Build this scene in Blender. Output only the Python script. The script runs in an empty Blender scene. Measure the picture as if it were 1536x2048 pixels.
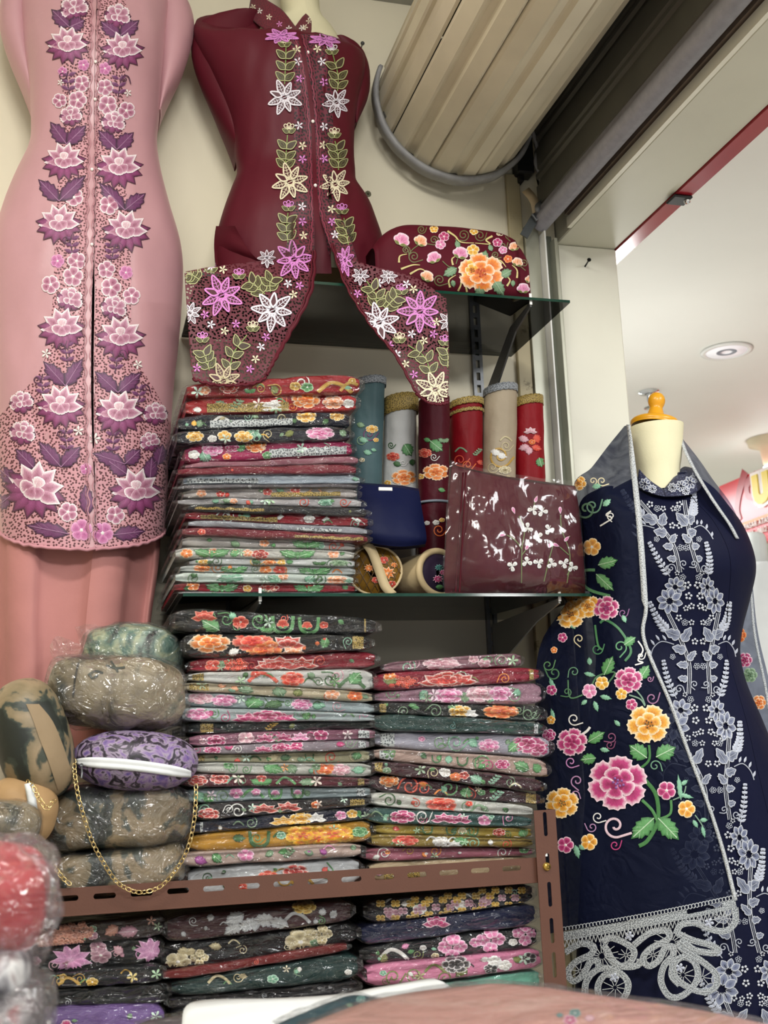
import bpy, math, random
from mathutils import Vector, Matrix, noise
from mathutils.bvhtree import BVHTree

random.seed(7)
SC = bpy.context.scene
COL = SC.collection
PI = math.pi

# ---------------------------------------------------------------- camera
F = 2255.0                                   # focal length in pixels of the 1536 x 2048 frame
EYE = Vector((0, 0, 1.45))
_p, _y, _r = math.radians(11.84), math.radians(15.54), math.radians(-2.10)
FWD = Vector((math.sin(_y) * math.cos(_p), math.cos(_y) * math.cos(_p), math.sin(_p)))
_rt = Vector((math.cos(_y), -math.sin(_y), 0))
_up = _rt.cross(FWD)
RGT = _rt * math.cos(_r) + _up * math.sin(_r)
UPV = _up * math.cos(_r) - _rt * math.sin(_r)
cd = bpy.data.cameras.new('camera')
cam = bpy.data.objects.new('camera', cd)
COL.objects.link(cam)
SC.camera = cam
cam.matrix_world = Matrix(((RGT.x, UPV.x, -FWD.x, EYE.x), (RGT.y, UPV.y, -FWD.y, EYE.y),
                           (RGT.z, UPV.z, -FWD.z, EYE.z), (0, 0, 0, 1)))
cd.sensor_fit = 'HORIZONTAL'
cd.sensor_width = 36
cd.lens = F / 1536 * 36
cd.clip_start = 0.05
cd.dof.use_dof = True
cd.dof.focus_distance = 2.3
cd.dof.aperture_fstop = 9

# ---------------------------------------------------------------- world, lights, exposure
w = bpy.data.worlds.new('world')
SC.world = w
w.use_nodes = True
w.node_tree.nodes['Background'].inputs[0].default_value = (0.93, 0.96, 1.0, 1)
w.node_tree.nodes['Background'].inputs[1].default_value = 0.48
SC.view_settings.view_transform = 'Standard'
SC.view_settings.look = 'None'
SC.view_settings.exposure = 0.0
SC.view_settings.gamma = 1.0
SC.view_settings.use_curve_mapping = False
SC.cycles.max_bounces = 8
SC.cycles.transparent_max_bounces = 24
SC.cycles.caustics_reflective = False
SC.cycles.caustics_refractive = False
SC.cycles.sample_clamp_indirect = 4


def area(name, loc, aim, sx, sy, watt, col):
    l = bpy.data.lights.new(name, 'AREA')
    l.shape = 'RECTANGLE'
    l.size, l.size_y, l.energy, l.color = sx, sy, watt, col
    o = bpy.data.objects.new(name, l)
    COL.objects.link(o)
    o.location = loc
    o.rotation_euler = (Vector(aim) - Vector(loc)).to_track_quat('-Z', 'Y').to_euler()
    return o


area('shop_ceiling_tube', (-0.35, 0.75, 3.30), (-0.35, 0.95, 0), 1.0, 0.16, 34, (1.0, 0.97, 0.90))
area('shop_ceiling_tube_rear', (0.3, -1.3, 3.15), (0.3, 1.2, 1.0), 1.2, 0.3, 78, (1.0, 0.98, 0.94))
area('corridor_ceiling_lamp', (2.15, 0.1, 2.90), (2.15, 0.2, 0), 0.6, 1.6, 62, (0.98, 0.99, 1.0))
area('corridor_far_lamp', (2.3, 6.4, 2.90), (2.3, 6.4, 0), 0.8, 2.0, 70, (0.98, 0.99, 1.0))


for loc, watt in (((2.0, -0.9, 2.2), 17), ((1.9, 3.6, 2.2), 13), ((2.6, 7.2, 2.4), 24)):  # added fill points that brighten the corridor ceiling; no lamps hang here
    pl_ = bpy.data.lights.new('corridor_ceiling_fill', 'POINT')
    pl_.energy, pl_.shadow_soft_size, pl_.color = watt, 0.12, (1.0, 0.99, 0.97)
    po_ = bpy.data.objects.new('corridor_ceiling_fill', pl_)
    COL.objects.link(po_)
    po_.location = loc


# ---------------------------------------------------------------- helpers
def ray(x, y):
    return FWD * F + RGT * (x - 768) - UPV * (y - 1024)


def px(x, y, Y):
    """the point of the world plane y = Y that the photograph shows at pixel x, y"""
    d = ray(x, y)
    return EYE + d * (Y / d.y)


def pz(x, y, Z):
    d = ray(x, y)
    return EYE + d * ((Z - EYE.z) / d.z)


def pxx(x, y, X):
    d = ray(x, y)
    return EYE + d * (X / d.x)


def hx(s):
    s = s.lstrip('#')
    o = []
    for i in (0, 2, 4):
        c = int(s[i:i + 2], 16) / 255
        o.append(c / 12.92 if c <= 0.04045 else ((c + 0.055) / 1.055) ** 2.4)
    return tuple(o)


def lerp(a, b, t):
    return a + (b - a) * t


def smooth(a, b, x):
    t = max(0, min(1, (x - a) / (b - a)))
    return t * t * (3 - 2 * t)


def crom(P, n):
    """n samples of a Catmull-Rom curve through the tuples P"""
    out = []
    m = len(P) - 1
    for i in range(n):
        s = i / (n - 1) * m
        k = min(int(s), m - 1)
        t = s - k
        p0, p1, p2, p3 = P[max(k - 1, 0)], P[k], P[k + 1], P[min(k + 2, m)]
        out.append(tuple(0.5 * (2 * b + (c - a) * t + (2 * a - 5 * b + 4 * c - d) * t * t + (3 * b - a - 3 * c + d) * t ** 3)
                         for a, b, c, d in zip(p0, p1, p2, p3)))
    return out


def fbm(p, s, seed=0.0):
    return noise.noise(Vector((p[0] * s + seed, p[1] * s + seed * 0.7, p[2] * s - seed)))


class MB:
    def __init__(s):
        s.v, s.f, s.c = [], [], []

    def add(s, vs, fs, cols=None):
        o = len(s.v)
        s.v += [tuple(v) for v in vs]
        s.f += [tuple(i + o for i in f) for f in fs]
        if cols is not None:
            s.c += cols
        return o

    def grid(s, rows, closed=False, cap=False):
        n = len(rows[0])
        vs = [p for r in rows for p in r]
        fs = []
        for i in range(len(rows) - 1):
            for j in range(n if closed else n - 1):
                k = (j + 1) % n
                fs.append((i * n + j, i * n + k, (i + 1) * n + k, (i + 1) * n + j))
        if cap:
            for q, r in ((0, rows[0]), (len(rows) - 1, rows[-1])):
                c = sum((Vector(p) for p in r), Vector()) / n
                vs.append(c)
                ci = len(vs) - 1
                for j in range(n):
                    k = (j + 1) % n
                    fs.append((q * n + j, q * n + k, ci) if q == 0 else (q * n + k, q * n + j, ci))
        s.add(vs, fs)

    def box(s, a, b, bev=0.0, m=None):
        a, b = Vector(a), Vector(b)
        lo = Vector((min(a.x, b.x), min(a.y, b.y), min(a.z, b.z)))
        hi = Vector((max(a.x, b.x), max(a.y, b.y), max(a.z, b.z)))
        if bev <= 0:
            vs = [Vector((x, y, z)) for x in (lo.x, hi.x) for y in (lo.y, hi.y) for z in (lo.z, hi.z)]
            fs = [(0, 1, 3, 2), (4, 6, 7, 5), (0, 4, 5, 1), (2, 3, 7, 6), (0, 2, 6, 4), (1, 5, 7, 3)]
        else:
            vs, idx = [], {}
            for ix in (0, 1):
                for iy in (0, 1):
                    for iz in (0, 1):
                        for ax in range(3):
                            p = []
                            for k, (i, l, h) in enumerate(((ix, lo.x, hi.x), (iy, lo.y, hi.y), (iz, lo.z, hi.z))):
                                q = (l + bev if i == 0 else h - bev) if k != ax else (l if i == 0 else h)
                                p.append(q)
                            idx[(ix, iy, iz, ax)] = len(vs)
                            vs.append(Vector(p))
            fs = []
            B = (0, 1)
            for i in B:
                fs.append([idx[(i, 0, 0, 0)], idx[(i, 1, 0, 0)], idx[(i, 1, 1, 0)], idx[(i, 0, 1, 0)]])
                fs.append([idx[(0, i, 0, 1)], idx[(1, i, 0, 1)], idx[(1, i, 1, 1)], idx[(0, i, 1, 1)]])
                fs.append([idx[(0, 0, i, 2)], idx[(1, 0, i, 2)], idx[(1, 1, i, 2)], idx[(0, 1, i, 2)]])
                for j in B:
                    fs.append([idx[(0, i, j, 1)], idx[(1, i, j, 1)], idx[(1, i, j, 2)], idx[(0, i, j, 2)]])
                    fs.append([idx[(i, 0, j, 0)], idx[(i, 1, j, 0)], idx[(i, 1, j, 2)], idx[(i, 0, j, 2)]])
                    fs.append([idx[(i, j, 0, 0)], idx[(i, j, 1, 0)], idx[(i, j, 1, 1)], idx[(i, j, 0, 1)]])
                    for k in B:
                        fs.append([idx[(i, j, k, 0)], idx[(i, j, k, 1)], idx[(i, j, k, 2)]])
        if m is not None:
            vs = [m @ v for v in vs]
        s.add(vs, fs)

    def tube(s, path, r, n=8, closed=False, flat=1.0):
        P = [Vector(p) for p in path]
        rows = []
        m = len(P)
        pr = None
        for i, p in enumerate(P):
            a = P[i - 1] if (i > 0 or closed) else p
            b = P[(i + 1) % m] if (i < m - 1 or closed) else p
            t = (b - a).normalized()
            if pr is None:
                u = t.orthogonal().normalized()
            else:
                u = (pr - t * pr.dot(t)).normalized()
            pr = u
            v = t.cross(u)
            rr = r[i] if isinstance(r, (list, tuple)) else r
            rows.append([p + u * math.cos(k * 2 * PI / n) * rr + v * math.sin(k * 2 * PI / n) * rr * flat for k in range(n)])
        if closed:
            rows.append(rows[0])
        s.grid(rows, True, not closed)

    def lathe(s, prof, c, ax=(0, 0, 1), n=24):
        ax = Vector(ax).normalized()
        u = ax.orthogonal().normalized()
        v = ax.cross(u)
        c = Vector(c)
        s.grid([[c + ax * h + (u * math.cos(k * 2 * PI / n) + v * math.sin(k * 2 * PI / n)) * r for k in range(n)]
                for r, h in prof], True, True)

    def ball(s, c, r, n=10, sq=(1, 1, 1)):
        c = Vector(c)
        s.grid([[c + Vector((math.sin(a) * math.cos(k * 2 * PI / n) * r * sq[0], math.sin(a) * math.sin(k * 2 * PI / n) * r * sq[1],
                             math.cos(a) * r * sq[2])) for k in range(n)]
                for a in [0.05 + (PI - 0.1) * i / (n // 2 + 1) for i in range(n // 2 + 2)]], True, True)

    def bvh(s):
        return BVHTree.FromPolygons(s.v, s.f)

    def build(s, name, m, parent=None, flat=False, solid=0.0):
        o0 = Vector(parent.matrix_basis.translation) if parent is not None else Vector()
        q = parent.parent if parent is not None else None
        while q is not None:
            o0 += Vector(q.matrix_basis.translation)
            q = q.parent
        me = bpy.data.meshes.new(name)
        me.from_pydata([(v[0] - o0.x, v[1] - o0.y, v[2] - o0.z) for v in s.v], [], s.f)
        me.materials.append(m)
        if s.c:
            at = me.color_attributes.new('Col', 'FLOAT_COLOR', 'POINT')
            at.data.foreach_set('color', [k for c in s.c for k in (c[0], c[1], c[2], 1.0)])
        if not flat:
            me.shade_smooth()
        o = bpy.data.objects.new(name, me)
        COL.objects.link(o)
        if parent is not None:
            o.parent = parent
        if solid:
            md = o.modifiers.new('solid', 'SOLIDIFY')
            md.thickness = solid
            md.offset = 0
        return o


def tag(o, label, cat, group=None, kind=None):
    o['label'] = label
    o['category'] = cat
    if group:
        o['group'] = group
    if kind:
        o['kind'] = kind
    return o


def thing(name, label, cat, loc=(0, 0, 0), group=None):
    o = bpy.data.objects.new(name, None)
    o.empty_display_size = 0.05
    COL.objects.link(o)
    o.location = loc
    return tag(o, label, cat, group)


def struct(o):
    o['kind'] = 'structure'
    return o


# ---------------------------------------------------------------- materials
def newmat(name):
    m = bpy.data.materials.new(name)
    m.use_nodes = True
    nt = m.node_tree
    return m, nt, nt.nodes['Principled BSDF']


def N(nt, t, **k):
    n = nt.nodes.new(t)
    for a, b in k.items():
        if a.startswith('i_'):
            n.inputs[a[2:]].default_value = b
        else:
            setattr(n, a, b)
    return n


def bump(nt, src, strength, dist, bsdf, prev=None):
    b = N(nt, 'ShaderNodeBump')
    b.inputs['Strength'].default_value = strength
    b.inputs['Distance'].default_value = dist
    nt.links.new(src, b.inputs['Height'])
    if prev is not None:
        nt.links.new(prev, b.inputs['Normal'])
    nt.links.new(b.outputs[0], bsdf.inputs['Normal'])
    return b.outputs[0]


def cloth(name, col, rough=0.5, sheen=0.08, var=0.12, nscale=9, bscale=45, bstr=0.25, bdist=0.004, spec=0.12, weave=900, col2=None, gain=1.0):
    m, nt, b = newmat(name)
    c = tuple(x * gain for x in hx(col))
    tc = N(nt, 'ShaderNodeTexCoord')
    n1 = N(nt, 'ShaderNodeTexNoise', i_Scale=nscale, i_Detail=4.0)
    nt.links.new(tc.outputs['Object'], n1.inputs['Vector'])
    r = N(nt, 'ShaderNodeValToRGB')
    k = hx(col2) if col2 else tuple(x * (1 - var) for x in c)
    r.color_ramp.elements[0].position, r.color_ramp.elements[1].position = 0.35, 0.65
    r.color_ramp.elements[0].color = (*k, 1)
    r.color_ramp.elements[1].color = (*tuple(min(1, x * (1 + var * 0.5)) for x in c), 1)
    nt.links.new(n1.outputs[0], r.inputs[0])
    nt.links.new(r.outputs[0], b.inputs['Base Color'])
    b.inputs['Roughness'].default_value = rough
    b.inputs['Specular IOR Level'].default_value = spec
    b.inputs['Sheen Weight'].default_value = sheen
    b.inputs['Sheen Roughness'].default_value = 0.4
    b.inputs['Sheen Tint'].default_value = (*tuple(min(1, x * 1.6 + 0.01) for x in c), 1)
    n2 = N(nt, 'ShaderNodeTexNoise', i_Scale=bscale, i_Detail=3.0)
    nt.links.new(tc.outputs['Object'], n2.inputs['Vector'])
    p = bump(nt, n2.outputs[0], bstr, bdist, b)
    n3 = N(nt, 'ShaderNodeTexNoise', i_Scale=weave, i_Detail=1.0)
    nt.links.new(tc.outputs['Object'], n3.inputs['Vector'])
    bump(nt, n3.outputs[0], 0.18, 0.0008, b, p)
    return m


def thread_mat():
    m, nt, b = newmat('embroidery_thread')
    a = N(nt, 'ShaderNodeVertexColor', layer_name='Col')
    tc = N(nt, 'ShaderNodeTexCoord')
    mp = N(nt, 'ShaderNodeMapping')
    mp.inputs['Scale'].default_value = (1400, 300, 300)
    mp.inputs['Rotation'].default_value = (0.3, 0.2, 0.9)
    nt.links.new(tc.outputs['Object'], mp.inputs['Vector'])
    n = N(nt, 'ShaderNodeTexNoise', i_Scale=1.0, i_Detail=2.0)
    nt.links.new(mp.outputs[0], n.inputs['Vector'])
    mx = N(nt, 'ShaderNodeMix', data_type='RGBA', blend_type='MULTIPLY')
    mx.inputs['Factor'].default_value = 1.0
    rp = N(nt, 'ShaderNodeValToRGB')
    rp.color_ramp.elements[0].position, rp.color_ramp.elements[1].position = 0.3, 0.6
    rp.color_ramp.elements[0].color = (0.66, 0.66, 0.66, 1)
    rp.color_ramp.elements[1].color = (1, 1, 1, 1)
    nt.links.new(n.outputs[0], rp.inputs[0])
    nt.links.new(a.outputs[0], mx.inputs['A'])
    nt.links.new(rp.outputs[0], mx.inputs['B'])
    nt.links.new(mx.outputs['Result'], b.inputs['Base Color'])
    b.inputs['Roughness'].default_value = 0.5
    b.inputs['Sheen Weight'].default_value = 0.15
    bump(nt, n.outputs[0], 0.5, 0.0008, b)
    return m


def lace_mat(name, col, dots, scale=230, thr=0.30, through=False, mode='F1', rough=0.6):
    """netting: a cloth colour with eyelets, open (through) or backed by a darker cloth"""
    m, nt, b = newmat(name)
    tc = N(nt, 'ShaderNodeTexCoord')
    v = N(nt, 'ShaderNodeTexVoronoi', voronoi_dimensions='2D', feature=('DISTANCE_TO_EDGE' if mode == 'EDGE' else 'F1'), i_Scale=scale)
    v.inputs['Randomness'].default_value = .9
    sp = N(nt, 'ShaderNodeSeparateXYZ')
    cb_ = N(nt, 'ShaderNodeCombineXYZ')
    nt.links.new(tc.outputs['Object'], sp.inputs[0])
    nt.links.new(sp.outputs['X'], cb_.inputs['X'])
    nt.links.new(sp.outputs['Z'], cb_.inputs['Y'])
    nt.links.new(cb_.outputs[0], v.inputs['Vector'])
    g = N(nt, 'ShaderNodeMath', operation='GREATER_THAN' if mode == 'EDGE' else 'LESS_THAN')
    g.inputs[1].default_value = thr
    nt.links.new(v.outputs['Distance'], g.inputs[0])
    b.inputs['Roughness'].default_value = rough
    b.inputs['Sheen Weight'].default_value = 0.1
    if through:
        b.inputs['Base Color'].default_value = (*hx(col), 1)
        t = N(nt, 'ShaderNodeBsdfTransparent')
        ms = N(nt, 'ShaderNodeMixShader')
        nt.links.new(g.outputs[0], ms.inputs[0])
        nt.links.new(b.outputs[0], ms.inputs[1])
        nt.links.new(t.outputs[0], ms.inputs[2])
        nt.links.new(ms.outputs[0], nt.nodes['Material Output'].inputs['Surface'])
    else:
        mx = N(nt, 'ShaderNodeMix', data_type='RGBA')
        nt.links.new(g.outputs[0], mx.inputs['Factor'])
        mx.inputs['A'].default_value = (*hx(col), 1)
        mx.inputs['B'].default_value = (*hx(dots), 1)
        nt.links.new(mx.outputs['Result'], b.inputs['Base Color'])
    bump(nt, v.outputs['Distance'], 0.4, 0.001, b)
    return m


def film_mat(name='clear_plastic_film', scale=30, haze=0.006, tint=(0.97, 0.975, 0.98), strength=0.9, base=0.022, edge=0.44, dist=0.022, stretch=(.55, 1, 1.7)):
    m, nt, b = newmat(name)
    nt.nodes.remove(b)
    out = nt.nodes['Material Output']
    tc = N(nt, 'ShaderNodeTexCoord')
    n1 = N(nt, 'ShaderNodeTexNoise', i_Scale=scale, i_Detail=2.5, i_Distortion=1.6)
    n2 = N(nt, 'ShaderNodeTexVoronoi', feature='DISTANCE_TO_EDGE', i_Scale=scale * 0.7)
    mpp = N(nt, 'ShaderNodeMapping')
    mpp.inputs['Scale'].default_value = stretch
    nt.links.new(tc.outputs['Object'], mpp.inputs['Vector'])
    nt.links.new(mpp.outputs[0], n1.inputs['Vector'])
    mv = N(nt, 'ShaderNodeVectorMath', operation='ADD')
    nt.links.new(mpp.outputs[0], mv.inputs[0])
    sc = N(nt, 'ShaderNodeVectorMath', operation='SCALE')
    sc.inputs['Scale'].default_value = 0.03
    nt.links.new(n1.outputs['Color'], sc.inputs[0])
    nt.links.new(sc.outputs[0], mv.inputs[1])
    nt.links.new(mv.outputs[0], n2.inputs['Vector'])
    ad = N(nt, 'ShaderNodeMath', operation='ADD')
    nt.links.new(n1.outputs[0], ad.inputs[0])
    nt.links.new(n2.outputs['Distance'], ad.inputs[1])
    bp = N(nt, 'ShaderNodeBump')
    bp.inputs['Strength'].default_value = strength
    bp.inputs['Distance'].default_value = dist
    nt.links.new(ad.outputs[0], bp.inputs['Height'])
    tr = N(nt, 'ShaderNodeBsdfTransparent')
    tr.inputs[0].default_value = (*tint, 1)
    gl = N(nt, 'ShaderNodeBsdfGlossy')
    gl.inputs['Roughness'].default_value = 0.11
    nt.links.new(bp.outputs[0], gl.inputs['Normal'])
    df = N(nt, 'ShaderNodeBsdfDiffuse')
    df.inputs[0].default_value = (0.8, 0.82, 0.84, 1)
    fr = N(nt, 'ShaderNodeLayerWeight', i_Blend=0.35)
    nt.links.new(bp.outputs[0], fr.inputs['Normal'])
    mr = N(nt, 'ShaderNodeMapRange')
    mr.inputs['To Min'].default_value, mr.inputs['To Max'].default_value = base, edge
    nt.links.new(fr.outputs['Facing'], mr.inputs['Value'])
    m1, m2 = N(nt, 'ShaderNodeMixShader'), N(nt, 'ShaderNodeMixShader')
    m1.inputs[0].default_value = haze
    nt.links.new(tr.outputs[0], m1.inputs[1])
    nt.links.new(df.outputs[0], m1.inputs[2])
    nt.links.new(mr.outputs[0], m2.inputs[0])
    nt.links.new(m1.outputs[0], m2.inputs[1])
    nt.links.new(gl.outputs[0], m2.inputs[2])
    nt.links.new(m2.outputs[0], out.inputs['Surface'])
    return m


def plain(name, col, rough=0.5, metal=0.0, nscale=12, var=0.06, bstr=0.0, bscale=80, emit=0, spec=0.5, dirt=None):
    m, nt, b = newmat(name)
    c = hx(col)
    tc = N(nt, 'ShaderNodeTexCoord')
    n1 = N(nt, 'ShaderNodeTexNoise', i_Scale=nscale, i_Detail=5.0)
    nt.links.new(tc.outputs['Object'], n1.inputs['Vector'])
    r = N(nt, 'ShaderNodeValToRGB')
    r.color_ramp.elements[0].position, r.color_ramp.elements[1].position = 0.3, 0.7
    r.color_ramp.elements[0].color = (*tuple(x * (1 - var) for x in c), 1)
    r.color_ramp.elements[1].color = (*tuple(min(1, x * (1 + var)) for x in c), 1)
    nt.links.new(n1.outputs[0], r.inputs[0])
    src = r.outputs[0]
    if dirt:
        n4 = N(nt, 'ShaderNodeTexNoise', i_Scale=dirt[1], i_Detail=6.0, i_Roughness=0.7)
        nt.links.new(tc.outputs['Object'], n4.inputs['Vector'])
        r4 = N(nt, 'ShaderNodeValToRGB')
        r4.color_ramp.elements[0].position, r4.color_ramp.elements[1].position = dirt[2], dirt[2] + 0.06
        mx = N(nt, 'ShaderNodeMix', data_type='RGBA')
        nt.links.new(n4.outputs[0], r4.inputs[0])
        nt.links.new(r4.outputs[0], mx.inputs['Factor'])
        nt.links.new(src, mx.inputs['A'])
        mx.inputs['B'].default_value = (*hx(dirt[0]), 1)
        src = mx.outputs['Result']
    nt.links.new(src, b.inputs['Base Color'])
    b.inputs['Roughness'].default_value = rough
    b.inputs['Metallic'].default_value = metal
    b.inputs['Specular IOR Level'].default_value = spec
    if bstr:
        n2 = N(nt, 'ShaderNodeTexNoise', i_Scale=bscale, i_Detail=4.0)
        nt.links.new(tc.outputs['Object'], n2.inputs['Vector'])
        bump(nt, n2.outputs[0], bstr, 0.003, b)
    if emit:
        b.inputs['Emission Color'].default_value = (*c, 1)
        b.inputs['Emission Strength'].default_value = emit
    return m


def print_mat(name, cols, scale, thr, rough=0.5, dist=1.2, detail=5, bstr=0.2):
    """printed cloth: blots of several colours"""
    m, nt, b = newmat(name)
    tc = N(nt, 'ShaderNodeTexCoord')
    n1 = N(nt, 'ShaderNodeTexNoise', i_Scale=scale, i_Detail=detail, i_Distortion=dist)
    nt.links.new(tc.outputs['Object'], n1.inputs['Vector'])
    r = N(nt, 'ShaderNodeValToRGB')
    el = r.color_ramp.elements
    while len(el) < len(cols):
        el.new(0.5)
    for e, t, c in zip(el, thr, cols):
        e.position = t
        e.color = (*hx(c), 1)
    nt.links.new(n1.outputs[0], r.inputs[0])
    nt.links.new(r.outputs[0], b.inputs['Base Color'])
    b.inputs['Roughness'].default_value = rough
    n2 = N(nt, 'ShaderNodeTexNoise', i_Scale=40.0, i_Detail=3.0)
    nt.links.new(tc.outputs['Object'], n2.inputs['Vector'])
    bump(nt, n2.outputs[0], bstr, 0.005, b)
    return m


def glass_mat(name, tint, g0=0.05, g1=0.7, rough=0.02):
    m, nt, b = newmat(name)
    nt.nodes.remove(b)
    tr = N(nt, 'ShaderNodeBsdfTransparent')
    tr.inputs[0].default_value = (*tint, 1)
    gl = N(nt, 'ShaderNodeBsdfGlossy')
    gl.inputs['Roughness'].default_value = rough
    fr = N(nt, 'ShaderNodeFresnel', i_IOR=1.45)
    ms = N(nt, 'ShaderNodeMixShader')
    nt.links.new(fr.outputs[0], ms.inputs[0])
    nt.links.new(tr.outputs[0], ms.inputs[1])
    nt.links.new(gl.outputs[0], ms.inputs[2])
    nt.links.new(ms.outputs[0], nt.nodes['Material Output'].inputs['Surface'])
    return m


def sheer_mat(name, col, fac):
    m, nt, b = newmat(name)
    b.inputs['Base Color'].default_value = (*hx(col), 1)
    b.inputs['Roughness'].default_value = 0.6
    b.inputs['Specular IOR Level'].default_value = 0.1
    tc = N(nt, 'ShaderNodeTexCoord')
    n = N(nt, 'ShaderNodeTexNoise', i_Scale=16.0, i_Detail=4.0, i_Distortion=2.5)
    nt.links.new(tc.outputs['Object'], n.inputs['Vector'])
    mr = N(nt, 'ShaderNodeMapRange')
    mr.inputs['From Min'].default_value, mr.inputs['From Max'].default_value = 0.3, 0.7
    mr.inputs['To Min'].default_value, mr.inputs['To Max'].default_value = fac - 0.07, fac + 0.07
    nt.links.new(n.outputs[0], mr.inputs['Value'])
    bump(nt, n.outputs[0], 0.5, 0.01, b)
    t = N(nt, 'ShaderNodeBsdfTransparent')
    t.inputs[0].default_value = (0.75, 0.8, 0.95, 1)
    ms = N(nt, 'ShaderNodeMixShader')
    nt.links.new(mr.outputs[0], ms.inputs[0])
    nt.links.new(t.outputs[0], ms.inputs[1])
    nt.links.new(b.outputs[0], ms.inputs[2])
    nt.links.new(ms.outputs[0], nt.nodes['Material Output'].inputs['Surface'])
    return m


THREAD = thread_mat()
FILM = film_mat()
GOLD = lace_mat('gold_lace', '#a08844', '#4a3a14', 280, 0.30)
SILVER = lace_mat('silver_lace', '#8f9498', '#454a50', 280, 0.30)
WHITELACE = lace_mat('white_lace', '#b4b9b8', '#555a5e', 210, 0.32)
_cl = {}


def cl(col, **k):
    key = (col, tuple(sorted(k.items())))
    if key not in _cl:
        _cl[key] = cloth('folded_cloth_' + col.lstrip('#'), col, gain=.90, **k)
    return _cl[key]


# ---------------------------------------------------------------- embroidery
PAL = {  # petal colours: heart, middle, edge
    'red': ('#8c1418', '#c93a2c', '#f3e3d8'), 'red2': ('#b01e1c', '#d9492f', '#e8a08a'), 'mag': ('#8a1446', '#c23a78', '#f3dfe6'),
    'pink': ('#c0588a', '#e091b8', '#f6dfea'), 'blush': ('#b77a88', '#d8a9b4', '#efdcdd'), 'org': ('#c8581a', '#ee8a2c', '#f8e4c8'),
    'org2': ('#b8401c', '#e8702a', '#f2b070'), 'yel': ('#d08a1c', '#eebc4a', '#f7efd8'), 'gold': ('#8a6a1c', '#c49a3c', '#e8d48a'),
    'wht': ('#c8c0b8', '#ecebe6', '#f6f6f4'), 'cream': ('#8a7a58', '#cdbf96', '#efe6cc'), 'peach': ('#d8783c', '#eeb088', '#f6e6dc'),
    'purp': ('#6a1c5c', '#a04a94', '#e2c2dc'), 'plum': ('#94487a', '#7c3060', '#340c24'), 'plumw': ('#96546f', '#bf88a0', '#f8f2f2'),
    'must': ('#c84a24', '#e8a024', '#f2c83a'), 'grey': ('#84868a', '#b4b6b8', '#d6d8d8'), 'mauve': ('#8a5a6c', '#b48494', '#dabcc4'),
    'salm': ('#8a5044', '#c08874', '#d8a898'), 'pinkw': ('#b478a4', '#d292bc', '#e4b6d4'),
    'grn': ('#2c6a34', '#5c9a5c', '#b6d8b0'), 'dgrn': ('#1c4020', '#3c6a38', '#6c9a60'), 'mint': ('#4c8468', '#84b89a', '#cfe6d6'),
    'olv': ('#4c5420', '#78803c', '#b2b078'), 'sage': ('#4a6a48', '#7a9a76', '#a8c0a0'), 'plm': ('#2c0c2a', '#6c3462', '#9a6a90'),
    'silv': ('#8c92a4', '#b2b8c8', '#d8dce6'), 'blk': ('#181414', '#2c2426', '#e8e0e0'), 'teal': ('#1c5454', '#3c8480', '#8cc0b8'),
}
PAL = {k: tuple(hx(c) for c in v) for k, v in PAL.items()}


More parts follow.
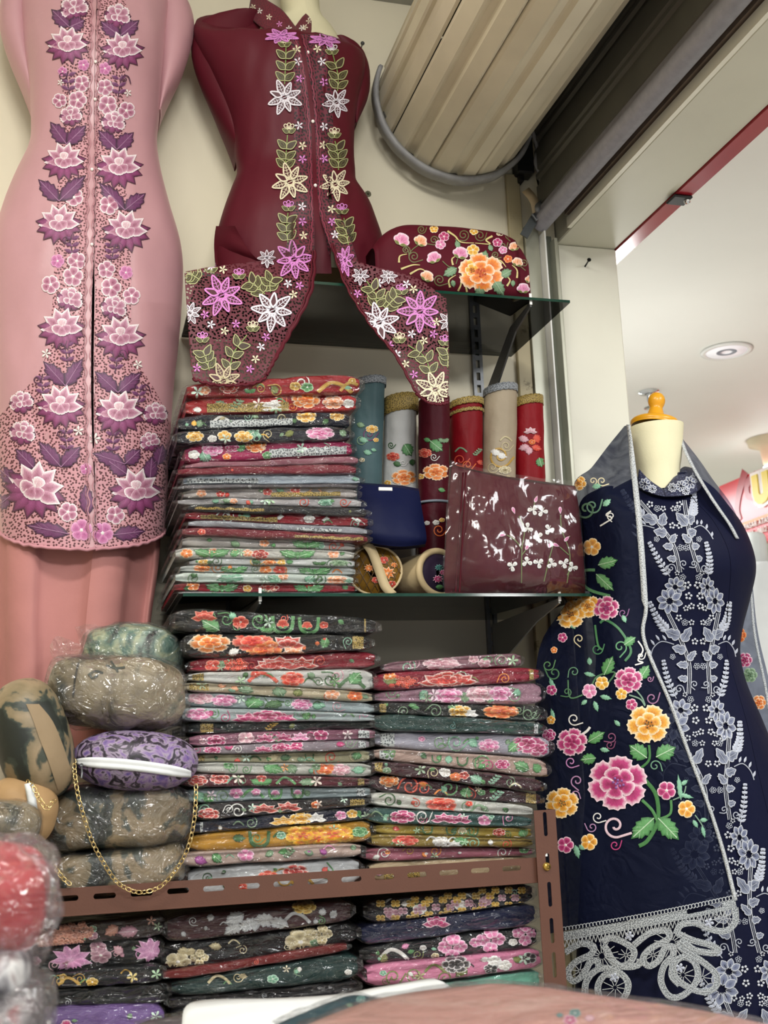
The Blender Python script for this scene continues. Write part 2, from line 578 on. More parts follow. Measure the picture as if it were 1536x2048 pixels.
class Stitch:
    """raised embroidery laid on a cloth surface: every vertex is dropped onto the surface"""

    def __init__(s, bvh, off=0.0012, lift=0.00022):
        s.b, s.off, s.lift, s.k, s.mb, s.sq = bvh, off, lift, 0, MB(), None

    def poly(s, pts, cols, faces, h=None):
        s.k += 1
        o = []
        for i, (x, y) in enumerate(pts):
            if s.sq:
                y = s.sq[0] + (y - s.sq[0]) * s.sq[1]
            d = ray(x, y).normalized()
            q = s.b.ray_cast(EYE, d)[0]
            o.append(None if q is None else q - d * (s.off + s.lift * (s.k % 24) + (h[i] if h else 0)))
        fs = [f for f in faces if all(o[i] is not None for i in f)]
        if not fs:
            return
        used = sorted({i for f in fs for i in f})
        ix = {i: k for k, i in enumerate(used)}
        s.mb.add([o[i] for i in used], [[ix[i] for i in f] for f in fs], [cols[i] for i in used])

    def build(s, name, parent, label=None, m=None):
        if not s.mb.f:
            return None
        o = s.mb.build(name, m or THREAD, parent)
        if label:
            o['label'] = label
        return o

    def shape(s, x, y, ang, out, cin, cmid, cout, sq=1.0, ctr=(0.4, 0.0), mid=0.62, dome=0.0012):
        """closed outline (local units, axis along +x) with a heart-to-edge colour change"""
        n = len(out)
        ca, sa = math.cos(ang), math.sin(ang)
        L = [ctr] + [(ctr[0] + (a - ctr[0]) * mid, ctr[1] + (b - ctr[1]) * mid) for a, b in out] + list(out)
        pts = [(x + (a * ca - b * sa), y + (a * sa + b * ca) * sq) for a, b in L]
        fs = [(0, 1 + i, 1 + (i + 1) % n) for i in range(n)]
        fs += [(1 + i, 1 + n + i, 1 + n + (i + 1) % n, 1 + (i + 1) % n) for i in range(n)]
        s.poly(pts, [cin] + [cmid] * n + [cout] * n, fs, [dome] + [dome * 0.8] * n + [0] * n)

    def petal(s, x, y, L, W, ang, pal, sq=1.0, kind='round', mid=0.66):
        c = PAL[pal] if isinstance(pal, str) else pal
        if kind == 'round':
            o = [(0, 0), (.22, .26), (.5, .46), (.76, .5), (.93, .34), (1.0, .1), (.96, 0), (1.0, -.1), (.93, -.34), (.76, -.5), (.5, -.46), (.22, -.26)]
        elif kind == 'frill':
            o = [(0, 0), (.3, .3), (.55, .5), (.72, .44), (.86, .46), (.9, .26), (1.0, .18), (.95, 0), (1.0, -.18), (.9, -.26), (.86, -.46), (.72, -.44), (.55, -.5), (.3, -.3)]
        elif kind == 'slim':
            o = [(0, 0), (.3, .3), (.6, .5), (.85, .4), (1.0, 0), (.85, -.4), (.6, -.5), (.3, -.3)]
        else:
            o = [(0, 0), (.18, .3), (.4, .5), (.62, .44), (.82, .2), (1.0, 0), (.82, -.2), (.62, -.44), (.4, -.5), (.18, -.3)]
        s.shape(x, y, ang, [(a * L, b * W) for a, b in o], c[0], c[1], c[2], sq, (0.45 * L, 0), mid)

    def leaf(s, x, y, x2, y2, wd, pal='grn', serr=True, rib=True):
        L = math.hypot(x2 - x, y2 - y)
        a = math.atan2(y2 - y, x2 - x)
        c = PAL[pal] if isinstance(pal, str) else pal
        if serr:
            up = [(.12, .28), (.3, .52), (.36, .42), (.52, .56), (.58, .4), (.74, .42), (.78, .24), (1, 0)]
        else:
            up = [(.12, .24), (.32, .46), (.55, .48), (.78, .28), (1, 0)]
        o = [(0, 0)] + up + [(p, -q) for p, q in up[-2::-1]]
        s.shape(x, y, a, [(p * L, q * wd) for p, q in o], c[1], c[1], c[0] if serr else c[2], 1, (.45 * L, 0), .7)
        if rib and wd >= 18:
            dx, dy = x2 - x, y2 - y
            for t_ in (.22, .42, .6):
                for q in (-1, 1):
                    s.line([(x + dx * t_, y + dy * t_), (x + dx * (t_ + .2) - dy / L * q * wd * .3, y + dy * (t_ + .2) + dx / L * q * wd * .3)], max(.8, wd * .045), tuple((a_ + b_) / 2 for a_, b_ in zip(c[2], c[1])), 5)
        if rib:
            s.line([(x, y), (lerp(x, x2, .5), lerp(y, y2, .5)), (lerp(x, x2, .9), lerp(y, y2, .9))], max(.7, wd * .07), c[2])

    def line(s, pts, wd, col, n=None, taper=False):
        c = PAL[col][1] if isinstance(col, str) and col in PAL else (hx(col) if isinstance(col, str) else col)
        P = crom(pts, n or max(4, 4 * len(pts)))
        V, C, h = [], [], []
        for i, (x, y) in enumerate(P):
            a, b = P[max(i - 1, 0)], P[min(i + 1, len(P) - 1)]
            dx, dy = b[0] - a[0], b[1] - a[1]
            l = math.hypot(dx, dy) or 1
            ww = wd * (1 - (i / (len(P) - 1)) * .7 if taper else 1) / 2
            V += [(x - dy / l * ww, y + dx / l * ww), (x, y), (x + dy / l * ww, y - dx / l * ww)]
            C += [tuple(k * .8 for k in c), c, tuple(k * .8 for k in c)]  # both edges darkened in the colour, shading the line as if rounded
            h += [0, .0005, 0]
        fs = []
        for i in range(len(P) - 1):
            fs += [(3 * i, 3 * i + 1, 3 * i + 4, 3 * i + 3), (3 * i + 1, 3 * i + 2, 3 * i + 5, 3 * i + 4)]
        s.poly(V, C, fs, h)

    def ring(s, pts, wd, col):
        s.line(list(pts) + [pts[0]], wd, col, 3 * len(pts) + 3)

    def spiral(s, x, y, r, ang, wd, col, turns=1.4, d=1, tail=0.0):
        P = []
        for i in range(20):
            t = i / 19
            a = ang + d * t * turns * 2 * PI
            P.append((x + math.cos(a) * r * (1 - t * .85), y + math.sin(a) * r * (1 - t * .85)))
        if tail:
            a = ang
            P = [(P[0][0] + math.cos(ang - d * 1.3) * tail, P[0][1] + math.sin(ang - d * 1.3) * tail)] + P
        s.line(P, wd, col, 40)

    def daisy(s, x, y, r, pal, n=5, a0=0.3, sq=1.0, eye='#f3efe8', kind='round', w=.95):
        for i in range(n):
            a = a0 + i * 2 * PI / n
            s.petal(x, y, r, r * w * (5 / n if n > 5 else 1), a, pal, sq, kind)
        if eye:
            c = hx(eye)
            s.shape(x, y, 0, [(math.cos(i * PI / 4) * r * .17, math.sin(i * PI / 4) * r * .17) for i in range(8)], c, c, c, sq, (0, 0))

    def tiny(s, x, y, r, col, a0=0.0, sq=1.0):
        c = hx(col)
        s.k += 3
        for i in range(5):
            s.petal(x, y, r, r * .42, a0 - PI / 2 + i * 2 * PI / 5, (c, c, tuple(k * .9 for k in c)), sq, 'slim')

    def rose(s, x, y, r, pal, sq=1.0, a0=0.0, heart=None):
        c = PAL[pal]
        for i in range(6):
            a = a0 + i * PI / 3
            s.petal(x + math.cos(a) * r * .2, y + math.sin(a) * r * .2 * sq, r * .82, r * .85, a, (c[0], c[1], c[2]), sq, 'frill', .62)
        for i in range(5):
            a = a0 + .5 + i * 2 * PI / 5
            s.petal(x + math.cos(a) * r * .05, y + math.sin(a) * r * .05 * sq, r * .56, r * .58, a, (c[0], c[1], c[2]), sq, 'round', .6)
        for i in range(3):
            a = a0 + .9 + i * 2 * PI / 3
            s.petal(x, y, r * .3, r * .36, a, (c[0], c[0], c[1]), sq, 'round', .6)
        if heart:
            for i in range(9):
                a = i * 2.4
                q = r * .22 * math.sqrt(i / 9)
                s.shape(x + math.cos(a) * q, y + math.sin(a) * q * sq, 0, [(math.cos(k) * r * .05, math.sin(k) * r * .05) for k in (0, 1.26, 2.5, 3.77, 5)],
                        hx(heart), hx(heart), hx(heart), 1, (0, 0))

    def bud(s, x, y, r, pal, ang=-PI / 2, leafpal='grn'):
        for da in (-.75, .75, -.3, .3, 0):
            s.petal(x, y, r * (1 if abs(da) < .5 else .85), r * .6, ang + da, pal, 1, 'round', .6)
        for da in (-1.2, 1.2):
            s.petal(x, y, r * .6, r * .26, ang + da, leafpal, 1, 'point')

    def lotus(s, x, y, r, half=False, tilt=0.0):
        for i in range(8):
            a = lerp(-.15, PI + .15, i / 7) + tilt
            s.petal(x + math.cos(a) * r * .12, y + r * .12, r * .98, r * .5, a, 'plum', 1, 'point', .66)
        for i in range(6):
            a = lerp(PI * .98, 2 * PI + .02, i / 5) + tilt
            s.petal(x, y + r * .1, r * .95, r * .5, a, 'plumw', 1, 'point', .6)
        for a in (PI * .78, PI * .22, PI * .5):
            s.petal(x, y - r * .05, r * .5, r * .48, a + tilt, 'plumw', 1, 'round', .66)
        s.petal(x, y + r * .08, r * .42, r * .42, -PI / 2 + tilt, ('#' and hx('#cfa9b4'), hx('#d9b6c0'), hx('#f6eef0')), 1, 'round', .6)
        for da in (-.4, 0, .4):
            s.line([(x, y + r * .02), (x + math.sin(da) * r * .22, y - r * .25)], r * .045, '#f3e9ec')

    def camellia(s, x, y, r, tilt=0.0):
        for i in range(5):
            a = lerp(.05, PI - .05, i / 4) + tilt
            s.petal(x, y, r, r * .62, a, 'plum', 1, 'frill', .6)
        for i in range(5):
            a = lerp(PI * .95, PI * 2.05, i / 4) + tilt
            s.petal(x, y + r * .1, r * .95, r * .66, a, 'plumw', 1, 'frill', .64)
        for a in (PI * .25, PI * .75, -PI / 2):
            s.petal(x, y, r * .5, r * .5, a + tilt, 'plumw', 1, 'round', .6)

    def star(s, x, y, r, col, sx=1.0, sq=1.0, n=8, a0=0.2, ground='#4a0f1e'):
        """cutwork star: outlined petals with bars across an open ground"""
        c, g = hx(col), hx(ground)
        P = lambda a, b: (x + a * sx, y + b * sq)
        for i in range(n):
            a = a0 + i * 2 * PI / n
            ca, sa = math.cos(a), math.sin(a)
            L = r * (1.0 + .12 * math.sin(i * 2.3))
            o = [(.18, .0), (.42, .17), (.66, .15), (1.0, 0), (.66, -.15), (.42, -.17)]
            T = [P((p * ca - q * sa) * L, (p * sa + q * ca) * L) for p, q in o]
            M = P(.55 * ca * L, .55 * sa * L)
            s.poly([M] + T, [g] * 7, [(0, 1 + k, 1 + (k + 1) % 6) for k in range(6)])
            s.ring(T, r * .085, c)
            s.line([P(.2 * ca * L, .2 * sa * L), P(.85 * ca * L, .85 * sa * L)], r * .035, c)
            for t in (.42, .58, .72):
                for q in (1, -1):
                    s.line([P(t * ca * L, t * sa * L), P(((t + .07) * ca - q * .12 * sa) * L, ((t + .07) * sa + q * .12 * ca) * L)], r * .03, c)
        s.ring([P(math.cos(k * PI / 4) * r * .2, math.sin(k * PI / 4) * r * .16) for k in range(8)], r * .09, c)
        s.line([P(-.12 * r, .05 * r), P(.12 * r, -.05 * r)], r * .04, c)

    def oleaf(s, x, y, x2, y2, wd, c1='#b2b47c', c2='#3c2a18'):
        """outlined leaf with inner veins"""
        dx, dy = x2 - x, y2 - y
        L = math.hypot(dx, dy)
        ux, uy = dx / L, dy / L
        T = [(x + (ux * p * L - uy * q * wd), y + (uy * p * L + ux * q * wd)) for p, q in ((0, 0), (.28, .45), (.6, .42), (1, 0), (.6, -.42), (.28, -.45))]
        g = hx(c2)
        s.poly([(x + dx * .45, y + dy * .45)] + T, [g] * 7, [(0, 1 + k, 1 + (k + 1) % 6) for k in range(6)])
        s.ring(T, max(1.3, wd * .14), c1)
        for q in (-.2, .2):
            s.line([(x + dx * .15, y + dy * .15), (x + dx * .5 - uy * q * wd, y + dy * .5 + ux * q * wd), (x + dx * .8, y + dy * .8)], .9, '#7a8244')

    def tulip(s, x, y, r, col):
        for da in (-.62, 0, .62):
            a = -PI / 2 + da
            s.ring([(x + math.cos(a + e) * r * k, y + math.sin(a + e) * r * k) for e, k in ((0, .2), (-.34, .65), (-.2, .98), (0, 1.08), (.2, .98), (.34, .65))], r * .13, col)
            s.line([(x + math.cos(a) * r * .3, y + math.sin(a) * r * .3), (x + math.cos(a) * r * .72, y + math.sin(a) * r * .72)], r * .1, col)
        for d in (-1, 1):
            s.oleaf(x, y + r * .35, x + d * r * .95, y - r * .25, r * .6)

    def vine(s, pts, nl, ll, wd, stem='#7f9a4c', lw=2.0, pairs=True):
        P = crom(pts, 24)
        s.line(pts, lw, stem, 24)
        for i in range(nl):
            k = int(3 + i * (19 / max(1, nl)))
            x, y = P[k]
            dx, dy = P[k + 1][0] - P[k][0], P[k + 1][1] - P[k][1]
            a = math.atan2(dy, dx)
            for d in ((-1, 1) if pairs else ((-1) ** i,)):
                b = a + d * .85
                s.oleaf(x, y, x + math.cos(b) * ll, y + math.sin(b) * ll, wd)


MOTIF_NAME = {'R': 'rose', 'D': 'small_flower', 'M': 'daisy', 'P': 'petal_fan', 'L': 'leaf', 'V': 'leaf_pair', 'S': 'scroll', 'C': 'curved_band', 'U': 'looped_band',
              'T': 'tiny_flower', 'B': 'bud', 'K': 'blossom_cluster', 'H': 'blossom_head', 'W': 'lattice_flower', 'F': 'sprig'}


def motif(s, t, x, y, r, pal, a=0.0):
    """one motif of a folded cloth, by short code"""
    if t == 'R':
        s.rose(x, y, r, pal, .62, a)
    elif t == 'D':
        s.daisy(x, y, r, pal, 5, a + .3, .75)
    elif t == 'M':
        s.daisy(x, y, r, pal, 9, a, .8, None, 'point', .8)
    elif t == 'P':
        for i in range(5):
            b = PI + i * PI / 4
            s.petal(x, y + r * .3, r, r * .62, b, pal, .75, 'point', .62)
        for i in range(3):
            b = PI * 1.25 + i * PI / 4
            s.petal(x, y + r * .4, r * .7, r * .5, b, pal, .75, 'round', .6)
    elif t == 'L':
        s.leaf(x - math.cos(a) * r * .8, y - math.sin(a) * r * .5, x + math.cos(a) * r * .8, y + math.sin(a) * r * .5, r * .9, pal)
    elif t == 'V':
        for d in (-1, 1):
            s.leaf(x, y + r * .3, x + d * r, y - r * .25, r * .7, pal)
        s.line([(x, y - r * .2), (x, y + r * .5)], r * .16, pal)
    elif t == 'S':
        s.spiral(x, y, r, a, max(1.6, r * .16), pal, 1.5, 1, r * .8)
    elif t == 'C':
        s.line([(x - r, y + r * .3), (x - r * .3, y - r * .35), (x + r * .4, y - r * .2), (x + r, y + r * .35)], r * .26, pal, 14)
    elif t == 'U':
        s.line([(x - r * .6, y - r * .5), (x - r * .5, y + r * .25), (x, y + r * .5), (x + r * .5, y + r * .25), (x + r * .6, y - r * .5)], r * .22, pal, 16)
    elif t == 'T':
        s.tiny(x, y, r, '#%02x%02x%02x' % tuple(int(255 * (c ** (1 / 2.2))) for c in PAL[pal][2]), a)
    elif t == 'B':
        s.bud(x, y + r * .4, r, pal)
    elif t == 'K':
        for dx, dy in ((-.5, -.1), (.5, -.15), (0, .45), (.05, -.6)):
            s.daisy(x + dx * r, y + dy * r, r * .5, pal, 5, a + dx, .85, '#e8e0e0')
    elif t == 'H':
        for i in range(14):
            b = i * 2.4
            q = r * math.sqrt(i / 14)
            s.daisy(x + math.cos(b) * q, y + math.sin(b) * q * .6, r * .3, pal, 4, b, .8, None)
    elif t == 'W':
        for i in range(-3, 4):
            for j in (-1, 0, 1):
                if (i + j) % 2 == 0:
                    s.daisy(x + i * r * .36, y + j * r * .42, r * .26, pal if j else 'mauve', 4, .78, .9, None, 'slim')
    elif t == 'F':
        s.line([(x - r * .8, y + r * .5), (x, y), (x + r * .3, y - r * .7)], r * .1, pal)
        for k in (0, .3, .6, .9):
            for d in (-1, 1):
                x0, y0 = lerp(x - r * .7, x + r * .25, k), lerp(y + r * .4, y - r * .5, k)
                s.leaf(x0, y0, x0 + d * r * .45 + r * .1, y0 - r * .3 * (1 if d < 0 else .2), r * .3, pal, False, False)


# ---------------------------------------------------------------- folded cloth in a plastic sleeve
def bound(a, b, seed, amp):
    def f(u):
        return lerp(a, b, u) + amp * (noise.noise(Vector((u * 3.1 + seed, seed * 1.7, .3))) + .5 * noise.noise(Vector((u * 7.3, seed * 2.1, 4.4))))
    return f


def slab(mb, xl, xr, top, bot, Y, depth, n=24, m=13, shrink=1.0, ext=0.0, pinch=.4, seed=0.0, amp=.005, layers=2, taper=8, noise_amp=0.0):
    rows = []
    for i in range(n):
        u = i / (n - 1)
        ue = -ext + u * (1 + 2 * ext)
        uc = max(0, min(1, ue))
        x = lerp(xl, xr, ue)
        pt, pb = px(x, top(uc), Y), px(x, bot(uc), Y)
        zc, h = (pt.z + pb.z) / 2, (pt.z - pb.z) / 2 * shrink
        e = abs(2 * u - 1) ** taper
        h *= 1 - e * pinch
        X = (pt.x + pb.x) / 2
        setb = amp * noise.noise(Vector((u * 4 + seed, seed, 1.7))) + e * .012
        r = []
        for k in range(m):
            a = lerp(-PI / 2, PI / 2, k / (m - 1))
            y = Y + setb + h * .62 * (1 - abs(math.cos(a)) ** .7)
            z = zc + h * math.copysign(abs(math.sin(a)) ** .8, math.sin(a))
            if layers > 1:
                y += .007 * math.exp(-((k / (m - 1) - .5 - .12 * math.sin(seed) - .05 * noise.noise(Vector((u * 5, seed, 2)))) / .06) ** 2)
            y += .005 * noise.noise(Vector((X * 22 + seed, z * 46, seed * 3))) + .0025 * noise.noise(Vector((X * 60 + seed, z * 80, seed * 5)))
            if noise_amp:
                p = Vector((X * 38 + seed, y * 38, z * 60))
                y += noise.noise(p) * noise_amp
                z += noise.noise(p + Vector((5, 5, 5))) * noise_amp * .5
            r.append(Vector((X, y, z)))
        back = Y + depth
        r = [Vector((X, back, zc - h * .9))] + [Vector((X, Y + depth * .4, zc - h))] + r + [Vector((X, Y + depth * .4, zc + h))] + [Vector((X, back, zc + h * .9))]
        rows.append(r)
    mb.grid(rows, True, True)


def packet(label, group, xl, xr, tl, tr, bl, br, Y, depth, col, mot, trim=(), seed=0, film=True, layers=2, cat='folded cloth', name='folded_cloth_packet', amp=2.3, taper=14):
    top, bot = bound(tl, tr, seed, amp), bound(bl, br, seed + 1, amp)
    p0 = px((xl + xr) / 2, (bl + br) / 2, Y)
    t = thing(name, label, cat, (p0.x, Y + depth / 2, p0.z), group)
    mb = MB()
    slab(mb, xl, xr, top, bot, Y, depth, seed=seed, layers=layers, taper=taper)
    fc = mb.build('folded_cloth', cl(col, rough=.45, bscale=60), t)
    b = mb.bvh()
    th = ((bl - tl) + (br - tr)) / 2
    mot = list(mot)
    if len(mot) > 2 and 'plain' not in label:
        rg = random.Random(seed * 13 + 5)
        pals = [q[4] for q in mot]
        for k in range(7):
            mot.append((rg.choice('LLSCTSDL'), rg.uniform(.03, .97), rg.uniform(-.3, .3), rg.uniform(6, 11), rg.choice(pals + ['sage', 'mint', 'grn'])))
        mot = mot[-7:] + mot[:-7]
    for q in mot:
        ty, u, v, r, pal = q[:5]
        x = lerp(xl, xr, u)
        y = lerp(top(u), bot(u), .5) + v * th
        r *= 1.22
        st = Stitch(b, .0012)
        st.sq = (y, max(.62, min(1.0, th * 1.25 / (1.5 * r))))
        motif(st, ty, x, y, r, pal, q[5] if len(q) > 5 else seed * 1.3 + u * 5)
        st.build(MOTIF_NAME[ty], fc)
    for u0, u1, m in trim:
        tm = MB()
        rows = []
        for i in range(14):
            x = lerp(xl, xr, lerp(u0, u1, i / 13))
            uu = lerp(u0, u1, i / 13)
            r = []
            for k in range(7):
                y = lerp(top(uu) + 2, bot(uu) - 2, lerp(*((.40, .97) if u1 - u0 > .2 else (.04, .96)), k / 6)) + (1.5 * math.sin(i * 2.4) if k == 0 else 0)
                d = ray(x, y).normalized()
                h = b.ray_cast(EYE, d)[0]
                r.append(None if h is None else h - d * (.002 + .0015 * abs(math.sin(i * 1.9 + k))))
            if all(q is not None for q in r):
                rows.append(r)
        if len(rows) > 1:
            tm.grid(rows)
            tm.build('lace_trim', m, fc)
    if film:
        fm = MB()
        g = lambda f, d: (lambda u: f(u) + d)
        slab(fm, xl, xr, g(top, -.7), g(bot, .7), Y - .004, depth + .008, n=34, m=15, shrink=1.0, ext=.03, pinch=.6, seed=seed, layers=1, taper=14, noise_amp=.0042)
        fm.build('plastic_sleeve', FILM, t)
    return t


# ================================================================ large structure
W = 2.5
M_WALL = plain('painted_wall', '#d9d1b9', .55, var=.04, nscale=3, bstr=.06, bscale=240, dirt=('#8f8468', 30, .73))
M_PILL = plain('painted_pillar', '#e4e2d2', .5, var=.03, nscale=4, bstr=.05, bscale=200, dirt=('#a9a690', 26, .72))
M_CEIL = plain('corridor_ceiling_paint', '#e6e6df', .6, var=.03, nscale=2, bstr=.05, bscale=150, dirt=('#9c988a', 14, .76))
M_HEAD = plain('header_paint', '#c9c7b6', .5, var=.04, nscale=5, bstr=.06, bscale=180, dirt=('#8a8474', 22, .74))
M_FLOOR = plain('floor_tiles', '#d8d4cc', .35, var=.06, nscale=6)
M_RED = plain('red_glossy_strip', '#9c2430', .18, var=.05, nscale=9)
M_TRIMG = plain('grey_cornice', '#a9a9a2', .6, bstr=.1)
M_BROWN = plain('brown_strip', '#86786a', .6, var=.12, nscale=20)


def sbox(name, a, b, m, bev=0.0):
    mb = MB()
    mb.box(a, b, bev)
    return struct(mb.build(name, m, None, True))


sbox('floor', (-2.2, -1.6, -.06), (5.7, 9.0, 0), M_FLOOR)
sbox('wall_back', (-2.2, W, 0), (1.1835, W + .16, 3.40), M_WALL)
sbox('wall_pillar', (1.1845, W, 0), (1.356, W + .16, 2.7165), M_PILL, .004)
sbox('wall_left', (-2.3, -1.6, 0), (-2.201, W + .16, 3.40), M_WALL)
sbox('ceiling', (-2.3, -1.6, 3.401), (1.36, W + .16, 3.46), M_CEIL)
sbox('trim_1', (-2.19, W - .03, 3.357), (1.17, W - .0005, 3.400), M_TRIMG)
sbox('wall_header', (1.187, -1.6, 2.717), (1.356, W + .16, 3.40), M_HEAD, .003)
sbox('trim_2', (1.172, -1.6, 2.752), (1.1865, W - .09, 2.81), M_BROWN)  # brown strip on the header's inner face, above the pale lip
sbox('trim_4', (1.176, -1.6, 2.7168), (1.1868, W - .09, 2.744), M_PILL)
sbox('trim_3', (1.3565, -1.6, 2.712), (1.398, W + .1, 2.945), M_RED)
sbox('ceiling_corridor', (1.40, -1.6, 2.95), (5.7, 9.0, 3.0), M_CEIL)
sbox('wall_opposite', (5.7, -1.6, 0), (5.8, 9.0, 3.0), M_PILL)
sbox('wall_far', (1.4, 9.0, 0), (5.8, 9.1, 3.0), M_PILL)

# ---- corridor things
M_WHITEP = plain('white_plastic', '#e6e6e2', .35, var=.02)
M_DIFF = plain('lamp_diffuser', '#f0eef2', .4, var=.02, emit=.25)
t = thing('ceiling_downlight', 'round flush white downlight set in the corridor ceiling', 'lamp', pz(1453, 701, 2.949))
c = Vector(t.location)
mb = MB()
mb.lathe([(.080, 0), (.100, -.001), (.101, -.006), (.083, -.009), (.080, -.004)], c, n=40)
mb.build('rim', M_WHITEP, t)
mb = MB()
mb.lathe([(.081, -.001), (.080, -.006), (.04, -.0075)], c, n=40)
mb.build('diffuser', M_DIFF, t)

M_CHROME = plain('chrome', '#cfd2d4', .12, 1.0)
c = pz(1298, 784, 2.949)
t = thing('fire_sprinkler', 'small chrome sprinkler head hanging from the corridor ceiling behind the yellow knob', 'sprinkler', c)
mb = MB()
mb.lathe([(.045, 0), (.043, -.006), (.02, -.010)], c)
mb.build('escutcheon', M_CHROME, t)
mb = MB()
mb.lathe([(.012, -.008), (.012, -.04), (.007, -.05), (.007, -.07), (.028, -.072), (.028, -.075)], c)
mb.build('nozzle', M_CHROME, t)

M_CREAM = plain('cream_enamel', '#d9d0ae', .4)
M_BULB = plain('lit_bulb', '#ffffff', .3, emit=9, var=0)
c = pz(1541, 878, 2.949)
t = thing('bulb_lamp', 'cream lamp holder with a glowing bulb on the corridor ceiling above the red banner', 'lamp', c)
mb = MB()
mb.lathe([(.12, 0), (.115, -.03), (.06, -.05), (.05, -.13), (.035, -.14)], c)
mb.build('lamp_holder', M_CREAM, t)
mb = MB()
mb.ball(c - Vector((0, 0, .21)), .075, 16, (1, 1, 1.15))
mb.build('bulb', M_BULB, t)

BX = 3.3
b0, b1 = pxx(1438, 973, BX), pxx(1530, 1084, BX)
t = thing('shop_banner', 'glossy red banner with a yellow letter U and white lettering', 'banner', (BX, (b0.y + 1.6) / 2, b0.z))
ztop, zbot = b0.z, pxx(1530, 1084, BX).z
M_BAN = plain('banner_vinyl', '#d8202c', .2, var=.08, nscale=3)
mb = MB()
mb.box((BX, b0.y, zbot), (BX + .04, 1.6, ztop))
mb.build('panel', M_BAN, t, True)
M_BAN2 = plain('banner_dark_red', '#a81824', .25)
M_YEL = plain('banner_yellow', '#f2d21e', .35)
M_WHT = plain('banner_white', '#f6ece6', .35)
M_ORG = plain('banner_orange', '#e88a3a', .35)


def swirl(pts, wd):
    mb = MB()
    P = crom([tuple(pxx(x, y, BX - .004)) for x, y in pts], 24)
    rows = []
    for i, p in enumerate(P):
        a, b = Vector(P[max(0, i - 1)]), Vector(P[min(23, i + 1)])
        d = (b - a).normalized()
        n_ = Vector((0, -d.z, d.y)) * wd * (1 - .5 * i / 23)
        rows.append([Vector(p) + n_, Vector(p) - n_])
    mb.grid(rows)
    return mb


swirl([(1490, 942), (1478, 985), (1474, 1020), (1480, 1040)], .03).build('swirl', M_BAN2, t)
swirl([(1512, 950), (1494, 968), (1496, 992), (1510, 990), (1508, 975)], .025).build('swirl', M_BAN2, t)
swirl([(1480, 1052), (1510, 1040), (1545, 1026)], .012).build('band', M_ORG, t)


def sign_text(txt, x, y, hpx, m, ex=0.006, off=0.0, name='lettering'):
    p = pxx(x, y, BX - .004)
    cu = bpy.data.curves.new(name, 'FONT')
    cu.body = txt
    q = pxx(x, y - hpx, BX)
    cu.size = (q.z - p.z) * 1.38
    cu.extrude = ex
    cu.offset = off
    cu.resolution_u = 3
    cu.materials.append(m)
    o = bpy.data.objects.new(name, cu)
    COL.objects.link(o)
    bpy.context.view_layer.update()
    me = bpy.data.meshes.new_from_object(o.evaluated_get(bpy.context.evaluated_depsgraph_get()))
    bpy.data.objects.remove(o)
    me.materials.clear()
    me.materials.append(m)
    o = bpy.data.objects.new(name, me)
    COL.objects.link(o)
    o.parent = t
    o.matrix_local = Matrix(((0, 0, -1, p.x - t.location[0]), (-1, 0, 0, p.y - t.location[1]), (0, 1, 0, p.z - t.location[2]), (0, 0, 0, 1)))
    return o


sign_text('U', 1512, 1006, 52, M_WHT, .004, .034, 'letter_outline')
sign_text('U', 1512, 1006, 52, M_YEL, .010, .016, 'letter')
sign_text('PASAR ATAS', 1490, 1060, 11, M_WHT)
sign_text('ONA : 0812', 1490, 1077, 11, M_WHT)

# ---- white dressed stand out in the corridor
M_WCL = cloth('white_cotton', '#dfe3e4', .7, .1, .05)
M_SCREEN = plain('matt_white_form', '#d8dddb', .6)


def loft(rows, n=28, th=26, e0=0.0, e1=0.0, gap=None, drop=None, wr=0.0, wscale=9.0, pleat=None, seed=0.0, back=PI / 2, fold=0.0, tilt=None):
    """front half (plus `back` radians round each side) of a body: rows of (y, xl, xr, xc, Y0, b); returns left and right grids"""
    R = crom(rows, n)
    out = ([], [])
    for i, (y, xl, xr, xc, Y0, b) in enumerate(R):
        sk_ = tilt(y) if tilt else 0
        P0, P1 = px(xl, y - sk_, Y0), px(xr, y + sk_, Y0)
        c, ax = (P0 + P1) / 2, (P1 - P0) / 2
        k = max(-.9, min(.9, (xc - (xl + xr) / 2) / ((xr - xl) / 2)))
        tc = math.acos(k)
        g = (gap(y) / ((xr - xl) / 2)) if gap else 0
        for side in (0, 1):
            r = []
            for j in range(th):
                s_ = j / (th - 1)
                t_ = lerp(tc + g, PI + back, s_) if side == 0 else lerp(tc - g, -back, s_)
                p = c + ax * (math.copysign(abs(math.cos(t_)) ** .92, math.cos(t_))) + Vector((0, -b * math.sin(t_), 0))
                if drop:
                    p.z -= drop(y) * max(0, math.sin(t_))
                if wr:
                    p.y += wr * noise.noise(Vector((p.x * wscale + seed, p.z * wscale * .8, seed + p.y * 3))) + wr * .5 * noise.noise(Vector((p.x * wscale * 3 + p.z * 9, p.z * wscale, seed + 9)))
                if fold:
                    p.y += fold * (noise.noise(Vector((p.x * 24 + .8 * p.z * 6, p.z * 4.2, seed))) + .6 * noise.noise(Vector((p.x * 44 - p.z * 10, p.z * 7, seed + 4)))) * max(0.0, math.sin(t_))
                if pleat:
                    p += Vector((0, -1, 0)) * pleat(t_, y)
                r.append(p)
            out[side].append(r)
    return out


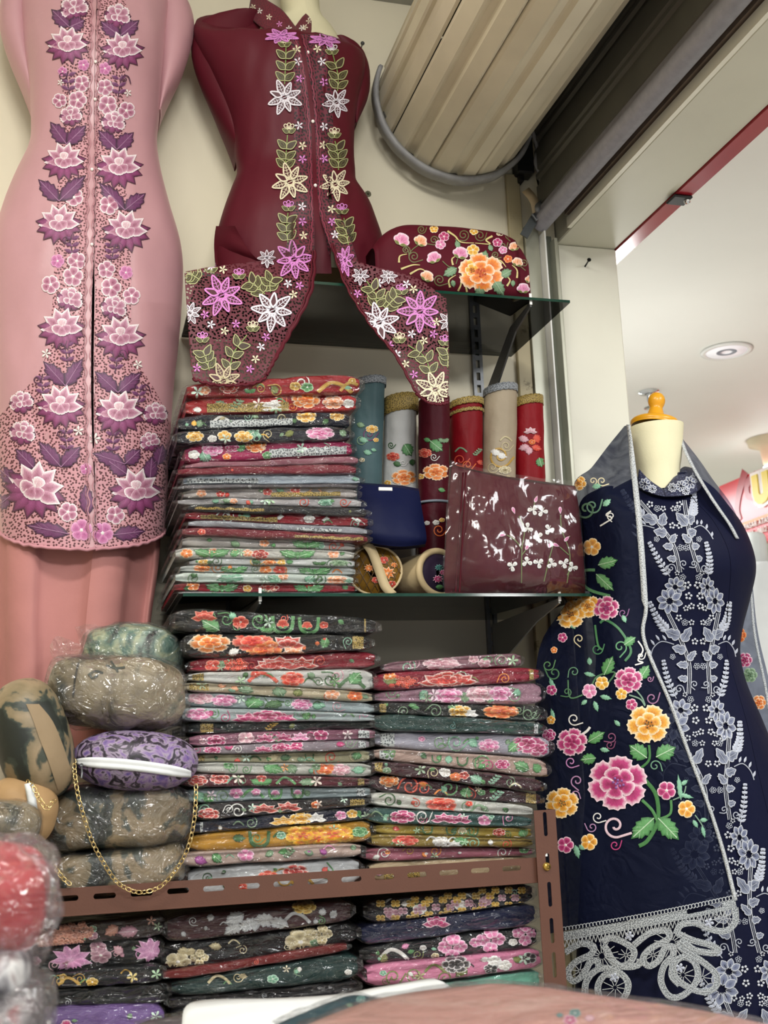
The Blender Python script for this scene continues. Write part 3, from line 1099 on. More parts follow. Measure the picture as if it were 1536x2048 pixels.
t = thing('white_dress_stand', 'white draped garment on a round-topped stand beyond the navy dress', 'clothes stand', px(1512, 1900, 3.4))
mb = MB()
for g in loft([(1066, 1484, 1512, 1500, 3.4, .02), (1072, 1481, 1522, 1500, 3.4, .05), (1100, 1480, 1527, 1500, 3.4, .06), (1230, 1478, 1535, 1505, 3.4, .06)], 12, 10):
    mb.grid(g)
mb.build('rounded_board', M_SCREEN, t)
mb = MB()
for g in loft([(1128, 1484, 1534, 1508, 3.36, .05), (1150, 1474, 1548, 1508, 3.36, .09), (1300, 1460, 1575, 1510, 3.36, .11), (1500, 1450, 1590, 1510, 3.36, .12), (2300, 1440, 1600, 1510, 3.36, .13)], 26, 18, wr=.01):
    mb.grid(g)
mb.build('draped_garment', M_WCL, t)

# ================================================================ roller shutter
M_SLAT = plain('cream_steel_slats', '#cfc6ad', .38, .0, nscale=7, var=.08, spec=.5, dirt=('#8d8164', 18, .70))
M_CURT = plain('dark_grey_slats', '#57564f', .42, .1, nscale=14, var=.1, dirt=('#8d8864', 160, .72))
M_RUB = plain('grey_rubber_strip', '#8d8d8d', .6, var=.15, nscale=40, bstr=.2)
M_BAR = plain('grey_bottom_bar', '#87858a', .45, .2, nscale=60, var=.1)
M_BLK = plain('black_plastic', '#0b0b0d', .5)
M_STEEL = plain('grey_galvanised_steel', '#76787a', .4, .5, nscale=60, var=.15)
M_BEIGE = plain('beige_tape', '#bda987', .6)
t = thing('roller_shutter', 'rolled-up cream steel shutter drum with its dark curtain and grey bottom bar', 'shutter', (.93, 1.0, 2.82))
DC = Vector((.897, 0, 3.03))
NS = 10
for i in range(NS):
    mb = MB()
    rows = []
    prof = [(0, .190), (.04, .196), (.10, .1985), (.40, .2005), (.44, .1965), (.47, .189), (.60, .187), (.64, .1895), (.70, .198), (.96, .200), (1.0, .194)]
    for y in (2.43, 2.0, 1.2, .4, -.5, -1.5):
        r = []
        for u, q in prof:
            a = -PI / 2 + .22 + (i + u) * 2 * PI / NS
            r.append(DC + Vector((math.cos(a) * q, y, math.sin(a) * q)))
        rows.append(r)
    mb.grid(rows)
    mb.build('slat', M_SLAT, t, True)
mb = MB()
for a0, a1 in ((-PI * 1.12, -.35),):
    rows = []
    for k in range(40):
        a = lerp(a0, a1, k / 39)
        w_ = .0035 * noise.noise(Vector((k * .35, 1, 1)))
        rows.append([DC + Vector((math.cos(a) * q, y, math.sin(a) * q)) for q, y in ((.202, 2.405), (.211 + w_, 2.404), (.2135 + w_, 2.415), (.2125 + w_, 2.438), (.202, 2.439))])
    mb.grid(rows, True, True)
mb.build('end_strip', M_RUB, t)
mb = MB()
mb.lathe([(.19, 2.425), (.19, 2.44), (.05, 2.44), (.05, 2.497)], (DC.x, 0, DC.z), (0, 1, 0), 32)
mb.build('end_disc', M_STEEL, t)
for i in range(6):
    z0 = 2.79 + i * .10
    mb = MB()
    rows = []
    for y in (2.462, 1.6, .6, -.4, -1.5):
        rows.append([Vector((x, y, z0 + dz)) for x, dz in ((1.130, 0), (1.124, .006), (1.124, .060), (1.131, .066), (1.131, .078), (1.124, .084), (1.124, .094), (1.130, .0995), (1.136, .0995), (1.136, 0))])
    mb.grid(rows, True, True)
    mb.build('curtain_slat', M_CURT, t, True)
mb = MB()
rows = []
for y in (2.462, 1.2, 0, -1.5):
    rows.append([Vector((1.130 + x, y, 2.757 + z)) for x, z in ((-.006, .032), (-.014, .024), (-.015, .010), (-.021, .004), (-.024, -.008), (-.020, -.022), (-.008, -.030), (.008, -.030), (.018, -.02), (.02, .01), (.008, .032))])
mb.grid(rows, True, True)
mb.build('bottom_bar', M_BAR, t)
mb = MB()
P = [px(x, y, Y) for x, y, Y in ((1052, 240, 2.44), (1068, 272, 2.45), (1075, 300, 2.455), (1071, 325, 2.455), (1080, 348, 2.455), (1087, 380, 2.455), (1090, 408, 2.455))]
mb.tube([Vector(p) for p in crom([tuple(q) for q in P], 20)], .006, 8)
mb.build('strap', M_RUB, t)
mb = MB()
a, b = px(1030, 300, 2.47), px(1066, 352, 2.47)
mb.box((a.x, 2.455, b.z), (b.x, W - .001, a.z + .04), .004)
a, b = px(1036, 350, 2.48), px(1046, 366, 2.48)
mb.box((a.x, 2.47, b.z), (b.x, W - .001, a.z + .01), .002)
mb.build('motor_bracket', M_BLK, t, True)

t = thing('shutter_lock', 'grey metal latch lump with flat bar and beige tape at the shutter corner', 'latch', px(1076, 430, 2.44))
mb = MB()
mb.ball(px(1077, 418, 2.44), .016, 10, (1, .8, 1.2))
mb.tube([px(1064, 428, 2.43), px(1072, 440, 2.43), px(1086, 432, 2.43)], .0035)
mb.build('lock_body', M_STEEL, t)
mb = MB()
p0, p1 = px(1048, 472, 2.44), px(1093, 396, 2.44)
d = (p1 - p0).normalized()
n_ = Vector((-d.z, 0, d.x)) * .011
mb.grid([[p0 + n_, p0 - n_, p0 - n_ + Vector((0, .004, 0)), p0 + n_ + Vector((0, .004, 0))], [p1 + n_, p1 - n_, p1 - n_ + Vector((0, .004, 0)), p1 + n_ + Vector((0, .004, 0))]], True, True)
mb.build('flat_bar', plain('dark_grey_bar', '#55595a', .5, .4), t, True)
mb = MB()
mb.grid([[px(x - 7, y + 4, Y), px(x + 7, y - 5, Y)] for x, y, Y in ((1051, 380, 2.44), (1062, 392, 2.434), (1069, 404, 2.432), (1072, 424, 2.436))])
mb.build('tape', M_BEIGE, t, solid=.001)

# ---- guide channel beside the pillar
t = thing('shutter_guide', 'tall metal guide channel fixed beside the cream pillar', 'guide rail', (1.135, W, 0))
ztop = px(1085, 462, 2.46).z
M_GUIDE = plain('pale_grey_aluminium', '#a8a898', .38, .35, nscale=5, var=.08)
M_GUIDED = plain('grey_green_aluminium', '#7e8274', .4, .3, nscale=5, var=.08)
for nm, x0, x1, y0, z1, m in (('inner_flange', 1.090, 1.128, 2.478, ztop + .02, M_GUIDE), ('bright_lip', 1.1285, 1.133, 2.445, ztop - .005, M_WHITEP),
                              ('channel_web', 1.1335, 1.166, 2.485, ztop, M_GUIDED), ('outer_flange', 1.158, 1.166, 2.450, ztop - .02, M_GUIDE),
                              ('outer_lip', 1.1665, 1.1725, 2.466, ztop - .02, M_GUIDED), ('outer_lip', 1.173, 1.1785, 2.472, ztop - .02, M_GUIDE), ('outer_lip', 1.179, 1.1835, 2.482, ztop - .02, M_GUIDED)):
    mb = MB()
    mb.box((x0, y0, .001), (x1, W - .0005, z1), .001)
    mb.build(nm, m, t, True)
mb = MB()
mb.box((1.052, 2.486, .001), (1.089, W - .0005, px(1050, 352, 2.49).z), .002)
mb.build('beige_cover_strip', plain('beige_cover', '#ab9f7e', .5, dirt=('#7c7152', 20, .6)), t, True)

# ---- small things on the walls
M_NAIL = plain('dark_nail', '#141414', .4, .6)


def nail(label, x, y, x2, y2, m, Y=W):
    p = px(x2, y2, Y)
    h = px(x, y, Y - .035)
    t = thing('wall_nail', label, 'nail', p)
    d = (h - p).normalized()
    mb = MB()
    mb.tube([p - d * .004, h], .0021, 8)
    mb.build('shank', m, t)
    mb = MB()
    mb.lathe([(.002, -.001), (.0052, 0), (.0052, .002), (.003, .0035)], h, d, 14)
    mb.build('nail_head', m, t)


nail('black nail driven into the cream pillar under the header', 1178, 520, 1170, 533, M_NAIL)
nail('grey nail sticking out of the wall by the maroon shoulder', 725, 87, 721, 100, M_STEEL)
p = px(736, 388, W)
t = thing('wall_plug', 'small rusty plug hole in the wall right of the maroon waist', 'wall plug', p)
mb = MB()
mb.lathe([(.004, -.006), (.009, -.002), (.008, .002), (.003, .001)], p, (0, -1, 0), 9)
mb.build('plug', plain('rusty_plug', '#5c5a44', .7, var=.3), t)
p = pz(1362, 397, 2.712)
t = thing('sign_bracket', 'small black bracket with a bolt on the red strip under the header', 'bracket', p)
mb = MB()
mb.box((p.x - .03, p.y - .022, p.z - .008), (p.x + .02, p.y + .022, p.z - .0005), .003)
mb.build('plate', M_BLK, t, True)
mb = MB()
mb.lathe([(.008, -.008), (.0075, -.013), (.004, -.015)], p + Vector((.012, -.006, 0)), n=12)
mb.build('bolt', M_CHROME, t)

# ================================================================ glass shelves
M_GLASS = glass_mat('shelf_glass', (.94, .965, .945))
M_GEDGE = plain('green_glass_edge', '#14382c', .1, var=.2, nscale=30)
M_BRK = plain('dark_grey_bracket', '#4a4b4b', .4, .4)
M_BRK2 = plain('grey_bracket', '#8a8c88', .45, .2)
GU, GL = 2.394, 1.737


def glass_shelf(label, x0, x1, y0, z):
    t = thing('glass_shelf', label, 'shelf', ((x0 + x1) / 2, (y0 + W) / 2, z))
    mb = MB()
    mb.box((x0, y0 + .0005, z), (x1, W - .012, z + .006))
    mb.build('glass_pane', M_GLASS, t, True)
    mb = MB()
    mb.box((x0, y0, z), (x1, y0 + .0004, z + .006))
    mb.box((x0, W - .0118, z), (x1, W - .011, z + .006))
    mb.build('polished_edge', M_GEDGE, t, True)


XU0 = px(362, 680, W).x
glass_shelf('upper glass shelf under the maroon bundle', XU0, 1.036, 2.136, GU)
glass_shelf('lower glass shelf under the tall stack of packets', .190, 1.012, 2.083, GL)
xr = px(955, 760, W).x


def bracket(label, xc, y0, z, drop, front):
    t = thing('shelf_bracket', label, 'bracket', (xc, W - .02, z - .1))
    mb = MB()
    pts = [(W - .014, z - .002), (y0, z - .002), (y0, z - .012), (y0 + front, z - .035), (W - .075, z - drop), (W - .05, z - drop - .03), (W - .046, z - drop - .075), (W - .03, z - drop - .095), (W - .014, z - drop - .08), (W - .014, z - drop + .02), (W - .055, z - drop + .045), (y0 + front + .03, z - .014)]
    if drop < .12:
        pts = pts[1:-2] + [(W - .014, z - .012)]
    else:
        pts = pts[1:]
    L = [Vector((xc - .002, a, b)) for a, b in pts]
    Rr = [Vector((xc + .002, a, b)) for a, b in pts]
    n = len(pts)
    mb.add(L + Rr, [(i, (i + 1) % n, n + (i + 1) % n, n + i) for i in range(n)] + [tuple(range(n)), tuple(range(2 * n - 1, n - 1, -1))])
    mb.build('arm', M_BRK if drop > .12 else M_BRK2, t, True)
    mb = MB()
    mb.box((xc - .003, y0 - .003, z - .008), (xc + .003, y0 - .0005, z + .018), .0005)
    mb.build('front_hook', M_WHITEP, t, True)
    mb = MB()
    mb.lathe([(.002, -.004), (.006, 0), (.006, .002), (.002, .004)], (xc - .003, W - .03, z - drop - .045), (-1, 0, 0), 12)
    mb.build('screw', M_STEEL, t)


def rail(label, x, z0, z1):
    t = thing('slotted_wall_rail', label, 'rail', (x, W, z0))
    mb = MB()
    for a, b in ((-.013, -.005), (.005, .013)):
        mb.box((x + a, W - .012, z0), (x + b, W - .0005, z1))
    z = z0 + .01
    while z < z1 - .03:
        mb.box((x - .0052, W - .0115, z), (x + .0052, W - .0095, z + .012))
        z += .032
    mb.build('channel', M_STEEL, t, True)


XR = .946
rail('slotted steel rail on the wall carrying the brackets near the pillar', XR, 1.25, 2.62)
bracket('dark bracket carrying the upper glass shelf', XR, 2.145, GU, .16, .09)
bracket('dark bracket carrying the right end of the lower glass shelf', XR, 2.10, GL, .10, .12)
XR2 = px(520, 1200, 2.1).x
rail('slotted steel rail on the wall behind the tall glass shelf stack', XR2, 1.25, 2.36)
bracket('dark bracket carrying the left end of the lower glass shelf', XR2, 2.10, GL, .10, .12)
bracket('dark bracket carrying the upper glass shelf behind the maroon lace', XR2, 2.145, GU, .16, .09)


def sheet(ctrl, nu=24, nv=30, rip=0.0, rscale=14.0, seed=0.0):
    """cloth sheet through rows of (x, y, Y) control points; returns a grid of points"""
    rows = [crom(r, nu) for r in ctrl]
    cols = [crom([r[j] for r in rows], nv) for j in range(nu)]
    out = []
    for i in range(nv):
        r = []
        for j in range(nu):
            x, y, Y = cols[j][i]
            p = px(x, y, Y)
            if rip:
                p.y += rip * noise.noise(Vector((p.x * rscale + seed, p.z * rscale * .35, seed)))
            r.append(p)
        out.append(r)
    return out


def cast_patch(b, rows, nu, nv, off=.0009):
    """grid of pixels dropped onto a surface"""
    R = crom(rows, nv)
    mb = MB()
    P = []
    for y, a, c in R:
        r = []
        for j in range(nu):
            d = ray(lerp(a, c, j / (nu - 1)), y).normalized()
            h = b.ray_cast(EYE, d)[0]
            r.append(None if h is None else h - d * off)
        P.append(r)
    idx = {}
    for i in range(nv - 1):
        for j in range(nu - 1):
            q = ((i, j), (i, j + 1), (i + 1, j + 1), (i + 1, j))
            if all(P[a][c] is not None for a, c in q):
                f = []
                for k in q:
                    if k not in idx:
                        idx[k] = len(mb.v)
                        mb.v.append(tuple(P[k[0]][k[1]]))
                    f.append(idx[k])
                mb.f.append(tuple(f))
    return mb


def part(parent, bvh, name, fn, off=.0014):
    s = Stitch(bvh, off)
    fn(s)
    return s.build(name, parent)


M_FORM = cloth('cream_calico_form', '#dcd6b4', .6, .1, .05, bscale=300, bstr=.1)

# ================================================================ pink mannequin
M_PINK = cloth('dusty_pink_satin', '#b98c92', .36, .3, .06, nscale=5, bscale=26, bstr=.12, bdist=.006, weave=1300, spec=.55)
M_PSKIRT = cloth('dusty_pink_skirt', '#b47c78', .6, .2, .06, bscale=30, bstr=.25)
M_PLACE = lace_mat('pink_eyelet_lace', '#be8a92', '#54282f', 165, .33)
tp = thing('dressed_mannequin', 'mannequin in a dusty pink kebaya with plum flower embroidery and a pink skirt', 'mannequin', px(185, 1100, 2.38))
rows = [(-75, 150, 240, 195, 2.38, .055), (-45, 90, 300, 193, 2.38, .075), (0, 42, 338, 190, 2.37, .095), (60, 45, 332, 189, 2.36, .11), (110, 50, 327, 188, 2.35, .122), (170, 58, 322, 187, 2.35, .12),
        (240, 62, 318, 186, 2.36, .105), (290, 58, 314, 185, 2.365, .098), (350, 30, 323, 184, 2.36, .105), (420, 3, 341, 183, 2.355, .115), (490, -14, 361, 181, 2.352, .12),
        (560, -16, 366, 180, 2.352, .12), (680, -14, 358, 178, 2.352, .12), (760, -12, 349, 177, 2.352, .12), (860, -10, 341, 178, 2.352, .12), (960, -4, 336, 182, 2.352, .12), (1062, 0, 329, 183, 2.352, .12)]
gp = lambda y: 1.8 * smooth(560, 640, y) * (1 - smooth(800, 1000, y)) + .3
dp = lambda y: .062 * smooth(600, 1060, y)
gl_ = loft(rows, 80, 40, gap=gp, drop=dp, wr=.004, wscale=11, back=PI / 2, seed=3.3, fold=.005)
mbk = MB()
for g in gl_:
    mbk.grid(g)
KP = mbk.build('kebaya', M_PINK, tp)
BK = mbk.bvh()
for nm, rr in (('sleeve', [(-30, 60, 22, 0), (0, 66, 2, 0), (60, 66, 0, 0), (120, 72, 18, 0), (180, 76, 44, 0), (224, 78, 62, 0)]),
               ('sleeve', [(-22, 320, 345, 0), (6, 312, 374, 0), (45, 308, 388, 0), (85, 308, 385, 0), (150, 310, 365, 0), (205, 312, 337, 0), (242, 313, 320, 0)])):
    mb = MB()
    R = crom([r[:3] for r in rr], 24)
    g = []
    for y, xi, xo in R:
        a, b = px(xi, y, 2.385), px(xo, y, 2.385)
        c, ax = (a + b) / 2, (b - a) / 2
        g.append([c + ax * 1.0 * math.cos(k * PI / 10) + Vector((0, (.062 if math.sin(k * PI / 10) > 0 else .05) * math.sin(k * PI / 10), 0)) for k in range(20)])
    mb.grid(g, True, True)
    mb.build(nm, M_PINK, tp)
mb = MB()
sk = [(940, 8, 322, 180, 2.372, .098), (1100, -14, 319, 178, 2.37, .10), (1250, -12, 300, 165, 2.37, .10), (1370, -8, 292, 160, 2.37, .10), (1500, -4, 288, 155, 2.37, .10)]
for g in loft(sk, 30, 60, back=PI / 2, pleat=lambda a, y: .016 * math.copysign(abs(math.sin(a * 6 + .6)) ** .4, math.sin(a * 6 + .6)) * smooth(1000, 1150, y)):
    mb.grid(g)
mb.build('skirt', M_PSKIRT, tp)
mb = MB()
for g in loft([(-75, 155, 235, 195, 2.38, .05), (-120, 152, 230, 191, 2.38, .05), (-150, 152, 230, 191, 2.38, .05)], 6, 12, back=PI / 2):
    mb.grid(g)
mb.build('neck', M_FORM, tp)

lc = lambda y: crom([(190,), (186,), (180,), (176,), (180,), (184,)], 101)[max(0, min(100, int(y / 1100 * 100)))][0]
LR = [(-10, 122, 6), (60, 120, 6), (160, 124, 6), (240, 128, 6), (320, 120, 6), (420, 112, 6), (540, 108, 6), (620, 104, 6), (690, 96, 7), (740, 80, 7), (790, 40, 6), (840, -5, 6), (900, -14, 5), (1000, -10, 4), (1100, 0, 4)]
RR = [(-10, 6, 250), (60, 6, 256), (160, 6, 250), (240, 6, 246), (320, 6, 246), (420, 6, 256), (540, 6, 262), (620, 6, 262), (690, 7, 266), (740, 7, 286), (790, 6, 315), (840, 6, 336), (900, 5, 338), (1000, 4, 332), (1100, 4, 326)]
cast_patch(BK, [(y, a, lc(y) - b) for y, a, b in LR], 40, 130).build('eyelet_lace', M_PLACE, KP)
cast_patch(BK, [(y, lc(y) + a, b) for y, a, b in RR], 40, 130).build('eyelet_lace', M_PLACE, KP)


def scal(s, side):
    for d, wd, c in ((5, 2.6, '#b98089'), (9, 1.4, '#9a626c')):
        P = []
        for i in range(170):
            y = -5 + i * 6.5
            if y > 1090:
                break
            P.append((lc(y) + side * (d + 2.2 * math.sin(y / 5.2)), y))
        for k in range(0, len(P) - 1, 16):
            s.line(P[k:k + 17], wd, c, 48)


part(KP, BK, 'scalloped_edge', lambda s: (scal(s, -1), scal(s, 1)))
hem = []
for g in gl_:
    hem += [p for p in (g[-1][::-1] if g is gl_[0] else g[-1])]
mb = MB()
mb.tube([p + Vector((0, -.002, .004 * abs(math.sin(i * 1.4)))) for i, p in enumerate(hem[20:-20])], .0035, 6)
mb.build('hem_edging', cloth('pink_hem', '#c48d96', .6), tp)
M_PEARL = plain('pearl', '#f2ece6', .2)
for x, y in ((190, 125), (189, 200), (183, 340), (183, 490)):
    d = ray(x, y).normalized()
    h = BK.ray_cast(EYE, ray(x + 4, y).normalized())[0]
    if h:
        mb = MB()
        mb.ball(h + Vector((-.003, -.002, 0)), .0036, 10)
        mb.build('pearl_button', M_PEARL, KP)

for x, y, r in ((135, 85, 42), (128, 318, 42), (118, 443, 44), (124, 652, 46), (121, 808, 48), (70, 973, 62), (245, 96, 42), (238, 330, 46), (252, 457, 46), (241, 670, 48), (238, 820, 50), (272, 978, 52)):
    part(KP, BK, 'lotus_flower', lambda s: s.lotus(x, y, r, tilt=.5 if r > 60 else 0))
for x, y, r in ((149, 14, 30), (235, 30, 28), (142, 230, 24), (227, 243, 26), (140, 597, 28), (228, 614, 28), (45, 864, 28), (43, 803, 26), (311, 826, 26), (300, 882, 22)):
    part(KP, BK, 'camellia_flower', lambda s: s.camellia(x, y, r, .25 * math.sin(x)))
for x, y, r in ((164, 167, 17), (119, 201, 15), (155, 200, 19), (210, 175, 17), (215, 210, 20), (253, 221, 18), (148, 394, 19), (218, 410, 20), (153, 522, 19), (213, 539, 18), (101, 569, 19), (146, 553, 21), (222, 575, 21), (263, 592, 18), (136, 1024, 20), (231, 1030, 19)):
    part(KP, BK, 'small_blossom', lambda s: s.daisy(x, y, r, ('' or tuple(hx(c) for c in ('#8a3a5c', '#bd809a', '#f8f2f2'))), 5, x * .3))
for x, y, r in ((167, 130, 12), (210, 137, 13), (115, 522, 14), (163, 1060, 22), (205, 1066, 22), (252, 545, 14), (125, 143, 10), (172, 938, 12)):
    part(KP, BK, 'pink_blossom', lambda s: s.daisy(x, y, r, tuple(hx(c) for c in ('#a84a86', '#c878a8', '#e2a8cc')), 5, x * .7))
for x, y, r in ((92, 707, 10), (276, 729, 10), (190, 877, 12), (157, 862, 11), (121, 165, 7), (256, 186, 8)):
    part(KP, BK, 'white_blossom', lambda s: s.tiny(x, y, r, '#efe8e2', x))
for bx, by, tips in ((139, 54, ((102, 18), (170, 40))), (240, 72, ((200, 42), (279, 40))), (133, 288, ((100, 243), (173, 250))), (234, 299, ((196, 260), (268, 264))), (118, 402, ((76, 358), (172, 350))),
                     (250, 420, ((197, 364), (292, 386))), (131, 772, ((86, 722), (166, 716))), (236, 785, ((189, 742), (284, 744))), (122, 934, ((76, 882), (162, 892))), (250, 928, ((184, 906), (282, 898))),
                     (256, 950, ((214, 920),)), (70, 938, ((30, 897),)), (38, 968, ((-8, 935),)), (138, 1068, ((50, 1050),)), (226, 1070, ((292, 1062),)), (176, 1030, ((170, 968),)), (20, 992, ((-14, 1020),)),
                     (300, 960, ((304, 912),)), (316, 930, ((326, 888),))):
    def f(s):
        for tx, ty in tips:
            s.leaf(bx, by, tx, ty, 30, 'plm')
    part(KP, BK, 'serrated_leaves', f)
for x, y, h in ((137, 165, 46), (238, 172, 46), (144, 492, 44), (224, 505, 40), (134, 706, 50), (232, 722, 48), (86, 772, 44), (278, 790, 44), (133, 882, 52), (226, 885, 50)):
    d = 1 if x < 180 else -1

    def f(s):
        s.line([(x - d * 6, y - h / 2), (x - d * 2, y), (x + d * 2, y + h / 2)], 2.6, '#4c1a3c')
        for k in (-.3, 0, .3):
            for e in (-1, 1):
                s.leaf(x, y + k * h, x + e * 15, y + k * h - 7, 8, 'plm', False, False)
        s.spiral(x - d * 12, y - h * .3, 9, 0, 2.2, '#4c1a3c', 1.2, d, 10)
    part(KP, BK, 'leaf_sprig', f)

# ================================================================ maroon mannequin
M_MAR = cloth('maroon_satin', '#54101f', .55, .08, .08, nscale=6, bscale=22, bstr=.10, bdist=.006, weave=1300, spec=.25)
M_MLACE = lace_mat('maroon_eyelet_lace', '#5e182c', '#1c0408', 140, .36)
M_MOPEN = lace_mat('maroon_open_lace', '#561022', '#000000', 150, .33, True)
tm_ = thing('dressed_mannequin', 'mannequin in a maroon kebaya with star flower embroidery and flared lace fronts', 'mannequin', px(620, 540, 2.40))
rows = [(40, 500, 640, 602, 2.388, .052), (50, 408, 664, 606, 2.386, .07), (64, 390, 692, 608, 2.378, .085), (84, 388, 716, 611, 2.368, .102), (112, 400, 727, 615, 2.358, .115), (150, 424, 726, 618, 2.35, .12), (200, 448, 715, 622, 2.35, .118), (250, 463, 708, 625, 2.355, .11),
        (310, 471, 706, 628, 2.36, .10), (345, 474, 708, 629, 2.362, .10), (375, 463, 712, 630, 2.36, .103), (410, 450, 735, 631, 2.355, .112), (450, 438, 752, 633, 2.35, .118), (490, 430, 766, 641, 2.35, .12), (520, 430, 772, 645, 2.35, .122), (552, 434, 776, 648, 2.35, .122), (574, 434, 778, 649, 2.35, .122)]
gm = lambda y: 17 * smooth(400, 552, y) + .3
gl_ = loft(rows, 70, 36, gap=gm, wr=.004, wscale=10, back=.45, seed=8.1, fold=.007, tilt=lambda y: 18 * (1 - smooth(70, 210, y)), drop=lambda y: .082 * (1 - smooth(40, 130, y)) + .02 * smooth(515, 574, y))
mbm = MB()
for g in gl_:
    mbm.grid(g)
KM = mbm.build('kebaya', M_MAR, tm_)
BM0 = mbm.bvh()
for ctrl in ([[(588, 440, 2.222), (609, 440, 2.222), (628, 440, 2.224)], [(586, 475, 2.20), (607, 472, 2.20), (629, 470, 2.205)], [(584, 512, 2.14), (606, 508, 2.15), (628, 503, 2.161)]],
             [[(633, 400, 2.238), (652, 400, 2.236), (668, 400, 2.236)], [(642, 440, 2.224), (662, 440, 2.222), (684, 440, 2.220)], [(653, 472, 2.20), (676, 472, 2.20), (700, 474, 2.19)], [(664, 503, 2.161), (692, 522, 2.142), (722, 545, 2.128)]]):
    mb = MB()
    gs = sheet(ctrl, 14, 16)
    mb.grid(gs)
    mbm.grid(gs)
    mb.build('front_edge_lace', M_MLACE, tm_, solid=.001)

BM = mbm.bvh()
for rr in ([(42, 540, 430), (50, 530, 396), (66, 520, 386), (112, 500, 383), (160, 490, 397), (215, 484, 421), (270, 480, 446), (322, 478, 472)],
           [(94, 650, 694), (101, 656, 712), (111, 662, 724), (124, 670, 731), (150, 680, 738), (195, 686, 736), (240, 694, 717), (266, 700, 707)]):
    mb = MB()
    g = []
    for y, xi, xo in crom(rr, 24):
        a, b = px(xi, y, 2.39), px(xo, y, 2.39)
        c, ax = (a + b) / 2, (b - a) / 2
        g.append([c + ax * math.cos(k * PI / 10) + Vector((0, .05 * math.sin(k * PI / 10), 0)) for k in range(20)])
    mb.grid(g, True, True)
    mb.build('sleeve', M_MAR, tm_)
for a, b in (((440, 450, 2.37), (520, 515, 2.27)),):      # gathered hip fold on the left
    mb = MB()
    rows_ = []
    for i in range(16):
        t_ = i / 15
        y = lerp(452, 530, t_)
        r = []
        for k in range(12):
            s_ = k / 11
            x = lerp(432 - 4 * math.sin(t_ * PI), lerp(470, 540, t_), s_)
            Y = lerp(2.335, 2.245, s_) - .016 * math.sin(s_ * PI) * math.sin(min(1, t_ * 1.6) * PI * .9)
            r.append(px(x, y + s_ * 18 * math.sin(t_ * PI), Y))
        rows_.append(r)
    mb.grid(rows_)
    mb.build('hip_fold', M_MAR, tm_)
mb = MB()
for g in loft([(-60, 560, 636, 598, 2.385, .055), (0, 562, 637, 600, 2.385, .055), (40, 560, 642, 602, 2.385, .055), (70, 500, 670, 610, 2.385, .06), (150, 470, 700, 618, 2.365, .09), (300, 480, 698, 628, 2.37, .075), (400, 466, 715, 632, 2.37, .085), (500, 445, 750, 640, 2.37, .09), (566, 445, 758, 645, 2.37, .09)], 30, 16, back=PI / 2):
    mb.grid(g)
mb.build('form', M_FORM, tm_)
M_COL = lace_mat('maroon_collar_lace', '#681529', '#30080f', 260, .26)
mb = MB()
mb.grid(sheet([[(505, -18, 2.385), (540, 4, 2.335), (566, 22, 2.32), (590, 53, 2.312)], [(500, 8, 2.385), (528, 26, 2.33), (562, 46, 2.31), (595, 60, 2.30)], [(497, 32, 2.385), (522, 54, 2.32), (560, 72, 2.29), (598, 76, 2.272)]], 20, 10))
mb.grid(sheet([[(591, 53, 2.312), (603, 36, 2.32), (612, 26, 2.335), (618, 14, 2.385)], [(594, 60, 2.30), (610, 48, 2.31), (622, 40, 2.33), (630, 28, 2.385)], [(597, 76, 2.272), (616, 73, 2.285), (631, 68, 2.32), (641, 58, 2.385)]], 16, 10))
cb = mb.bvh()
LCO = mb.build('lace_collar', M_COL, tm_, solid=.002)
for x, y, c in ((519, 22, '#f2eee6'), (538, 34, '#efe4c6'), (559, 48, '#e48ac8'), (578, 57, '#f2eee6'), (506, 14, '#efe4c6'), (610, 54, '#efe4c6'), (604, 56, '#f2eee6'), (618, 42, '#efe4c6'), (623, 36, '#f2eee6')):
    part(LCO, cb, 'tiny_flower', lambda s: s.tiny(x, y, 6.5, c, x))

MC = lambda y: crom([(596,), (613,), (621,), (627,), (630,), (632,), (640,), (648,)], 101)[max(0, min(100, int((y - 60) / (545 - 60) * 100)))][0]
cast_patch(BM0, [(y, a, MC(y) - b) for y, a, b in ((68, 578, 4), (100, 584, 4), (180, 588, 4), (260, 588, 4), (380, 585, 5), (440, 578, 8), (520, 570, 15))], 16, 70).build('eyelet_lace', M_MLACE, KM)
cast_patch(BM0, [(y, MC(y) + a, b) for y, a, b in ((68, 4, 640), (100, 4, 652), (180, 4, 666), (260, 4, 666), (380, 4, 668), (440, 8, 682), (520, 15, 700))], 16, 70).build('eyelet_lace', M_MLACE, KM)


def mscal(s, side):
    for d, wd, c in ((6, 2.4, '#8a2a44'), (11, 1.6, '#7a2038')):
        P = []
        for i in range(120):
            y = 70 + i * 4
            g = gm(y) * 1.0
            P.append((MC(y) + side * (g + d + 2.4 * abs(math.sin(y / 7))), y))
        for k in range(0, 119, 12):
            s.line(P[k:k + 13], wd, c, 40)


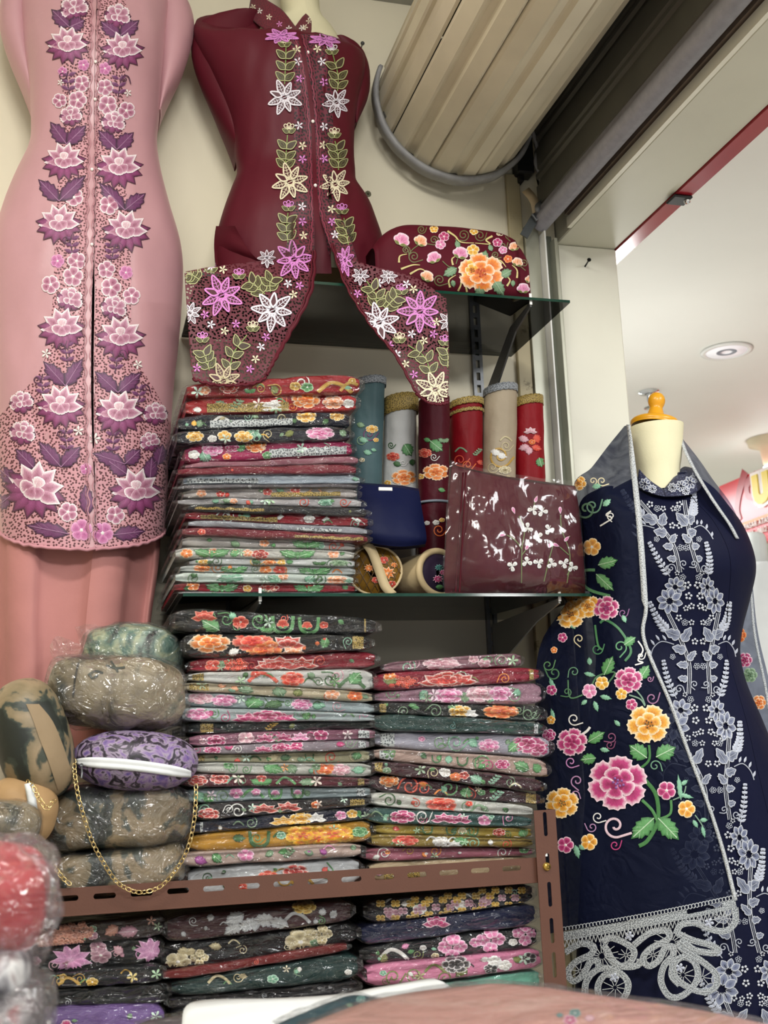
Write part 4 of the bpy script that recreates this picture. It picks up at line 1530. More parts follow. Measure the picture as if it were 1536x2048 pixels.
part(KM, BM, 'scalloped_edge', lambda s: (mscal(s, -1), mscal(s, 1)))
for x, y in ((615, 106), (625, 244), (630, 372)):
    h = BM.ray_cast(EYE, ray(x + 3, y).normalized())[0]
    if h:
        mb = MB()
        mb.ball(h + Vector((-.003, -.002, 0)), .004, 10)
        mb.build('pearl_button', M_PEARL, KM)
WH, CRM, PKC = '#efe9f2', '#eee3c2', '#dc86d0'
for x, y, r, c, sx, sq in ((569, 195, 34, WH, 1, 1), (673, 205, 28, WH, .95, 1), (580, 364, 36, CRM, 1, 1), (671, 369, 31, CRM, .95, 1), (562, 72, 34, PKC, 1, .4), (651, 79, 32, PKC, 1, .45)):
    part(KM, BM, 'star_flower', lambda s: s.star(x, y, r, c, sx, sq, a0=.2 + x * .01))
TINY = [(596, 123, WH), (644, 123, WH), (594, 98, CRM), (635, 97, CRM), (600, 157, PKC), (648, 164, PKC), (598, 251, WH), (648, 253, WH), (605, 291, CRM), (646, 290, CRM), (605, 318, PKC), (648, 317, PKC), (604, 413, WH), (663, 418, CRM), (605, 443, PKC), (664, 443, PKC), (607, 471, CRM), (670, 469, WH)]
for x, y, c in TINY:
    part(KM, BM, 'tiny_flower', lambda s: s.tiny(x, y, 9, c, x * .3))
for pts in (((569, 168), (571, 130), (572, 90)), ((675, 182), (676, 150), (665, 106)), ((570, 340), (572, 310), (575, 270)), ((677, 340), (676, 310), (670, 282)), ((576, 485), (573, 455), (576, 426)), ((697, 490), (692, 462), (688, 436))):
    part(KM, BM, 'leafy_vine', lambda s: s.vine(pts, 3, 25, 14))
for x, y, c in ((569, 84, CRM), (664, 99, WH), (578, 257, CRM), (669, 266, CRM), (577, 412, PKC), (684, 418, PKC)):
    part(KM, BM, 'tulip_bud', lambda s: s.tulip(x, y + 4, 14, c))

# flared lace fronts
PL = [[(369, 544, 2.10), (430, 533, 2.11), (520, 522, 2.13), (588, 510, 2.14), (628, 502, 2.16)],
      [(373, 610, 2.085), (440, 608, 2.09), (500, 600, 2.10), (570, 590, 2.105), (619, 585, 2.115)],
      [(378, 680, 2.08), (430, 685, 2.08), (490, 682, 2.085), (545, 676, 2.10), (575, 672, 2.11)],
      [(382, 735, 2.08), (425, 745, 2.08), (470, 742, 2.08), (520, 730, 2.09), (545, 724, 2.09)],
      [(386, 757, 2.08), (420, 766, 2.08), (465, 768, 2.08), (505, 765, 2.085), (532, 752, 2.09)]]
PR = [[(664, 488, 2.165), (700, 516, 2.14), (760, 534, 2.12), (830, 556, 2.10), (893, 596, 2.08)],
      [(692, 566, 2.12), (745, 585, 2.115), (800, 600, 2.10), (850, 610, 2.085), (896, 640, 2.075)],
      [(738, 645, 2.10), (775, 655, 2.09), (815, 665, 2.085), (855, 680, 2.075), (898, 700, 2.07)],
      [(792, 712, 2.08), (818, 720, 2.075), (845, 730, 2.075), (870, 740, 2.07), (898, 755, 2.07)],
      [(832, 785, 2.075), (845, 795, 2.075), (860, 804, 2.07), (880, 806, 2.07), (897, 802, 2.07)]]
for ctrl, side in ((PL, -1), (PR, 1)):
    mb = MB()
    g = sheet(ctrl, 40, 46, .006, 16, side)
    e = -1 if side < 0 else 0
    mb.grid(g)
    mcomb = MB()
    mcomb.grid(g)
    mcomb.add(mbm.v, mbm.f)
    bb = mcomb.bvh()
    LF = mb.build('lace_front', M_MOPEN, tm_, solid=.0012)
    mb = MB()
    for q, off, rr in ((0, 0, .0042), (2, .004, .0026)):
        P = []
        for i, r in enumerate(g):
            p = r[e - q] if e < 0 else r[e + q]
            p2 = r[e - q - 4] if e < 0 else r[e + q + 4]
            P.append(p + (p2 - p).normalized() * (-.004 * abs(math.sin(i * .75))) + Vector((0, -.002, 0)))
        mb.tube(P, rr, 6, flat=.6)
    P = [p + Vector((0, -.001, -.004 * abs(math.sin(i * .8)))) for i, p in enumerate(g[-1])]
    mb.tube(P, .003, 6)
    mb.build('scalloped_border', M_MAR, tm_)
    if side < 0:
        ST = [(588, 519, 38, PKC), (443, 591, 40, PKC), (545, 621, 40, WH), (534, 516, 18, WH), (380, 626, 22, WH), (447, 762, 34, '#cfc09a')]
        TI = [(446, 539, CRM), (576, 567, WH), (599, 571, PKC), (587, 589, CRM), (410, 629, PKC), (422, 649, WH), (472, 648, PKC), (449, 662, CRM), (532, 674, PKC), (522, 694, WH), (511, 718, CRM), (394, 736, PKC), (500, 738, PKC), (422, 534, WH)]
        VI = [((458, 745), (468, 705), (494, 670)), ((419, 741), (412, 718), (405, 700)), ((530, 588), (512, 572), (496, 562)), ((541, 584), (540, 568), (546, 556)), ((400, 560), (388, 552), (378, 549))]
        TU = [(506, 654, CRM), (405, 676, PKC), (478, 549, PKC), (422, 536, PKC)]
    else:
        ST = [(690, 521, 30, PKC), (840, 623, 41, PKC), (758, 645, 38, WH), (871, 779, 38, CRM), (721, 552, 17, WH), (777, 552, 17, WH), (897, 643, 20, WH)]
        TI = [(758, 566, WH), (715, 587, PKC), (813, 568, WH), (827, 578, CRM), (710, 608, CRM), (873, 644, CRM), (823, 668, WH), (867, 668, PKC), (848, 681, CRM), (779, 690, PKC), (794, 708, WH), (811, 728, CRM), (828, 749, PKC), (696, 590, WH)]
        VI = [((862, 752), (850, 715), (816, 690)), ((752, 617), (752, 590), (733, 562)), ((769, 618), (782, 604), (796, 590)), ((895, 735), (896, 715), (892, 696))]
        TU = [(799, 677, CRM), (803, 580, PKC), (890, 682, PKC)]
    for x, y, r, c in ST:
        part(LF, bb, 'star_flower', lambda s: s.star(x, y, r, c, .6 if (x, y) == (690, 521) else 1, a0=.1 + x * .013))
    for x, y, c in TI:
        part(LF, bb, 'tiny_flower', lambda s: s.tiny(x, y, 9, c, x * .37))
    for v in VI:
        part(LF, bb, 'leafy_vine', lambda s: s.vine(v, 3, 25, 14))
    for x, y, c in TU:
        part(LF, bb, 'tulip_bud', lambda s: s.tulip(x, y + 3, 14, c))

# ================================================================ navy mannequin with shawl
M_NAVY = cloth('navy_crepe', '#0b0f29', .6, .0, .10, nscale=6, bscale=20, bstr=.15, bdist=.01)
M_KNOB = plain('yellow_ochre_plastic', '#d89a1c', .3, var=.04)
tn = thing('dressed_mannequin', 'mannequin with an ochre knob in a navy dress with silver embroidery', 'mannequin', px(1400, 2300, 2.1))
mb = MB()
for g in loft([(853, 1263, 1361, 1312, 2.11, .053), (868, 1262, 1360, 1312, 2.11, .054), (915, 1268, 1357, 1312, 2.11, .053), (950, 1274, 1353, 1314, 2.11, .052), (985, 1266, 1360, 1318, 2.11, .058), (1010, 1240, 1400, 1322, 2.115, .065)], 20, 18, back=PI / 2):
    mb.grid(g)
mb.build('neck', M_FORM, tn)
kc, kt = px(1311, 848, 2.11), px(1321, 775, 2.11)
ax = Vector((.03, 0, 1)).normalized()
mb = MB()
S = .001
mb.lathe([(q * S, h * S) for q, h in ((50, -3), (52.5, 1), (52.5, 6), (48, 11), (30, 16), (21, 20), (18, 25), (14.5, 37), (13.5, 41), (15.5, 45), (18, 52), (18.4, 58), (16.5, 66), (11.5, 72), (5, 75))], px(1310, 851, 2.11), (.16, .0, 1), 40)
mb.build('neck_cap_knob', M_KNOB, tn)
rows = [(958, 1262, 1388, 1326, 2.125, .062), (985, 1215, 1425, 1329, 2.13, .075), (1020, 1190, 1452, 1342, 2.12, .09), (1060, 1186, 1476, 1366, 2.11, .108), (1110, 1186, 1493, 1386, 2.10, .12), (1150, 1186, 1497, 1393, 2.10, .122), (1200, 1188, 1487, 1397, 2.11, .112),
        (1260, 1194, 1474, 1400, 2.115, .10), (1310, 1198, 1471, 1403, 2.118, .098), (1370, 1195, 1484, 1418, 2.115, .105), (1440, 1185, 1512, 1430, 2.11, .115), (1540, 1180, 1550, 1443, 2.10, .125), (1700, 1170, 1610, 1474, 2.10, .125), (1900, 1160, 1660, 1508, 2.10, .125), (2120, 1150, 1710, 1535, 2.10, .125)]
gn = lambda y: .4 + 10 * smooth(1640, 2000, y)
gl_ = loft(rows, 90, 40, gap=gn, wr=.005, wscale=9, back=PI / 2, seed=5.5)
mbn = MB()
for g in gl_:
    mbn.grid(g)
KN = mbn.build('navy_dress', M_NAVY, tn)
BN = mbn.bvh()
mb = MB()
g = []
for y, xi, xo in crom([(978, 1222, 1196), (1000, 1220, 1164), (1060, 1212, 1154), (1120, 1206, 1159), (1178, 1202, 1168)], 20):
    a, b = px(xi, y, 2.135), px(xo, y, 2.135)
    c, ax = (a + b) / 2, (b - a) / 2
    g.append([c + ax * math.cos(k * PI / 10) + Vector((0, .030 * math.sin(k * PI / 10), 0)) for k in range(20)])
mb.grid(g, True, True)
mb.build('sleeve', M_NAVY, tn)
mb = MB()
for g in loft([(1500, 1195, 1540, 1440, 2.105, .105), (1800, 1185, 1620, 1490, 2.105, .105), (2120, 1170, 1690, 1530, 2.105, .105)], 14, 20, back=PI / 2, pleat=lambda a, y: .004 * math.sin(a * 9)):
    mb.grid(g)
mb.build('underskirt', M_NAVY, tn)
M_NCOL = lace_mat('navy_collar_lace', '#161b3c', '#5c6480', 180, .16)
mb = MB()
mb.grid(sheet([[(1278, 938, 2.085), (1296, 958, 2.062), (1315, 972, 2.052), (1327, 980, 2.047)], [(1276, 956, 2.075), (1296, 972, 2.052), (1314, 983, 2.043), (1328, 988, 2.036)], [(1278, 978, 2.068), (1298, 985, 2.043), (1315, 990, 2.034), (1330, 993, 2.028)]], 16, 8))
mb.grid(sheet([[(1327, 980, 2.047), (1342, 962, 2.052), (1352, 950, 2.065), (1368, 934, 2.10), (1392, 940, 2.11)], [(1328, 988, 2.036), (1352, 974, 2.03), (1376, 962, 2.035), (1396, 955, 2.06), (1406, 965, 2.08)], [(1330, 993, 2.028), (1355, 992, 2.018), (1380, 989, 2.02), (1398, 980, 2.035), (1404, 966, 2.06)]], 24, 8))
bc = mb.bvh()
NCO = mb.build('collar', M_NCOL, tn, solid=.002)
SV, SV2 = '#a9aebb', '#c6cad3'


def dotflower(s, x, y, r):
    for i in range(5):
        a = i * 1.2566 + x
        c = hx(SV2)
        s.shape(x + math.cos(a) * r * .6, y + math.sin(a) * r * .6, 0, [(math.cos(k * PI / 3) * r * .3, math.sin(k * PI / 3) * r * .3) for k in range(6)], c, c, c, 1, (0, 0))


def ringflower(s, x, y, r):
    for i in range(5):
        a = i * 1.2566 + y
        s.ring([(x + math.cos(a) * r * .6 + math.cos(k * 1.05) * r * .32, y + math.sin(a) * r * .6 + math.sin(k * 1.05) * r * .32) for k in range(6)], 1.2, SV)


def silverflower(s, x, y, r, sx=1.0):
    for i in range(8):
        a = i * PI / 4 + .2
        P = [(x + (math.cos(a) * p - math.sin(a) * q) * r * sx, y + (math.sin(a) * p + math.cos(a) * q) * r) for p, q in ((.25, 0), (.45, .22), (.75, .24), (.92, .12), (1.02, 0), (.92, -.12), (.75, -.24), (.45, -.22))]
        g = hx('#4a5274')
        s.poly([(x + math.cos(a) * r * .6 * sx, y + math.sin(a) * r * .6)] + P, [g] + [hx('#878ea2')] * 8, [(0, 1 + k, 1 + (k + 1) % 8) for k in range(8)])
        s.ring(P, 1.7, SV2)
        s.line([(x + math.cos(a) * r * .2 * sx, y + math.sin(a) * r * .2), (x + math.cos(a) * r * .6 * sx, y + math.sin(a) * r * .6)], 1.6, '#0c1028')


def fern(s, pts, ln, wd=6):
    P = crom(pts, 20)
    s.line(pts, 2, SV)
    for i in range(2, 19, 2):
        x, y = P[i]
        a = math.atan2(P[i + 1][1] - P[i - 1][1], P[i + 1][0] - P[i - 1][0])
        for d in (-1, 1):
            b = a + d * .9
            s.leaf(x, y, x + math.cos(b) * ln * (1 - i / 30), y + math.sin(b) * ln * (1 - i / 30), wd, 'silv', False, False)


def sleaf(s, x, y, x2, y2, wd):
    dx, dy = x2 - x, y2 - y
    T = [(x + dx * p - dy / math.hypot(dx, dy) * q * wd, y + dy * p + dx / math.hypot(dx, dy) * q * wd) for p, q in ((0, 0), (.15, .35), (.35, .42), (.45, .3), (.65, .36), (.8, .2), (1, 0), (.8, -.2), (.65, -.36), (.45, -.3), (.35, -.42), (.15, -.35))]
    g = hx('#3a4058')
    s.poly([(x + dx * .5, y + dy * .5)] + T, [g] + [hx('#868da0')] * 12, [(0, 1 + k, 1 + (k + 1) % 12) for k in range(12)])
    s.ring(T, 1.6, SV2)
    s.line([(x, y), (x + dx * .8, y + dy * .8)], 1.2, SV)


def branch(s, pts, w=7):
    for o in (-w / 2, 0, w / 2):
        s.line([(x + o, y) for x, y in pts], 1.7 if o else 1.2, SV2 if o else SV, 30)


CX = lambda y: crom([(1328,), (1352,), (1375,), (1388,), (1396,), (1400,), (1402,), (1404,), (1420,), (1431,), (1437,), (1447,), (1458,), (1474,), (1490,), (1503,), (1512,)], 201)[max(0, min(200, int((y - 985) / (1990 - 985) * 200)))][0]
unit = 0
for k, (y0, sc) in enumerate(((1000, .85), (1226, .95), (1466, 1.02), (1722, 1.08), (1985, 1.1))):
    for side, sx in ((-1, 1.0), (1, .72)):
        X = lambda d, y: CX(y) + side * d * sx * sc
        Yf = lambda v: y0 + v * sc

        def f1(s):
            branch(s, [(X(62, Yf(0)), Yf(0)), (X(38, Yf(60)), Yf(60)), (X(24, Yf(110)), Yf(110)), (X(26, Yf(170)), Yf(170))])
            for a, b, c, d, w_ in ((40, 50, 72, 38, 26), (30, 80, 58, 72, 22), (26, 110, 50, 108, 18), (36, 60, 16, 30, 22), (26, 100, 10, 80, 16), (28, 140, 48, 136, 16)):
                sleaf(s, X(a, Yf(b)), Yf(b), X(c, Yf(d)), Yf(d), w_)
            s.spiral(X(46, Yf(160)), Yf(160), 9, 0, 2, SV, 1.3, side, 8)
            s.spiral(X(14, Yf(150)), Yf(150), 8, 2, 2, SV, 1.3, -side, 6)
        part(KN, BN, 'silver_branch', f1)
        part(KN, BN, 'silver_flower', lambda s: silverflower(s, X(44, Yf(205)), Yf(205), 24 * sc, sx))
        part(KN, BN, 'silver_flower', lambda s: silverflower(s, X(62, Yf(238)), Yf(238), 30 * sc, sx))
        part(KN, BN, 'silver_sprig', lambda s: fern(s, [(X(52, Yf(180)), Yf(180)), (X(70, Yf(140)), Yf(140)), (X(78, Yf(100)), Yf(100))], 13))
        part(KN, BN, 'silver_sprig', lambda s: fern(s, [(X(64, Yf(40)), Yf(40)), (X(84, Yf(14)), Yf(14)), (X(98, Yf(-22)), Yf(-22))], 15, 7))

        for d, v, r in ((14, 20, 7), (10, 60, 8), (8, 112, 7), (14, 200, 9), (16, 226, 9), (22, 182, 7), (40, 10, 8), (58, 92, 6), (28, 20, 7), (12, 85, 6), (12, 250, 8), (26, 255, 7), (34, 172, 6)):
            part(KN, BN, 'tiny_silver_flower', lambda s: (ringflower if int(d + v) % 3 == 0 else dotflower)(s, X(d, Yf(v)), Yf(v), r))

        def f2(s):
            s.line([(X(54, Yf(66)), Yf(66)), (X(80, Yf(60)), Yf(60)), (X(98, Yf(74)), Yf(74)), (X(104, Yf(92)), Yf(92))], 2, SV)
            for d, v in ((70, 58), (84, 58), (95, 68), (103, 86)):
                s.leaf(X(d, Yf(v)), Yf(v), X(d + 8, Yf(v - 12)), Yf(v - 12), 5, 'silv', False, False)
        part(KN, BN, 'silver_tendril', f2)


for x, y, r in ((1290, 968, 12), (1305, 978, 8), (1345, 975, 9), (1362, 972, 11), (1380, 965, 13), (1392, 955, 11), (1372, 982, 8)):
    part(NCO, bc, 'silver_flower', lambda s: silverflower(s, x, y, r))

# ---- the shawl
M_SHEER = sheer_mat('sheer_navy_organza', '#0a1026', .86)
M_SHEER2 = sheer_mat('sheer_navy_organza_back', '#141c38', .66)
M_STRIM = lace_mat('silver_trim', '#b9bdbf', '#62686e', 330, .25)
ts = thing('sheer_shawl', 'sheer navy shawl with bright flower embroidery and silver lace hem over the navy dress', 'shawl', px(1270, 1850, 2.0))
CT = [[(1249, 852, 2.10), (1252, 851, 2.09), (1255, 850, 2.085), (1258, 850, 2.08)],
      [(1222, 885, 2.11), (1238, 887, 2.10), (1252, 889, 2.08), (1265, 891, 2.065)],
      [(1183, 935, 2.11), (1215, 937, 2.09), (1245, 940, 2.06), (1272, 942, 2.045)],
      [(1146, 970, 2.15), (1190, 978, 2.065), (1235, 985, 2.025), (1277, 990, 2.01)],
      [(1148, 1060, 2.17), (1192, 1065, 2.07), (1236, 1075, 2.005), (1283, 1080, 1.985)],
      [(1145, 1180, 2.18), (1194, 1190, 2.072), (1234, 1200, 2.005), (1290, 1210, 1.985)],
      [(1085, 1280, 2.17), (1150, 1285, 2.09), (1225, 1290, 2.0), (1286, 1282, 1.985)],
      [(1072, 1400, 2.14), (1160, 1400, 2.05), (1260, 1405, 1.985), (1342, 1410, 1.96)],
      [(1070, 1540, 2.14), (1180, 1545, 2.05), (1300, 1550, 1.975), (1397, 1555, 1.945)],
      [(1080, 1690, 2.14), (1200, 1695, 2.04), (1330, 1695, 1.965), (1446, 1690, 1.935)],
      [(1100, 1868, 2.12), (1225, 1846, 2.02), (1350, 1824, 1.955), (1471, 1800, 1.93)]]
CT = [[(a, b, c - .012) for a, b, c in r] for r in CT]
g = sheet(CT, 46, 80, .012, 15, 4.2)
mb = MB()
mb.grid(g)
FD = mb.build('front_drape', M_SHEER, ts)
mbx = MB()
mbx.grid(g)
ext = [[(1100, 1868, 2.108), (1225, 1846, 2.008), (1350, 1824, 1.943), (1480, 1798, 1.918)], [(1110, 1990, 2.10), (1240, 1990, 2.0), (1360, 1970, 1.945), (1500, 1930, 1.92)], [(1120, 2100, 2.10), (1240, 2100, 2.0), (1370, 2080, 1.945), (1510, 2060, 1.92)]]
mbx.grid(sheet(ext, 46, 30))
BS = mbx.bvh()
mb = MB()
rows_ = []
for i, r in enumerate(g):
    p, q = r[-1], r[-4]
    d = (p - q).normalized()
    wd = (.010 if i < 40 else .0055)
    rows_.append([p - d * wd + Vector((0, -.003, 0)), p - d * wd * .5 + Vector((0, -.005, 0)), p + d * .0015 + Vector((0, -.003, 0))])
mb.grid(rows_)
mb.build('silver_edging', M_STRIM, ts, solid=.001)
G2 = sheet([[(1357, 868, 2.10), (1361, 872, 2.10), (1364, 876, 2.10)], [(1370, 905, 2.065), (1386, 908, 2.085), (1396, 916, 2.11)], [(1393, 950, 2.04), (1416, 953, 2.055), (1428, 962, 2.10)], [(1425, 1002, 2.01), (1448, 1002, 2.035), (1462, 1008, 2.09)], [(1458, 1050, 2.0), (1472, 1046, 2.03), (1480, 1050, 2.08)], [(1473, 1078, 2.0), (1482, 1078, 2.03), (1488, 1080, 2.07)]], 14, 30)
mb = MB()
mb.grid(G2)
mb.build('shoulder_drape', M_SHEER2, ts)
mb = MB()
mb.grid([[r[0] + Vector((-.004, -.003, 0)), r[0] + Vector((0, -.005, 0)), r[0] + Vector((.004, -.003, 0))] for r in G2])
mb.build('silver_edging', M_STRIM, ts, solid=.001)
G3 = sheet([[(1455, 1045, 2.18), (1475, 1050, 2.16), (1487, 1062, 2.15)], [(1462, 1120, 2.20), (1485, 1130, 2.17), (1500, 1130, 2.15)], [(1455, 1260, 2.20), (1485, 1260, 2.17), (1515, 1262, 2.15)], [(1450, 1400, 2.20), (1500, 1400, 2.17), (1545, 1400, 2.15)], [(1470, 1650, 2.22), (1520, 1650, 2.19), (1590, 1650, 2.17)], [(1490, 1900, 2.24), (1540, 1900, 2.22), (1620, 1900, 2.2)]], 24, 40, .008, 15, 2)
mb = MB()
mb.grid(G3)
B3 = mb.bvh()
BD = mb.build('back_drape', M_SHEER2, ts)
mb = MB()
mb.grid([[r[-5] + Vector((-.003, -.003, 0)), r[-5] + Vector((.003, -.003, 0))] for r in G3[6:]])
mb.build('silver_edging', M_STRIM, ts, solid=.001)
for x, y, c in ((1482, 1205, 'gold'), (1478, 1270, 'org2'), (1490, 1320, 'mag'), (1518, 1405, 'org'), (1500, 1350, 'sage')):
    part(BD, B3, 'flower', lambda s: s.rose(x, y, 15, c))

DK = tuple(hx(c) for c in ('#8c1450', '#c03c7c', '#f2dce4'))
PAL['deep'] = DK
PAL['amb'] = tuple(hx(c) for c in ('#c8781c', '#e8a838', '#f6e6c4'))
for x, y, r, pal, h in ((1235, 1566, 60, 'deep', '#8a5aa0'), (1297, 1448, 43, 'amb', '#6a4a1c'), (1124, 1606, 34, 'amb', '#6a5a2c'), (1144, 1484, 31, 'deep', None), (1257, 1360, 29, 'deep', None),
                        (1212, 1216, 27, 'deep', '#8a3a7a'), (1140, 1228, 32, 'amb', '#5a3a14'), (1175, 1212, 26, 'amb', '#5a3a14'), (1156, 966, 17, 'amb', '#5a3a14'), (1132, 1212, 20, 'amb', None), (1098, 1470, 14, 'deep', None)):
    part(FD, BS, 'flower', lambda s: s.rose(x, y, r, pal, .9, .3 + x, h), .002)
for x, y, r, pal in ((1179, 1382, 15, 'pink'), (1204, 1366, 14, 'yel'), (1243, 1388, 12, 'yel'), (1263, 1409, 12, 'mag'), (1333, 1581, 19, 'deep'), (1373, 1618, 18, 'amb'), (1131, 1690, 17, 'deep'), (1178, 1684, 17, 'amb'), (1184, 1094, 18, 'amb'), (1103, 1380, 11, 'deep'), (1125, 1275, 10, 'deep'), (1108, 1300, 7, 'org'), (1102, 1440, 9, 'amb')):
    part(FD, BS, 'small_flower', lambda s: s.daisy(x, y, r, pal, 5, x * .4), .002)
for x, y, x2, y2, wd in ((1208, 1350, 1226, 1312, 24), (1280, 1358, 1298, 1330, 22), (1176, 1484, 1210, 1464, 22), (1192, 1516, 1160, 1520, 22), (1294, 1516, 1258, 1490, 32), (1312, 1514, 1352, 1494, 32), (1308, 1636, 1262, 1678, 34), (1316, 1636, 1358, 1680, 34), (1196, 1130, 1236, 1120, 24), (1192, 1148, 1228, 1182, 22),
                          (1206, 1012, 1222, 998, 12), (1184, 974, 1204, 970, 11), (1248, 1290, 1272, 1274, 18), (1180, 1330, 1178, 1314, 10), (1168, 1346, 1192, 1352, 9), (1200, 1392, 1224, 1398, 10), (1150, 1258, 1140, 1236, 14), (1245, 1230, 1252, 1246, 10), (1174, 1400, 1162, 1410, 9), (1188, 1402, 1196, 1424, 10),
                          (1108, 1440, 1102, 1416, 8), (1112, 1390, 1098, 1352, 10), (1240, 1452, 1228, 1440, 9), (1362, 1570, 1376, 1560, 9), (1362, 1600, 1356, 1548, 10), (1356, 1588, 1388, 1596, 9), (1386, 1640, 1396, 1656, 9), (1400, 1640, 1416, 1640, 9), (1404, 1652, 1410, 1676, 8), (1150, 1690, 1158, 1718, 12), (1158, 1690, 1170, 1700, 10), (1200, 1498, 1220, 1502, 10)):
    part(FD, BS, 'leaf', lambda s: s.leaf(x, y, x2, y2, wd, 'mint' if wd < 15 else 'grn'), .002)
for x, y, r, a, c, d in ((1185, 1012, 16, 0, '#6a9a80', 1), (1222, 1032, 8, 2, '#e8e8e4', 1), (1172, 1018, 20, 3, '#4c7a54', -1), (1246, 1226, 10, 0, '#7a4a7c', 1), (1158, 1278, 11, 2, '#e2d6b0', 1), (1194, 1298, 12, 0, '#4c8a60', 1), (1240, 1294, 14, 1, '#5c9a6c', -1), (1282, 1312, 8, 0, '#e8e8e4', 1),
                         (1148, 1344, 11, 3, '#5c8a6c', 1), (1134, 1384, 10, 2, '#4c7a54', -1), (1304, 1396, 13, 0, '#9a6a90', 1), (1148, 1438, 13, 1, '#ecebe6', 1), (1222, 1474, 11, 2, '#8a4a70', -1), (1220, 1490, 9, 0, '#7a3a60', 1), (1142, 1524, 12, 1, '#c88ac0', 1), (1310, 1532, 12, 0, '#6a9a7c', -1), (1154, 1562, 13, 2, '#b88ab4', 1), (1150, 1590, 9, 0, '#b88ab4', -1),
                         (1196, 1634, 12, 1, '#e8e6e4', 1), (1184, 1654, 11, 3, '#b88ab4', -1), (1230, 1652, 24, 1, '#e6c8d4', 1), (1230, 1690, 11, 0, '#c03c7c', 1), (1096, 1330, 12, 0, '#5c8a5c', 1), (1108, 1346, 14, 3, '#4c7a54', -1), (1300, 1358, 6, 0, '#9a6a90', 1), (1204, 962, 10, 1, '#e2d6b0', 1), (1186, 962, 8, 1, '#e2d6b0', -1)):
    part(FD, BS, 'scroll', lambda s: s.spiral(x, y, r, a, max(2.2, r * .2), c, 1.25, d, r * .9), .002)


for P, wd, c in (([(1290, 1560), (1312, 1590), (1316, 1640), (1296, 1680), (1278, 1692)], 8, '#3c7a3c'), ([(1284, 1600), (1304, 1620), (1314, 1640)], 6, '#4c8a4c'), ([(1298, 1490), (1298, 1520), (1276, 1540)], 5, '#3c7a3c'), ([(1342, 1600), (1340, 1628), (1312, 1640)], 5, '#4c8a4c'),
                     ([(1208, 1376), (1230, 1345), (1196, 1352), (1184, 1370)], 3.5, '#4c7a54'), ([(1270, 1378), (1284, 1395), (1290, 1410)], 3, '#7a9a84'), ([(1258, 1390), (1280, 1398), (1290, 1412)], 3, '#7a9a84'), ([(1200, 1246), (1212, 1240), (1240, 1260), (1262, 1300), (1250, 1322)], 5, '#3c7a4c'),
                     ([(1190, 1140), (1168, 1142), (1160, 1160), (1180, 1180), (1220, 1192)], 6, '#4c8a54'), ([(1190, 1250), (1196, 1290), (1206, 1300)], 4, '#4c8a54'), ([(1136, 1360), (1140, 1395), (1165, 1390)], 3, '#4c7a54'), ([(1346, 1600), (1366, 1590), (1372, 1572)], 2.5, '#7a9a84'), ([(1390, 1630), (1404, 1650), (1410, 1668)], 2.5, '#7a9a84'),
                     ([(1222, 1022), (1212, 1030), (1224, 1036), (1210, 1046), (1200, 1052)], 3, '#ecebe6'), ([(1276, 1282), (1286, 1300), (1276, 1320), (1286, 1325), (1270, 1330)], 3, '#ecebe6'), ([(1162, 1470), (1174, 1462), (1180, 1454)], 5, '#ecebe6')):
    part(FD, BS, 'stem', lambda s: s.line(P, wd, c), .0018)

# ghost of the silver flowers showing through is the dress itself; silver lace hem
M_HEMP = None


HB = Stitch(BS, .004)


